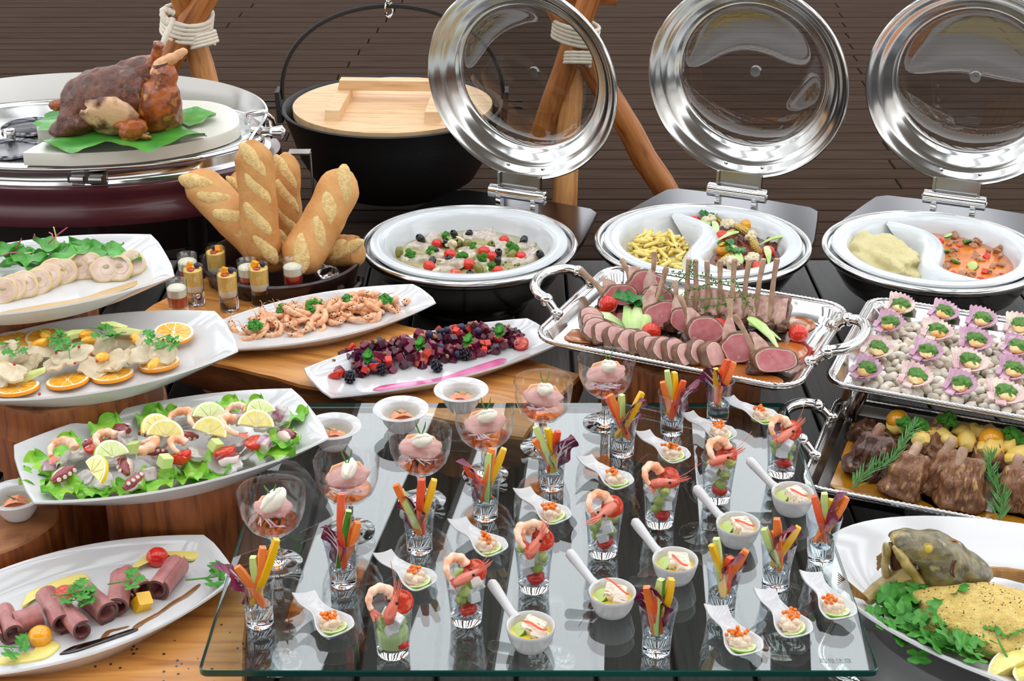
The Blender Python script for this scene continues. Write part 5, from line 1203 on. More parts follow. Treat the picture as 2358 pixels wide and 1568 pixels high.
# ---------------- chicken roll platter
cr = crop(0, 500, 3.137); Z = .336
for i, (x, y) in enumerate(((950, 345), (850, 378), (760, 382), (650, 362), (560, 368), (450, 398), (390, 404), (330, 434), (260, 474), (170, 498), (80, 514), (10, 535))):
    put('chicken_roll_slice', CROLL[i % 3], at(*cr(x, y), Z + .016), (-.62 + rr(-.1, .1), rr(-.1, .1), .3 + rr(-.2, .2)), 1.18, 'round slice of poached chicken roll in the overlapping row', 'chicken', 'chicken roll slices')
for i, (x, y) in enumerate(((300, 240), (100, 235), (520, 255), (620, 215), (760, 235), (890, 262), (60, 330), (250, 340), (180, 300), (400, 210), (10, 260), (700, 225), (340, 290))):
    put('salad_leaf', GREENS[i % 3], at(*cr(x, y + 25), Z + .016 + .008 * (i % 3)), (rr(-.5, .3), rr(-.4, .1), rr(-.6, .6) + (PI if i % 2 else 0)), rr(.8, 1.0), 'green salad leaf behind the chicken roll slices', 'leaf', 'salad leaves on the chicken roll platter')
for i, (a, b) in enumerate((((350, 190), (485, 75)), ((405, 210), (388, 72)), ((110, 240), (155, 155)), ((240, 165), (248, 122)), ((60, 300), (225, 255)), ((10, 280), (130, 255)), ((355, 110), (385, 160)))):
    g = G(); p, q = aty(*cr(*a), 2.50), aty(*cr(*b), 2.46); g.tube([p - p, (q - p) * .5 + Vector((.002, 0, .003)), q - p], [.0011, .0013, .001], 6)
    put('red_stem', g.mesh('red_stem', 'beet_stem' if i % 3 != 1 else 'celery'), p, 0, 1, 'thin red or yellow leaf stem sticking up from the salad leaves', 'stem', 'leaf stems on the chicken roll platter')
pool([cr(*q) for q in ((0, 690), (300, 640), (700, 560), (1060, 440), (1070, 460), (800, 560), (420, 660), (100, 705))], Z + .0006, 'soy_thin', 'brown_sauce', 'thin brown sauce along the front of the chicken roll platter', 'sauce', .001)
# ---------------- orange chicken platter
Z = .276
for i, (x, y, yw) in enumerate(((130, 1235, 3.3), (490, 1185, 3.4), (815, 1140, 3.4), (1150, 1060, 3.5), (1255, 840, .4), (100, 905, .5), (330, 880, .3))):
    put('orange_slice', ORANGE_H, at(*cr(x, y), Z + .006 + (.012 if y < 950 else 0)), (.12, .05, yw), 1, 'round orange slice tucked under the chicken on the orange platter', 'orange', 'orange slices')
for i, (x, y) in enumerate(((220, 1050), (400, 1060), (560, 985), (680, 1085), (740, 930), (850, 1025), (960, 955), (1100, 925), (80, 1120), (20, 1150), (300, 960), (1180, 980), (480, 900), (620, 900), (30, 990), (900, 900), (140, 990), (470, 1020), (760, 1060), (1000, 1000))):
    put('sliced_chicken', CHSL[i % 4], at(*cr(x, y), Z + .018 + .006 * (i % 3)), (.35 + rr(-.3, .3), rr(-.35, .35), rr(-.6, .6)), rr(.9, 1.1), 'thin folded slice of cold chicken on the orange platter', 'chicken', 'chicken slices on the orange platter')
g = G(); g.blob((.016, .0085, .007), 3, .15, 3); OSEG = g.mesh('orange_segment', 'orange_flesh')
many('orange_segment', [OSEG], [(330, 850), (650, 890), (980, 880), (1110, 1055), (740, 1010), (40, 1080), (280, 920), (630, 850)], Z + .03, 'peeled orange segment lying on the chicken slices', 'orange', 'orange segments', .5, (.95, 1.25), cr)
g = G(); g.loft([[(-.022, -.005, 0), (-.02, .005, 0), (-.02, .004, .006), (-.022, -.004, .006)], [(0, -.009, .003), (0, .009, .003), (0, .007, .010), (0, -.007, .010)], [(.024, -.006, .004), (.026, .006, .004), (.026, .004, .008), (.024, -.004, .008)]], 0); CEL = g.mesh('celery_piece', 'celery')
many('celery_piece', [CEL], [(230, 1165, -.02), (900, 850), (530, 870), (40, 940), (810, 800), (1220, 900)], Z + .030, 'pale yellow celery piece on the orange platter', 'celery', 'celery on the orange platter', .4, (.9, 1.2), cr, 0, .3)
many('parsley_sprig', PARS, [(130, 955), (440, 930), (740, 850), (1160, 880), (360, 850), (500, 980), (800, 880), (1190, 940), (690, 810), (100, 920)], Z + .042, 'green chervil sprig on the orange chicken platter', 'herb', 'herb sprigs on the orange platter', .3, (.85, 1.15), cr)
g = G(); g.blob(.0028, 1, .1, 2); PP = g.mesh('pink_peppercorn', 'pink_pepper')
many('pink_peppercorn', [PP], [(945, 880), (570, 935), (660, 990), (405, 980), (105, 1062), (165, 965), (1180, 885), (285, 1278, -.03), (700, 1040), (540, 1055)], Z + .040, 'tiny red peppercorn on the orange platter', 'peppercorn', 'pink peppercorns', .5, (.9, 1.1), cr)
# ---------------- octopus salad platter
co = crop(0, 860, 3.023); Z = .214
for i, (x, y, yw, s, tl) in enumerate(((300, 660, 2.2, .95, -.3), (470, 520, 1.6, .8, -.5), (740, 405, 1.3, .95, -.4), (1060, 330, 1.4, .9, -.5), (1150, 310, .8, .7, -.4), (1590, 240, 1.3, .7, -.4), (1760, 235, 1.1, .7, -.4), (2000, 330, .3, 1.0, -.3), (1900, 560, -.4, 1.1, -.1), (1420, 690, -.15, 1.2, -.02), (1050, 800, .5, 1.1, -.05), (450, 830, 3.6, .9, 0), (900, 830, -.3, .8, 0), (620, 870, -.1, .8, 0), (1960, 480, -.6, 1.0, -.2), (280, 740, 3.9, .9, -.1), (1300, 720, .1, .9, -.1), (700, 850, 3.2, .8, 0))):
    put('lettuce_leaf', LETT[i % 4], at(*co(x, y - (26 if y > 780 else 0)), Z + .014 + .003 * (i % 3)), (rr(-.15, .15), tl * .5, yw), s * .85, 'frilly light green lettuce leaf under the octopus salad', 'lettuce', 'lettuce under the octopus salad')
many('squid_slice', SQUID, [(500, 580), (540, 750), (880, 480), (1410, 570), (1640, 520), (1930, 330), (1040, 610), (1240, 650), (620, 540), (1130, 480), (1300, 330), (1500, 420), (760, 560), (1700, 560), (700, 760), (1560, 640), (420, 620), (1870, 390)], Z + .022, 'translucent raw squid slice on the octopus platter', 'squid', 'squid slices on the octopus platter', .5, (.85, 1.15), co)
many('octopus_piece', OCTO, [(430, 705), (890, 650), (930, 765), (1300, 430), (1980, 440), (840, 420), (1740, 295), (1040, 405), (1590, 605), (650, 530), (1100, 560), (1480, 500)], Z + .032, 'cut octopus tentacle piece with red skin and suckers', 'octopus', 'octopus pieces', .5, (.9, 1.2), co)
for x, y, yw, s in ((1020, 540, -1.6, 1.25), (740, 490, 1.0, 1.1), (1240, 530, 1.2, 1.05), (1270, 345, -.2, 1.25), (1380, 355, 1.0, 1.05), (1610, 400, 1.6, 1.35), (440, 555, .2, 1.15), (1650, 290, .1, 1.0)):
    put('prawn', PRAWN, at(*co(x, y), Z + .045), (rr(.2, .6), rr(-.2, .2), yw), s, 'peeled pink prawn curled on the octopus salad', 'prawn', 'prawns on the octopus salad')
for nm, me, L, spots in (('lemon_slice', LEMON_H, 'half-moon lemon slice with yellow rind on the octopus salad', ((1100, 400, .9), (1150, 445, .2), (1455, 425, -.2), (1780, 375, .2), (650, 700, -.9))), ('lime_slice', LIME_H, 'half-moon lime slice with green rind on the octopus salad', ((1460, 320, .5), (1820, 295, .9), (780, 590, .8)))):
    for x, y, yw in spots: put(nm, me, at(*co(x, y), Z + .052), (.85, .1, yw), 1.25, L, nm.split('_')[0], nm.replace('_', ' ') + 's on the octopus salad')
many('tomato_half', [TOMH], [(1550, 300), (1250, 560), (1770, 470), (1560, 535), (650, 492)], Z + .042, 'halved cherry tomato on the octopus salad', 'tomato', 'tomato halves on the octopus salad', .6, (1.2, 1.55), co)
ONI, CUB = cube(.014, 'onion', 'onion_dice'), cube(.014, 'cucumber', 'cucumber_dice')
many('onion_dice', [ONI], [(340, 640, -.01), (620, 825, -.03), (770, 830, -.03), (1040, 700, -.015), (1840, 485), (790, 455), (1940, 275), (1670, 320)], Z + .040, 'square of pale purple onion on the octopus salad', 'onion', 'onion squares on the octopus salad', .5, (1.1, 1.4), co)
many('cucumber_dice', [CUB], [(935, 515), (1150, 610), (1380, 280), (1500, 500)], Z + .046, 'light green cucumber cube on the octopus salad', 'cucumber', 'cucumber cubes on the octopus salad', .5, (1.1, 1.4), co)
# ---------------- roast beef platter
cb = crop(0, 1180, 3.93); Z = .126
for i, (a, b, s) in enumerate((((30, 900), (110, 1090), 1.1), ((140, 1000), (360, 930), 1.05), ((420, 760), (560, 1000), 1.15), ((560, 860), (740, 1060), 1.0), ((760, 730), (960, 900), 1.15), ((1060, 850), (1110, 600), 1.1), ((1140, 560), (1290, 700), 1.1), ((1430, 690), (1590, 480), 1.25))):
    p, q = at(*cb(*a), Z + .017), at(*cb(*b), Z + .017); d = q - p
    put('beef_roll', ROLLS[i % 3], (p + q) / 2, (0, rr(0, 6), math.atan2(d.y, d.x) - PI / 2), (s, d.length / .052 * 1.1, s), 'rolled slice of pink roast beef with brown edge', 'beef', 'roast beef rolls')
put('cherry_tomato', TOM, at(*cb(1422, 405), Z + .010), 0, 1.3, 'shiny red cherry tomato at the far end of the roast beef platter', 'tomato')
put('yellow_tomato', TOMY, at(*cb(362, 1120), Z + .010), 0, 1.3, 'yellow cherry tomato between beef rolls and mustard', 'tomato')
put('tomato_wedge', TOMH, at(*cb(590, 730), Z + .03), (.4, .2, 0), 1.1, 'red tomato piece under the parsley on the roast beef', 'tomato')
put('pepper_piece', cube(.022, 'pepper_yellow', 'pepper_piece', .7), at(*cb(1290, 815), Z + .010), (.5, .2, .6), 1.1, 'yellow pepper chunk in front of the beef rolls', 'pepper')
MUS = [[(1180, 470), (1240, 400), (1370, 310), (1490, 265), (1680, 260), (1800, 290), (1825, 330), (1740, 385), (1620, 360), (1480, 330), (1330, 390), (1220, 470)], [(200, 850), (260, 740), (400, 680), (560, 610), (740, 565), (810, 600), (790, 650), (640, 660), (480, 710), (330, 760), (240, 850)], [(0, 1330), (160, 1300), (320, 1260), (380, 1180), (420, 1160), (520, 1190), (545, 1230), (440, 1320), (300, 1360), (100, 1385), (0, 1385)]]
for m, w, h in zip(MUS, ('far', 'middle', 'near'), (.006, .002, -.001)): pool([cb(q[0], q[1] + (55 if w == 'far' else 0)) for q in m], Z + h, 'mustard', 'mustard_smear', '%s smear of yellow mustard sauce on the roast beef platter' % w, 'sauce', .004)
pool([cb(*q) for q in ((535, 1295), (640, 1230), (820, 1180), (1000, 1130), (1180, 1070), (1250, 1060), (1230, 1085), (1050, 1150), (860, 1215), (680, 1275))], Z - .001, 'balsamic', 'balsamic_streak', 'thick dark balsamic streak along the front of the roast beef platter', 'sauce', .003)
pool([cb(*q) for q in ((1190, 1060), (1240, 1010), (1400, 930), (1560, 810), (1700, 730), (1800, 650), (1815, 670), (1720, 760), (1580, 840), (1420, 950), (1270, 1030), (1230, 1070))], Z - .001, 'balsamic_thin', 'balsamic_streak', 'thin brown balsamic streak running to the parsley on the roast beef platter', 'sauce', .0015)
pool([cb(*q) for q in ((905, 1150), (960, 1080), (1080, 1050), (1170, 1030), (1150, 1050), (1040, 1075), (960, 1110), (930, 1155))], Z - .001, 'balsamic_thin', 'balsamic_streak', 'small brown balsamic loop above the dark streak', 'sauce', .0015)
for x, y, z, s, w in ((660, 740, .040, 1.15, 'middle of the beef rolls'), (700, 800, .036, 1.0, 'front of the middle rolls'), (570, 760, .036, 1.0, 'left of the middle rolls'), (1110, 640, .040, 1.15, 'right-hand beef rolls'), (1850, 610, .010, 1.5, 'bare right end of the platter'), (80, 1230, .008, 1.2, 'left end near the mustard')):
    put('parsley_sprig', PARS[int(x) % 3], at(*cb(x, y), Z + z), (.1, 0, rr(-.6, .6) if x != 1850 else .1), s, 'flat parsley leaf on the roast beef platter, %s' % w, 'parsley', 'parsley on the roast beef')
# ---------------- shrimp platter
A, B = at(555, 765, .135), at(922, 703, .135)
for i, p in enumerate(heap(105, A, B, .050, .133, .026, .0112)):
    put('small_shrimp', SMALLS[i % 4], p, (rr(-.6, .6), rr(-.6, .6), rr(0, 2 * PI)), rr(.95, 1.2), 'small whole pink-orange shrimp in the pile on the narrow platter', 'shrimp', 'small shrimp on the narrow platter')
for (x, y), w in zip(((653, 716), (722, 709), (800, 694), (888, 693), (588, 752)), ('second from left', 'largest, in the middle', 'fourth from left', 'rightmost', 'leftmost')):
    put('curly_parsley', CURLY[x % 2], at(x, y, .158), (.1, 0, rr(0, 6)), 1.0 if x != 722 else 1.3, 'curly parsley tuft on the shrimp, %s' % w, 'parsley', 'curly parsley on the shrimp')
# ---------------- beetroot platter
A, B = at(768, 855, .135), at(1200, 778, .135)
pool([(880, 888), (960, 880), (1060, 858), (1150, 826), (1160, 836), (1070, 872), (1000, 888), (920, 896), (860, 899)], .1388, 'beet_juice', 'beet_juice', 'pink beetroot juice along the front of the beetroot platter', 'sauce', .0008)
BC = [cube(.0145, 'beet', 'beet_dice'), cube(.013, 'beet_dark', 'beet_dice', .85)]
BP = heap(210, A, B, .056, .140, .036, .0100)
for i, p in enumerate(BP): put('beet_dice', BC[i % 2], p, rrot(.8), rr(.85, 1.15), 'dark crimson beetroot cube in the salad on the narrow platter', 'beetroot', 'beetroot cubes')
RP = cube(.012, 'red_pepper', 'pepper_dice')
for nm, me, n, L, cat, s in (('pepper_dice', RP, 24, 'bright red pepper dice in the beetroot salad', 'pepper', (.8, 1.1)), ('blueberry', UBERRY, 18, 'dark blueberry in the beetroot salad', 'blueberry', (1.1, 1.35)), ('walnut_bit', WALN, 46, 'small brown nut piece in the beetroot salad', 'nut', (.9, 1.4))):
    for p in R.sample(BP[len(BP) // 5:], n): put(nm, me, p + Vector((rr(-.007, .007), rr(-.012, .002), .007)), rrot(1), rr(*s), L, cat, L.split(' in ')[0] + 's')
many('blackberry', [BBERRY], [(806, 868), (880, 850), (1105, 780), (1070, 815), (1005, 842), (1135, 772)], .150, 'dark seedy blackberry in the beetroot salad', 'blackberry', 'blackberries in the beetroot salad', .6, (1.2, 1.5))
many('tomato_half', [TOMH], [(772, 858), (1200, 790), (862, 842), (968, 828)], .150, ['halved cherry tomato at the left end of the beetroot salad', 'halved cherry tomato at the right end of the beetroot salad', 'halved cherry tomato below the left mint sprig', 'halved cherry tomato below the middle mint sprig'], 'tomato', 'tomato halves in the beetroot salad', .7, (1.15, 1.3))
for (x, y), w in zip(((848, 822), (967, 793), (1078, 785), (1150, 765)), ('leftmost', 'second', 'third', 'rightmost')):
    parts = []
    for k in range(4):
        me = MINT; parts.append(('mint_leaf', me))
    o = put('mint_sprig', parts, at(x, y, .180), (0, -.3, rr(-.4, .4) + 1.2), 1.15, 'fresh green mint sprig on the beetroot salad, %s from the left' % w if w != 'leftmost' and w != 'rightmost' else 'fresh green mint sprig on the beetroot salad, %s' % w, 'mint', 'mint sprigs on the beetroot')
    for k, c in enumerate(o.children): c.rotation_euler = (0, -.35 - .2 * (k % 2), k * 1.7 + .3); c.scale = [(1.0, .8)[k % 2]] * 3
# ================================================================== silver tray of lamb
cl = crop(1200, 560, 2.876); ZL = .189
for q, w in ((((240, 610), (330, 575), (470, 590), (480, 660), (330, 650)), 'left front'), (((380, 470), (450, 430), (540, 440), (580, 480), (430, 520)), 'left back'), (((1030, 800), (1200, 790), (1420, 770), (1600, 860), (1720, 900), (1730, 930), (1640, 955), (1400, 900), (1200, 850)), 'large front'), (((1650, 680), (1780, 660), (1880, 690), (1890, 750), (1760, 780), (1660, 750)), 'right'), (((1740, 530), (1810, 490), (1920, 510), (1950, 555), (1880, 590), (1770, 575)), 'far right')):
    pool([cl(*p) for p in q], ZL - .001, 'gravy', 'gravy_pool', '%s pool of brown gravy on the silver lamb tray' % w, 'sauce', .003)
for (x, y), w in zip(((577, 405), (862, 588), (1303, 555), (1837, 600)), ('left back', 'middle front', 'between the chops', 'alone at the right')):
    put('cherry_tomato', TOM, at(*cl(x, y), ZL + .011), rrot(.3), 1.48, 'red cherry tomato on the silver lamb tray, %s' % w, 'tomato')
put('bok_choy', BOK, at(*cl(760, 590), ZL + .008), (0, -.25, 1.45), (1.35, 1.5, 1.5), 'large halved bok choy with dark leaves on the lamb tray', 'bok choy')
put('bok_choy', BOKS, at(*cl(690, 560), ZL + .006), (0, -.1, 2.4), (1.3, 1.8, 1.4), 'white bok choy stalk left of the leafy bok choy on the lamb tray', 'bok choy')
put('bok_choy', BOKS, at(*cl(1700, 690), ZL + .006), (0, -.35, 2.1), (1.5, 1.5, 1.3), 'pale bok choy stalk between the chops at the right of the lamb tray', 'bok choy')
put('bok_choy', BOKS, at(*cl(1720, 640), ZL + .004), (0, -.25, 2.5), (1.2, 1.0, 1.0), 'thin bok choy stalk behind the pale one on the lamb tray', 'bok choy')
def put_chop(nm, base, tip, w, h, th, sd, yaw, tilt, label):
    """meat centre in pixels on the tray, bone leaning to a tip pixel"""
    b = at(*cl(*base), ZL + h * .46); Y = b.y + .004
    t = aty(*cl(*tip), Y); lean = (t.x - b.x) + w * .34; bl = max(.03, t.z - (b.z + h * .4))
    put(nm, chop(sd, bl, w, h, th, lean), b, (tilt, 0, yaw), 1, label, 'lamb chop', 'lamb chops on the silver tray')
put_chop('lamb_chop', (650, 340), (395, 165), .074, .044, .024, 1.2, .15, -.35, 'lamb chop at the back left with its bone leaning out to the left')
put_chop('lamb_chop', (820, 280), (670, 190), .078, .060, .024, 2.1, .1, -.35, 'lamb chop at the back with its short bone leaning left beside an upright bone')
put_chop('lamb_chop', (905, 360), (875, 75), .066, .055, .022, 2.8, -.2, -.2, 'tallest upright lamb chop bone left of the rack')
put_chop('lamb_chop', (920, 475), (985, 180), .078, .056, .026, 3.7, .1, -.35, 'lamb chop with wide pink face in the middle of the tray')
put_chop('lamb_chop', (1080, 510), (1000, 270), .056, .052, .026, 4.4, -.3, -.25, 'lamb chop left of the pair standing in front of the rack')
put_chop('lamb_chop', (1215, 580), (1065, 350), .078, .052, .028, 5.3, .1, -.4, 'lamb chop right of the pair standing in front of the rack')
put_chop('lamb_chop', (1440, 690), (1385, 390), .068, .056, .028, 6.1, -.1, -.35, 'lamb chop with a straight upright bone at the front right of the tray')
put_chop('lamb_chop', (1670, 770), (1440, 480), .084, .052, .030, 7.4, .15, -.4, 'frontmost lamb chop at the right, bone leaning back to the left')
for i, (x, y) in enumerate(((455, 505), (470, 540), (480, 580), (545, 605), (620, 625), (700, 655), (790, 670), (850, 690), (920, 710), (1000, 720), (1075, 735), (1150, 730), (1255, 745))):
    k = i / 12; put('lamb_slice', LSLICE[i % 3], at(*cl(x, y), ZL + .018), (-.75 + .25 * k, rr(-.15, .15), .25 + .65 * k + rr(-.12, .12)), 1.0 + .1 * k, 'roasted lamb loin slice with browned rim in the curved row', 'lamb', 'lamb loin slices in the curved row')
# rack of lamb: eight bones
A, B = at(*cl(1075, 470), ZL), at(*cl(1770, 560), ZL); d = (B - A); L = d.length; yaw = math.atan2(d.y, d.x)
g = G(); n = 26; rings = []
for i in range(n + 1):
    t = i / n; x = L * t; h = .058 + .006 * noise.noise(Vector((t * 6, 0, 1))); w = .030 + .004 * noise.noise(Vector((t * 8, 3, 1)))
    rings.append([(x, -w * .8, .004), (x, -w * 1.0, .020), (x, -w * .55, h * .65), (x, -w * .25, h), (x, w * .2, h + .002), (x, w * .9, h * .75), (x, w * 1.2, .03), (x, w * .9, .003)])
g.loft(rings); body = fuse(g, 'rack_meat', 'lamb_crust', .004, 2, (.004, 60))
g = G(); 
def face(u, v):
    x = L * (.02 + .96 * u); return Vector((x, -.0300 - .004 * noise.noise(Vector((u * 18, v * 4, 2))) + .018 * v ** 1.3 + .003 * math.cos(u * 2 * PI * 8), .016 + .046 * v + .003 * noise.noise(Vector((u * 20, 0, v)))))
g.grid(face, 70, 10); g.grid(lambda u, v: face(1 - u, v) + Vector((0, .006, 0)), 70, 10); fm = g.mesh('rib_membrane', 'lamb_fat', 70)
parts = [('meat', body), ('membrane', fm, None, 'pale pinkish rib membrane')]
tips = ((1112, 105), (1155, 112), (1232, 118), (1320, 115), (1415, 108), (1510, 108), (1605, 105), (1695, 103)); foot = (1085, 1150, 1230, 1312, 1395, 1475, 1560, 1655)
for (tx, ty), fx in zip(tips, foot):
    t = (fx - 1060) / 720; b = A + d * t; tp_ = aty(*cl(tx, ty), b.y + .01) - A; bl = Matrix.Rotation(-yaw, 3, 'Z') @ tp_
    x0 = L * t; g = G(); g.tube([(x0, -.026, .022), (x0 + .001, -.016, .055), ((x0 + bl.x) / 2, -.006, (.06 + bl.z) / 2), (bl.x, bl.y, bl.z - .004), (bl.x, bl.y, bl.z)], [.0045, .0055, .0046, .0056, .005], 9); parts.append(('rib_bone', g.mesh('rib_bone', 'bone')))
g = G()
for k in range(11): g.blob((.013, .010, .009), 2, .6, 3, T(L * (.06 + .088 * k), -.031, .012), 0, k)
parts.append(('chine', g.mesh('chine', 'lamb_dark')))
put('rack_of_lamb', parts, A, yaw, 1, 'rack of lamb with eight upright bones draped with thyme', 'rack of lamb')
for i, (a, m, b) in enumerate((((950, 330), (1100, 230), (1150, 110)), ((1080, 330), (1250, 250), (1420, 250)), ((1100, 370), (1330, 370), (1590, 345)), ((1000, 200), (1200, 200), (1300, 240)), ((1180, 430), (1290, 405), (1390, 400)), ((1420, 250), (1460, 350), (1540, 460)))):
    Yt = A.y - .035 + (b[0] - 1060) / 720 * d.y; P = [aty(*cl(*q), Yt + rr(-.008, .004)) for q in (a, m, b)]; g = G(); h = G(); pts = []
    for k in range(13): t = k / 12; pts.append(P[0] * (1 - t) ** 2 + P[1] * 2 * t * (1 - t) + P[2] * t * t - P[0])
    g.tube(pts, .0009, 5)
    for k in range(30):
        q = pts[int(k / 30 * 12)]; dd = Vector((rr(-1, 1), rr(-1, .2), rr(-1, 1))).normalized(); h.blob((.0032, .0016, .0009), 1, 0, 1, Matrix.Translation(q + dd * .005) @ align(dd) @ RY(PI / 2))
    put('thyme_sprig', [('stem', g.mesh('herb_stem', 'thyme')), ('leaves', h.mesh('thyme_leaves', 'herb'))], P[0], 0, 1, 'thin thyme sprig draped over the rack of lamb bones', 'thyme', 'thyme sprigs on the rack')
# ================================================================== scallop tray
cs = crop(1880, 660, 2.8)
A2, B2 = (TS[0] - Vector((math.cos(TS[1]), math.sin(TS[1]))) * (TS[2] / 2 - .05)), (TS[0] + Vector((math.cos(TS[1]), math.sin(TS[1]))) * (TS[2] / 2 - .05))
tx, ty = Vector((math.cos(TS[1]), math.sin(TS[1]))), Vector((-math.sin(TS[1]), math.cos(TS[1])))
np_ = 0
for gy in range(24):
    for gx in range(36):
        u, v = -TS[2] / 2 + .055 + gx * .0215 + (gy % 2) * .010 + rr(-.003, .003), -TS[3] / 2 + .055 + gy * .0185 + rr(-.003, .003)
        if abs(v) > TS[3] / 2 - .052: continue
        p = TS[0] + tx * u + ty * v
        if p.x / (p.y * _c + 1.2 * _s) > .385 or np_ >= 299: continue
        np_ += 1; put('pebble', PEBB[(gx * 3 + gy) % 5], (p.x, p.y, TS[4] + .0065 + rr(0, .005)), rrot(.6), rr(1.15, 1.6), 'small rounded cream pebble in the scallop tray', 'pebble', 'pebbles in the scallop tray')
for i, (x, y, yw) in enumerate(((540, 150, .2), (820, 195, .1), (1065, 240, .2), (1310, 280, .1), (470, 265, 0), (775, 315, .3), (1025, 375, .4), (1290, 420, .1), (390, 430, .2), (710, 450, .1), (985, 510, .5), (1270, 565, .2), (320, 565, .0), (640, 610, .2), (930, 660, .1), (1215, 715, .5))):
    row, colm = 'back row,second row,third row,front row'.split(',')[i // 4], 'first,second,third,fourth'.split(',')[i % 4]
    p = at(*cs(x, y), TS[4] + .022); put('scallop', SCAL[i % 5], p, (.10, rr(-.12, .05), yw + rr(-.1, .1)), 1.28, 'scallop on its ribbed pink shell topped with green herbs, %s, %s from the left' % (row, colm), 'scallop', 'scallops on the pebble tray')
# ================================================================== braised rib tray
cr2 = crop(1800, 880, 4.226); ZR = TR[4] + .002
pool([cr2(*p) for p in ((400, 900), (470, 770), (700, 800), (900, 950), (1050, 1050), (1350, 1150), (1500, 1230), (1550, 1290), (1250, 1230), (900, 1130), (520, 1040))], ZR, 'gravy_yellow', 'gravy_pool', 'thin amber gravy at the front left of the braised rib tray', 'sauce', .002)
pool([cr2(*p) for p in ((560, 620), (600, 510), (680, 480), (700, 560), (660, 700), (590, 760))], ZR, 'gravy_yellow', 'gravy_pool', 'small amber gravy pool behind the leftmost braised rib', 'sauce', .002)
pool([cr2(*p) for p in ((1500, 1230), (1900, 1250), (2350, 1330), (2358, 1400), (1900, 1330), (1560, 1290))], ZR, 'gravy_yellow', 'gravy_pool', 'amber gravy in front of the right-hand braised ribs', 'sauce', .002)
def rib(base, tip, w, th, sd, mat, label, dep=0.0, flat=True):
    b = at(*cr2(*base), ZR); Y = b.y + dep; t = aty(*cr2(*tip), Y + .035) - b; up = t.normalized(); L = t.length
    X = facing(b, b + t); g = G()
    n = 12; rings = []
    for i in range(n + 1):
        u = i / n; e = .8 if i in (0, n) else 1; ww = w * (.86 - .22 * u + .22 * noise.noise(Vector((u * 4, sd, 0)))) * e; tt = th * (.9 - .2 * u + .25 * noise.noise(Vector((u * 4, sd, 5)))) * e; rg = []
        for j in range(16):
            t = 2 * PI * j / 16; cx, sy = math.cos(t), math.sin(t); k = 1 + .22 * noise.noise(Vector((cx * 1.5, sy * 1.5 + u * 4, sd)))
            rg.append((ww * .5 * k * math.copysign(abs(cx) ** .6, cx) + .006 * noise.noise(Vector((u * 3, sd, 2))), tt * .5 * k * math.copysign(abs(sy) ** .6, sy), L * .84 * u))
        rings.append(rg)
    g.loft(rings)
    for k in range(3): g.blob((w * .2, th * .25, w * .16), 2, .5, 2, T(w * (.22 - .2 * k), -th * .2, .008 + .01 * k), 0, sd + k)
    for k in range(4): x = w * (-.3 + .2 * k); g.tube([(x, -th * .40, L * .06), (x * .8 + .002, -th * .46, L * .4), (x * .6, -th * .34, L * .76)], [.003, .0048, .003], 6)
    m = fuse(g, 'rib_meat', mat, .0032, 1, (.007, 55))
    g = G(); g.tube([(-w * .13, -th * .30, L * .5), (-w * .09, -th * .26, L * .7), (-w * .05, -th * .08, L * .93), (-w * .04, 0, L)], [.006, .0078, .0088, .0075], 10)
    put('lamb_rib', [('meat', m), ('rib_bone', g.mesh('rib_bone', 'bone' if mat == 'lamb_brown' else 'lamb_brown'), None, 'exposed rib bone')], b, X, 1, label, 'lamb rib', 'braised lamb ribs')
rib((800, 610), (900, 410), .075, .045, 1.5, 'lamb_dark', 'dark braised rib lying at the back left of the deep tray', .02)
rib((1090, 640), (1130, 470), .085, .04, 2.5, 'lamb_dark', 'dark braised rib standing behind the rosemary in the deep tray', .02)
rib((760, 930), (990, 430), .088, .05, 3.5, 'lamb_dark', 'dark glossy braised rib with long slanting bone, leftmost in the deep tray')
rib((1430, 760), (1570, 430), .09, .04, 4.5, 'lamb_brown', 'braised rib behind the front row with thin bare bone tip', .03)
rib((1130, 1130), (1350, 610), .080, .055, 5.5, 'lamb_brown', 'light brown braised rib, first of the front row after the rosemary')
rib((1470, 1120), (1680, 560), .070, .05, 6.5, 'lamb_brown', 'braised rib with shiny round bone end, second of the front row')
rib((1720, 1240), (1790, 650), .088, .05, 7.5, 'lamb_brown', 'broad braised rib with square cut bone, third of the front row')
rib((2060, 840), (1950, 560), .08, .05, 8.5, 'lamb_brown', 'braised rib standing behind the upright rosemary', .02)
rib((2290, 1260), (2330, 720), .085, .055, 9.5, 'lamb_brown', 'braised rib at the right picture edge behind the rosemary')
many('potato_piece', POT, [(1110, 415), (1430, 500), (1560, 390), (1560, 500), (1750, 470), (1800, 580), (1880, 470), (1930, 520), (2010, 490), (2190, 630), (2070, 660), (2300, 700), (1640, 570), (2260, 740), (1350, 560), (2350, 620), (1990, 620)], ZR + .030, 'yellow chunk of boiled potato behind the braised ribs', 'potato', 'potatoes in the rib tray', .7, (1.0, 1.35), cr2)
for (x, y), w in zip(((1130, 370), (2045, 560)), ('left', 'right')): put('yellow_tomato', TOMY, at(*cr2(x, y), ZR + .036), 0, 1.6 if w == 'left' else 1.8, 'yellow-orange cherry tomato among the potatoes, the %s one' % w, 'tomato')
for (x, y, s, w) in ((1190, 420, 1.0, 'far left'), (1345, 440, 1.0, 'second from left'), (1610, 395, 1.25, 'standing tall with its pale stalk'), (2230, 560, 1.35, 'at the right among the potatoes')): put('broccoli_floret', BROC[int(x) % 3], at(*cr2(x, y), ZR + .040), (.2, .1, 1), s, 'green broccoli floret in the rib tray, %s' % w, 'broccoli')
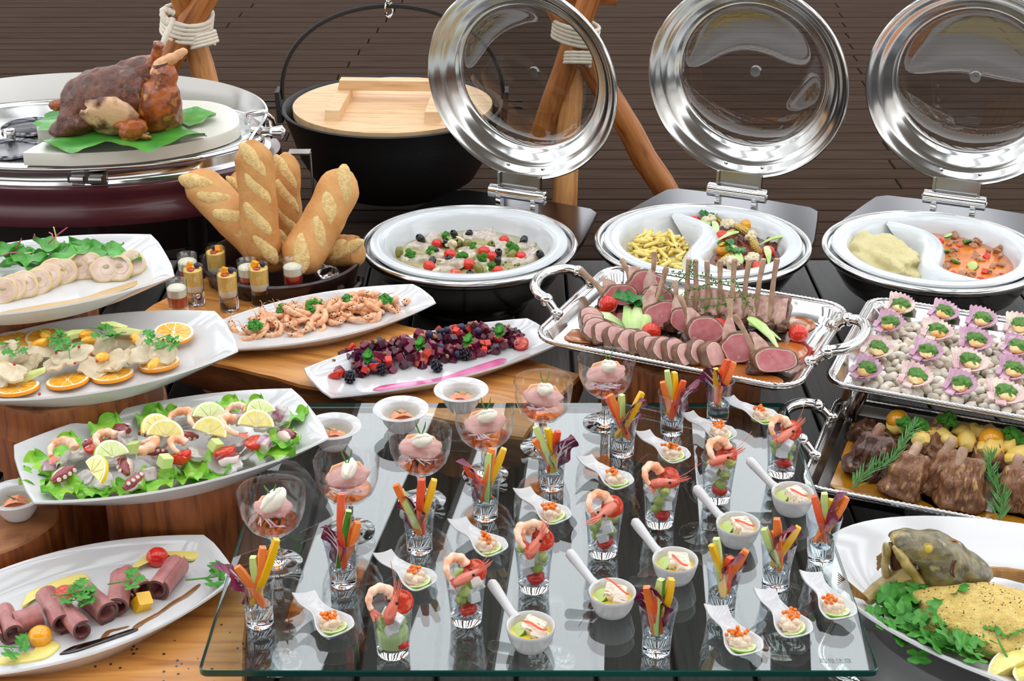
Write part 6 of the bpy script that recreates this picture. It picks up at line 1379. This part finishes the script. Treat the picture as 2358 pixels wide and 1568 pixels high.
for (a, b, w) in (((700, 1070), (1330, 470), 'slanting across the dark ribs'), ((2130, 1370), (2040, 740), 'standing upright among the right-hand ribs')):
    p, q = at(*cr2(*a), ZR + .012), aty(*cr2(*b), at(*cr2(*a), ZR).y + .09); L = (q - p).length
    m = (q - p).to_track_quat('X', 'Z').to_matrix(); put('rosemary_sprig', rosemary(L, 90, .030, a[0] * .01), p, m, 1, 'green rosemary sprig %s in the rib tray' % w, 'rosemary')
# ================================================================== whole fish
cf = crop(1880, 1160, 3.843)
HP = at(*cf(1010, 640), FZ + .035)
def rel3(x, y, dY=0.0, o=HP): return aty(*cf(x, y), o.y + dY) - o
g = G()
def pillow(g, px, th, y0=0.0, m=0, prof=((1, 0), (.97, .35), (.86, .68), (.62, .92), (.25, 1.0))):
    P = [rel3(x, y, y0) for x, y in px]; c = sum(P, Vector()) / len(P); L = []
    for k, d in list(prof)[::-1]: L.append([(c.x + (p.x - c.x) * k, c.y - th * d, c.z + (p.z - c.z) * k) for p in P])
    for k, d in list(prof)[1:]: L.append([(c.x + (p.x - c.x) * k, c.y + th * d, c.z + (p.z - c.z) * k) for p in P])
    g.loft(L, m)
pillow(g, [(635, 325), (680, 285), (760, 266), (900, 276), (1040, 268), (1110, 290), (1200, 330), (1300, 395), (1420, 480), (1540, 560), (1570, 610), (1480, 665), (1320, 700), (1210, 760), (1120, 840), (1000, 850), (900, 790), (840, 700), (850, 560), (830, 440), (770, 370), (690, 345)], .040)
pillow(g, [(850, 380), (1000, 350), (1200, 420), (1320, 560), (1220, 700), (1060, 760), (930, 690), (860, 540)], .048)
head = fuse(g, 'fish_head', 'fish_head', .0032, 4, (.0035, 55))
g = G(); pillow(g, [(585, 385), (600, 350), (640, 345), (660, 380), (640, 480), (640, 600), (615, 695), (580, 700), (572, 600), (580, 480)], .012, -.012); pillow(g, [(655, 375), (690, 360), (770, 430), (850, 520), (920, 620), (1000, 720), (1060, 800), (980, 800), (880, 720), (800, 610), (720, 500)], .010, -.030); jaw = fuse(g, 'fish_jaw', 'fish_belly', .0026, 3, (.002, 90))
g = G(); pillow(g, [(640, 350), (760, 350), (840, 440), (850, 560), (800, 620), (720, 520), (660, 600), (640, 520)], .014, -.004); mouth = g.mesh('fish_mouth', 'fish_mouth')
g = G(); g.blob((.0075, .003, .0095), 2, 0, 1, Matrix.Translation(rel3(985, 395, -.0415)) @ RY(-.2)); ring = g.mesh('eye_ring', 'fish_belly'); g = G(); g.blob((.005, .003, .0068), 2, 0, 1, Matrix.Translation(rel3(988, 400, -.0438))); eye = g.mesh('fish_eye', 'fish_eye')
g = G(); g.blob((.045, .016, .020), 3, .1, 2, Matrix.Translation(rel3(1000, 800, -.026)) @ RY(.45)); g.blob((.025, .012, .026), 2, .2, 2, Matrix.Translation(rel3(900, 830, -.012))); g.tube([rel3(780, 640, -.01), rel3(640, 720, -.02), rel3(540, 770, -.03), rel3(440, 850, -.04)], [.022, .016, .013, .010], 10); belly = g.mesh('fish_belly', 'fish_belly')
fins = []
g = G()
for k in range(7): g.tube([rel3(440, 840, -.04) , rel3(330, 740 + 12 * k, -.05), rel3(190, 610 + 20 * k, -.05)], [.0035, .002, .0006], 5)
fins.append(('fin', g.mesh('fin', 'fin')))
g = G()
for k in range(6): g.tube([rel3(580, 450 + 18 * k, .0), rel3(548 - 6 * (k % 2), 470 + 20 * k, .004), rel3(530 + 3 * k, 470 + 24 * k, .006)], [.003, .0022, .0008], 5)
fins.append(('fin', g.mesh('fin', 'fin')))
g = G()
for k in range(5): g.tube([rel3(1500, 580 + 6 * k, .02), rel3(1680, 585 + 14 * k, .03), rel3(1837, 600 + 22 * k, .03)], [.005, .004, .003], 6)
fins.append(('fin', g.mesh('fin', 'fin')))
g = G()
for k in range(4): g.tube([rel3(1130 + 40 * k, 330 + 16 * k, .0), rel3(1220 + 26 * k, 320 + 30 * k, .006), rel3(1290 + 10 * k, 370 + 20 * k, .01)], [.003, .002, .0006], 5)
fins.append(('fin', g.mesh('fin', 'fin')))
g = G(); g.blob((.0055, .003, .005), 1, 0, 1, Matrix.Translation(rel3(962, 748, -.040))); spot = g.mesh('dark_hole', 'fish_mouth')
def gill(u, v):
    t = u; return rel3(1235 - 40 * math.sin(t * PI) + 30 * t, 500 + 230 * t, -.046 + .01 * abs(2 * t - 1)) + Vector((.004 * (v - .5), 0, 0))
g = G(); g.tube([gill(i / 10, .5) for i in range(11)], .0016, 5); gl = g.mesh('gill_line', 'fish_mouth')
put('whole_fish', [('head', head), ('jaw', jaw), ('mouth', mouth), ('eye', ring, [('pupil', eye)]), ('belly', belly), ('dark_hole', spot), ('gill_line', gl)] + fins, HP, 0, 1, 'roasted whole fish with gaping mouth raised on the oval platter', 'fish')
FP2 = at(*cf(1580, 1050), FZ + .018)
g = G(); g.blob((.120, .072, .042), 5, .16, 2.4, RZ(-.42), 0, 2.2, -.016); me = g.mesh('fillet_body', 'crumb_fillet', 180)
gs = G()
for k in range(220):
    a, e = rr(0, 2 * PI), rr(.15, 1.5); dd = Vector((math.cos(a) * math.cos(e), math.sin(a) * math.cos(e), math.sin(e))); kk = 1 + .16 * noise.noise(dd * 2.4 + Vector((2.2, 2.2 * 1.7, -2.2)))
    gs.blob((rr(.0006, .0013),) * 3, 1, 0, 1, RZ(-.42) @ T(dd.x * .120 * kk, dd.y * .072 * kk, max(dd.z * .042 * kk, -.016)))
pm = gs.mesh('pepper_specks', 'pepper_speck')
o = put('crusted_fillet', [('fillet', me), ('pepper_specks', pm)], FP2, 0, 1, 'golden crumb-crusted fish fillet flecked with pepper beside the fish head', 'fish fillet'); o.children[1]['kind'] = 'stuff'
for i, (x, y, z, yw, s) in enumerate(((760, 1040, .016, 3.0, 1.5), (870, 960, .026, 2.3, 1.5), (1080, 940, .034, 1.6, 1.6), (850, 1090, .014, 3.6, 1.4), (1010, 1060, .020, 2.6, 1.4), (960, 1230, .010, 3.3, 1.4), (1130, 1150, .020, 2.8, 1.4), (1220, 1300, .012, 3.4, 1.5), (1360, 1350, .012, 3.5, 1.5), (1280, 1220, .018, 2.6, 1.4), (1480, 1330, .018, 2.9, 1.4), (1640, 1290, .026, 1.8, 1.4), (1680, 1170, .034, 1.5, 1.1), (1790, 1260, .030, 1.4, 1.3))):
    put('parsley_sprig', PARS[i % 3], at(*cf(x, y), FZ + z), (rr(-.3, .3), rr(-.4, 0), yw), s * 1.3, 'broad green parsley leaf in front of the crusted fish fillet', 'parsley', 'parsley on the fish platter')
g = G()
n = 14
def wedge(k, m, g):
    pts = []
    r = .030
    return pts
rr0 = .030; ring = []
def lemon_wedge():
    g = G(); L = .036
    prof = [(math.sin(PI * t) ** .7 * rr0, -L + 2 * L * t) for t in [i / 12 for i in range(13)]]
    a0, a1 = -.62, .62
    def pt(r, a, x): return (x, r * math.sin(a), -r * math.cos(a) + rr0)
    g.loft([[pt(max(r, .001), a0 + (a1 - a0) * j / 8, x) for j in range(9)] for r, x in prof], 0, None, False, False, False); rind = g.mesh('lemon_rind', 'lemon_rind')
    g = G()
    for a, s in ((a0, 1), (a1, -1)):
        q = [pt(max(r * .9, .001), a, x * .97) for r, x in prof]; c = [(x * .97, 0, rr0 + .000) for r, x in prof]; g.loft([q, c] if s > 0 else [c, q], 0, None, False, False, False)
    fl = g.mesh('lemon_flesh', 'lemon_flesh', 80); g = G()
    for a in (a0, a1): g.tube([pt(max(r * .94, .001), a, x * .99) for r, x in prof], [.0016] * 13, 5)
    return [('rind', rind), ('flesh', fl), ('pith', g.mesh('lemon_pith', 'pith'))]
LW = lemon_wedge()
put('lemon_wedge', LW, at(*cf(1700, 1440), FZ + .004), (.75, -.3, .35), 1.25, 'cut lemon wedge showing pale flesh in front of the fish fillet', 'lemon')
put('lemon_wedge', LW, at(*cf(1850, 1545), FZ + .004), (.6, .0, .5), 1.1, 'second lemon wedge at the lower right picture corner', 'lemon')
# ================================================================== glass table: veg sticks
V = [(599, 1436), (791, 1344), (966, 1267), (1118, 1191), (1270, 1122), (1433, 1045), (1546, 996), (1652, 965), (1511, 1500), (1661, 1405), (1785, 1350), (1889, 1290)]
VW = ['nearest the front left corner', 'second up the left diagonal', 'third up the left diagonal', 'fourth up the left diagonal', 'fifth up the left diagonal', 'sixth up, beside the farthest coupe', 'seventh up the left diagonal', 'farthest, under the lamb tray rim', 'by the front edge', 'second of the right-hand group', 'third of the right-hand group', 'beside the fish platter']
# per glass: (kind, tip offset x px, tip y px above rim)
VS = {0: (('C', -46, -28), ('U', -6, -48), ('C', 22, -70), ('P', 58, -88), ('R', -80, -70)), 1: (('C', 20, -62), ('R', -20, -60), ('U', 22, -70), ('D', 0, -110), ('C', 46, -36)), 2: (('R', -22, -45), ('C', -54, -55), ('U', -44, -38), ('D', 6, -66), ('P', 42, -60)), 3: (('R', -42, -68), ('C', 20, -60), ('U', 10, -52), ('D', -50, -20), ('P', 48, -58)), 4: (('R', 42, -50), ('U', -42, -44), ('P', -6, -44), ('C', -46, -14), ('D', 14, -36)), 5: (('R', 30, -66), ('C', -36, -46), ('D', -40, -38), ('U', -8, -44), ('P', 48, -46)), 6: (('R', 50, -62), ('U', -18, -52), ('P', 6, -46), ('C', -28, -28), ('D', 24, -30)), 7: (('R', -18, -58), ('P', -14, -30), ('D', 14, -50), ('C', 34, -40)), 8: (('R', -6, -82), ('C', -30, -46), ('U', 2, -62), ('D', -16, -30), ('P', 34, -56)), 9: (('R', 26, -50), ('U', -24, -62), ('P', -28, -52), ('D', 10, -18), ('C', 52, -30)), 10: (('R', 14, -76), ('U', -40, -28), ('C', -8, -58), ('D', -10, -20), ('P', 46, -30)), 11: (('R', 6, -92), ('D', -30, -46), ('U', -4, -54), ('P', 18, -34), ('C', 54, -42))}
KD = {'C': ('carrot_stick', CARROT, 'orange carrot stick', 'carrot'), 'D': ('carrot_stick', CARROT2, 'deep orange carrot stick', 'carrot'), 'U': ('cucumber_stick', CUC, 'green-skinned cucumber stick', 'cucumber'), 'P': ('pepper_stick', PEPPER, 'yellow pepper stick', 'pepper')}
for i, (x, y) in enumerate(V):
    p = at(x, y, GZ + .0002); put('veg_glass', SHOT, p, 0, 1, 'heavy-based shot glass of vegetable sticks %s' % VW[i], 'glass', 'vegetable stick glasses')
    for j, (k, dx, dy) in enumerate(VS[i]):
        rim = p + Vector((0, 0, .0752)); sc = FP / ((rim.y) * _c + (CAMH - rim.z) * _s)
        ang = 2 * PI * j / 5 + i
        if k == 'R':
            tip = rim + Vector((dx / sc * .75, .006, -dy / sc * .62 + .004)); base = p + Vector((dx / sc * .15, .006, .030))
            m = (tip - base).to_track_quat('X', 'Y').to_matrix(); L = (tip - base).length
            put('radicchio_leaf', RADIC[i % 3], base.lerp(tip, .45), m @ Matrix.Rotation(PI / 2 + rr(-.5, .5) + (.5 if dx < 0 else -.5), 3, 'X'), L / .052 * .96, 'crimson radicchio leaf with white ribs in the glass %s' % VW[i], 'radicchio', 'radicchio leaves'); continue
        nm, me, lb, ct = KD[k]; tip = rim + Vector((dx / sc * .92, .004 - .018 * (dy + 40) / -60 * -1 * .3, -dy / sc * .98)); base = p + Vector((-dx / sc * .16 + .004 * math.cos(ang), .004 * math.sin(ang), .0295))
        m = align(tip - base); L = (tip - base).length; native = {'C': .072, 'D': .068, 'P': .074, 'U': .072}[k]
        put(nm, me, base, m @ RZ(rr(-.4, .4)), (.86, .86, L / native), lb + ' in the glass ' + VW[i], ct, 'vegetable sticks')
# ---------------- prawn cups
Sx = [(906, 1502), (1074, 1428), (1229, 1353), (1388, 1273), (1518, 1205), (1650, 1149), (1798, 1090)]
SWD = ['nearest the front edge', 'second from the front', 'third from the front', 'fourth from the front', 'fifth from the front', 'sixth from the front', 'farthest back']
g = G(); g.blob((.010, .008, .008), 2, .35, 2); AVO = g.mesh('avocado_chunk', 'avocado', 40)
TUR = cube(.016, 'turnip', 'turnip_dice'); g = G(); g.blob((.0125, .0125, .009), 2, .25, 2); TOB = g.mesh('tomato_chunk', 'tomato')
g = G(); g.lathe([(.0005, .0130), (.014, .0135), (.0195, .016), (.0215, .032), (.0205, .036), (.012, .040), (.0005, .037)], 28); DRS = g.mesh('green_dressing', 'green_dressing')
for i, (x, y) in enumerate(Sx):
    p = at(x, y, GZ + .0002); w = SWD[i]; put('prawn_cup', CUP, p, 0, 1, 'clear tumbler of prawn and avocado, %s' % w, 'glass', 'prawn cocktail tumblers')
    if i in (0,): put('green_dressing', DRS, p, 0, 1, 'pale green avocado dressing in the prawn tumbler %s' % w, 'dressing')
    put('tomato_chunk', TOB, p + Vector((.003 if i else .009, -.006, .022)), rrot(.5), 1.02, 'red tomato piece at the bottom of the prawn tumbler %s' % w, 'tomato')
    for k in range(9):
        a = 2 * PI * k / 4 + i + .5 * (k // 4); me, nm, lb = (AVO, 'avocado_chunk', 'green avocado chunk') if k % 2 == 0 else (TUR, 'turnip_dice', 'white cube')
        put(nm, me, p + Vector(((.0095 + .0009 * k) * math.cos(a), (.0095 + .0009 * k) * math.sin(a), .031 + .0042 * k)), rrot(.6), .92, lb + ' in the prawn tumbler ' + w, nm.split('_')[0], nm.replace('_', ' ') + 's in the tumblers')
    put('tomato_half', TOMH, p + Vector((.012, .008, .074)), (.9, 0, -.3 + rr(-.3, .3)), 1.3, 'halved cherry tomato on top of the prawn tumbler ' + w, 'tomato', 'tomato halves on the tumblers')
    fl = i in (0, 1, 2, 4)
    put('peeled_prawn', PRAWN, p + Vector((-.016 if fl else -.010, .004, .076)), (.9, .1, .5 + .3 * (i % 3)), 1.1, 'curled peeled prawn hung on the rim of the tumbler ' + w, 'prawn', 'peeled prawns on the tumblers')
    if i in (2, 5): put('peeled_prawn', PRAWN, p + Vector((-.002, .012, .080)), (1.1, 0, .2), 1.0, 'second curled prawn on the tumbler ' + w, 'prawn', 'peeled prawns on the tumblers')
    ay = (1.1, .35, .8, -2.4, .0, .25, .55)[i]; el = (-.9, -.35, -.75, .25, -.1, -.25, -.4)[i]
    put('prawn_garnish', HEAD, p + Vector((.002, -.012, .076)), (0, el, ay), .93, 'red prawn head with feelers on the tumbler ' + w, 'prawn', 'prawn heads on the tumblers')
# ---------------- spoons
SP = [((770, 1448), (722, 1402)), ((962, 1342), (908, 1306)), ((1128, 1266), (1076, 1228)), ((1275, 1193), (1225, 1157)), ((1423, 1115), (1367, 1080)), ((1553, 1055), (1501, 1022)), ((1661, 1006), (1606, 977)), ((1757, 966), (1704, 941)), ((1712, 1494), (1664, 1434)), ((1825, 1452), (1778, 1397)), ((1928, 1412), (1882, 1356))]
SPW = ['lowest of the diagonal row', 'second up the diagonal', 'third up the diagonal', 'fourth up the diagonal', 'fifth up the diagonal', 'sixth up the diagonal', 'seventh up the diagonal', 'by the rear glass corner', 'overhanging the front edge', 'mid front right trio', 'by the right glass edge']
TART = []
for s in range(3):
    g = G(); g.blob((.0135, .0125, .008), 3, .35, 2.4, None, 0, s * 2.2)
    for k in range(7): a = k * .9; g.blob((.0055, .005, .0045), 2, .25, 2, T(.008 * math.cos(a), .008 * math.sin(a), .004 + .003 * (k % 2)), 0, k)
    TART.append(g.mesh('tartare', 'tartare', 90))
ROE = []
for s in range(3):
    q = random.Random(s); g = G()
    for k in range(17): g.blob(.0023, 2, 0, 1, T(q.gauss(0, .0042), q.gauss(0, .0034), .0022 + abs(q.gauss(0, .0018))))
    ROE.append(g.mesh('roe', 'roe', 80))
for i, (a, b) in enumerate(SP):
    pa, pb = at(a[0], a[1], GZ + .006), at(b[0], b[1], GZ + .012); d = pa - pb; yaw = math.atan2(d.y, d.x); c = (pa + pb) / 2; c.z = GZ + .0003; dv = Vector((math.cos(yaw), math.sin(yaw), 0)); nv = Vector((-dv.y, dv.x, 0))
    put('tasting_spoon', SPOON, c, yaw, 1, 'white porcelain tasting spoon with orange roe, %s' % SPW[i], 'spoon', 'tasting spoons')
    q = c + dv * .020
    put('lime_slice', LIME_S, q + nv * -.001 + dv * .002 + Vector((0, 0, .0085)), (rr(-.15, .15), -.12, yaw), 1.0, 'thin lime slice under the tartare in the spoon %s' % SPW[i], 'lime', 'lime slices in the spoons')
    put('fish_tartare', TART[i % 3], q + dv * .001 - nv * .003 + Vector((0, 0, .0125)), rr(0, 6), 1.12, 'glossy pale fish tartare in the spoon %s' % SPW[i], 'tartare', 'tartare in the spoons')
    put('salmon_roe', ROE[i % 3], q - dv * (.006) + nv * rr(-.006, .004) + Vector((0, 0, .0198)), rr(0, 6), 1.25, 'cluster of shiny orange roe on the spoon %s' % SPW[i], 'roe', 'roe on the spoons', 'stuff')
# ---------------- little pans
RM = [((1222, 1440), (1172, 1372)), ((1410, 1362), (1356, 1299)), ((1555, 1288), (1503, 1226)), ((1700, 1205), (1650, 1149)), ((1826, 1134), (1775, 1082))]
RW = ['nearest the front edge', 'second from the front', 'third from the front', 'fourth from the front', 'farthest back']
g = G(); g.lathe([(.0278, .0205), (.015, .0210), (.0005, .0208)], 30); YS = g.mesh('yellow_sauce', 'yellow_sauce')
g = G(); g.lathe([(.0115, -.004), (.0122, -.003), (.0122, .003)], 24, 0); g.lathe([(.0122, .003), (.0112, .004), (.0005, .0042)], 24, 1); CSL = g.mesh('cucumber_slice', ['cucumber_skin', 'cucumber'], 40)
g = G(); SQB = cube(.022, 'squid_seared', 'seared_squid')
for i, (a, b) in enumerate(RM):
    p = at(a[0], a[1], GZ + .032); p.z = GZ + .0002; t = at(b[0], b[1], GZ + .052); yaw = math.atan2(t.y - p.y, t.x - p.x)
    put('mini_pan', [('bowl', RAM_BODY), ('handle', RAM_H)], p, yaw, 1, 'small white porcelain pan with stick handle, %s' % RW[i], 'small pan', 'mini porcelain pans')
    put('yellow_sauce', YS, p, 0, 1, 'yellow sauce pooled in the little white pan %s' % RW[i], 'sauce', 'sauce in the pans')
    put('cucumber_slice', CSL, p + Vector((-.014, .002, .0225)), (.3, -.7, 0), .9, 'thick green cucumber slice in the little white pan %s' % RW[i], 'cucumber', 'cucumber slices in the pans')
    put('seared_squid', SQB, p + Vector((.004, .003, .026)), (.25, .15, -.5 + .3 * i), (1.35, 1.1, .8), 'scored white seared squid piece in the little white pan %s, behind' % RW[i], 'squid', 'seared squid in the pans')
    put('seared_squid', SQB, p + Vector((.010, -.010, .024)), (.35, .2, -.35 + .2 * i), (.9, .7, .65), 'scored white seared squid piece in the little white pan %s, in front' % RW[i], 'squid', 'seared squid in the pans')
    g = G(); f = (-1) ** (i == 1); pts = [Vector((-.010 + .030 * t, .012 * math.cos(t * 4.0) - .006, .0345 + .004 * math.sin(t * 3.1) + (.016 * (1 - t) if i == 1 else 0))) for t in [k / 14 for k in range(15)]]
    g.tube([(-.004, .002, .034)] + pts if False else pts, [.0006] + [.0019] * 13 + [.0005], 6, flat=.5); put('carrot_thread', g.mesh('carrot_thread', 'carrot_red'), p, rr(-.3, .3), 1, 'curled orange carrot thread on the squid in the little white pan %s' % RW[i], 'carrot', 'carrot threads in the pans')
# ---------------- coupes
CP = [(624, 1130), (797, 1059), (967, 994), (1116, 938), (1251, 878), (1397, 825)]
CW = ['at the front left', 'second from the left', 'third from the left', 'fourth from the left', 'fifth from the left', 'nearest the lamb tray']
g = G(); g.lathe([(.0005, .0542), (.012, .0552), (.0252, .0610), (.0340, .0705), (.0350, .0722), (.0005, .0724)], 48); CONS = g.mesh('consomme', 'consomme')
DUCK = []
for s in range(3):
    g = G(); g.blob((.033, .021, .0065), 3, .2, 2, None, 0, s * 3.1); m = g.mesh('duck_meat', 'duck', 60); g = G(); g.tube([(-.029, .004, -.002), (-.019, .0175, .0), (.0, .0212, .0), (.019, .0175, 0), (.029, .004, -.002)], [.002, .0042, .0048, .0042, .002], 8); DUCK.append([('meat', m), ('skin', g.mesh('duck_skin', 'duck_skin'), None, 'golden fat edge')])
g = G(); g.blob((.0165, .0098, .0092), 3, .14, 2.0, None, 0, 3); g.tube([(-.014, .0, .006), (0, -.002, .0094), (.014, 0, .005)], [.002, .0035, .002], 8); CREAM = g.mesh('cream_quenelle', 'cream')
for i, (x, y) in enumerate(CP):
    p = at(x, y, GZ + .1215); p.z = GZ + .0002; w = CW[i]
    put('coupe_glass', [('bowl', COUPE_B), ('stem', COUPE_S)], p, 0, 1, 'stemmed coupe glass of ham and cream, %s' % w, 'glass', 'coupe glasses')
    put('amber_broth', CONS, p, 0, 1, 'amber liquid at the bottom of the coupe %s' % w, 'broth', 'amber liquid in the coupes')
    put('ham_slice', DUCK[i % 3], p + Vector((0, .004, .092)), (.55, .12 * (-1) ** i, rr(-.15, .15)), .98 if i else .8, 'pink ham slice with pale rim in the coupe %s' % w, 'ham', 'ham slices in the coupes')
    put('cream_quenelle', CREAM, p + Vector((.004, -.006, .1095)), (.25, -.45 if i else -.7, (.5, 1.3, -.4, -.3, -.9, -1.0)[i]), 1.1 if i else 1.35, 'white cream quenelle on the ham in the coupe %s' % w, 'cream', 'cream quenelles')
    g = G()
    for k in range(3 if i == 0 else 2): 
        a = (-2.6, -.9, .5)[k] if i == 0 else (-.6, .6)[k]; e = Vector((math.sin(a) * .012, 0, .018 * (1 if i else .6) + .006 * math.cos(a))); g.tube([(0, 0, 0), e * .55 + Vector((math.sin(a) * .003, 0, .002)), e], [.0009, .0013 if i < 4 else .0008, .0004], 6)
    put('herb_tip', g.mesh('herb_tip', 'herb'), p + Vector((.002, -.006, .117 if i else .118)), 0, 1.1, 'two green herb needles stuck in the cream of the coupe %s' % w if i else 'three green herb needles stuck in the cream of the front left coupe', 'herb', 'herb tips in the cream')
    g = G()
    for k in range(7): a = rr(0, 6); g.tube([Vector((.026 * math.cos(a), -abs(.022 * math.sin(a)) - .002, .077)), Vector((.016 * math.cos(a + .7), -.020 + .01 * math.sin(a), .082)), Vector((.022 * math.cos(a + 1.5), -.012 + .014 * math.sin(a), .079))], [.0008, .0014, .0008], 5)
    put('onion_shreds', g.mesh('onion_shreds', 'onion'), p, 0, 1, 'pale purple onion shreds under the ham in the coupe %s' % w, 'onion', 'onion shreds in the coupes', 'stuff')
# ---------------- salmon bowls
g = G(); g.lathe([(.0262, .0155), (.014, .0160), (.0005, .0162)], 30); OIL = g.mesh('green_oil', 'oil_green')
SAL = []
for s in range(2):
    g = G(); g.grid(lambda u, v: Vector((.040 * (u - .5) * (1 - .25 * v), .026 * (v - .5), .006 + .008 * math.sin(PI * u) + .004 * math.sin(PI * v * 1.5 + s) + .002 * noise.noise(Vector((u * 6, v * 4, s))))), 16, 12)
    g.grid(lambda u, v: Vector((.040 * (.5 - u) * (1 - .25 * v), .026 * (v - .5), -.002)), 8, 8); g.blob((.019, .011, .008), 2, .2, 2, T(0, 0, .005), 0, s); SAL.append(g.mesh('salmon_piece', 'salmon', 60))
for i, (x, y, z) in enumerate(((766, 981, GZ), (923, 941, GZ), (1062, 897, GZ), (36, 1138, .161))):
    w = ('beside the octopus platter', 'behind the third coupe', 'below the beetroot platter', 'on the left-edge stump')[i]
    p = at(x, y, z + .037); p.z = z + .0002
    put('salmon_bowl', SBOWL, p, 0, 1.0, 'small wide-rimmed white bowl with salmon, %s' % w, 'bowl', 'small salmon bowls')
    put('green_oil', OIL, p, 0, 1, 'yellow-green oil in the salmon bowl %s' % w, 'oil', 'oil in the salmon bowls')
    put('smoked_salmon', SAL[i % 2], p + Vector((0, -.003, .0165)), (.1, 0, (.2, .25, -.1, .2)[i]), 1.05, 'orange-pink salmon piece in the bowl %s' % w, 'salmon', 'salmon pieces')
    g = G()
    for k in range(7): a = -1.0 + .33 * k; g.tube([(0, 0, 0), (.008 * math.sin(a), .002, .008 * math.cos(a) * .7), (.014 * math.sin(a * 1.2), .004, .013 * math.cos(a))], [.0006, .0005, .0003], 4)
    put('dill_tip', g.mesh('dill_tip', 'herb'), p + Vector((.002, -.008, .031)), (.9, 0, rr(-.5, .5)), 1.0, 'tiny dark dill sprig on the salmon %s' % w, 'dill', 'dill sprigs on the salmon')
# ================================================================== tell look-alikes apart by their order in the photograph
def _px(o):
    bpy_m = o.matrix_world.translation; z = CAMH - bpy_m.z; zc = bpy_m.y * _c + z * _s
    return CX + FP * bpy_m.x / zc, CY + FP * (z * _c - bpy_m.y * _s) / zc
bpy.context.view_layer.update()
_by = {}
for o in SC.objects:
    if o.parent is None and o.get('label') and o.get('category'): _by.setdefault(o['label'], []).append(o)
ORD = 'first second third fourth fifth sixth seventh eighth ninth tenth eleventh twelfth thirteenth fourteenth fifteenth sixteenth seventeenth eighteenth nineteenth twentieth'.split()
for lab, os_ in _by.items():
    if 2 <= len(os_) <= 20 and len(lab.split()) <= 12:
        os_.sort(key=lambda o: _px(o)[0])
        for i, o in enumerate(os_): o['label'] = lab + ', ' + (('leftmost' if i == 0 else 'rightmost' if i == len(os_) - 1 else ORD[i] + ' from the left') if len(os_) > 2 else ('the left one', 'the right one')[i])
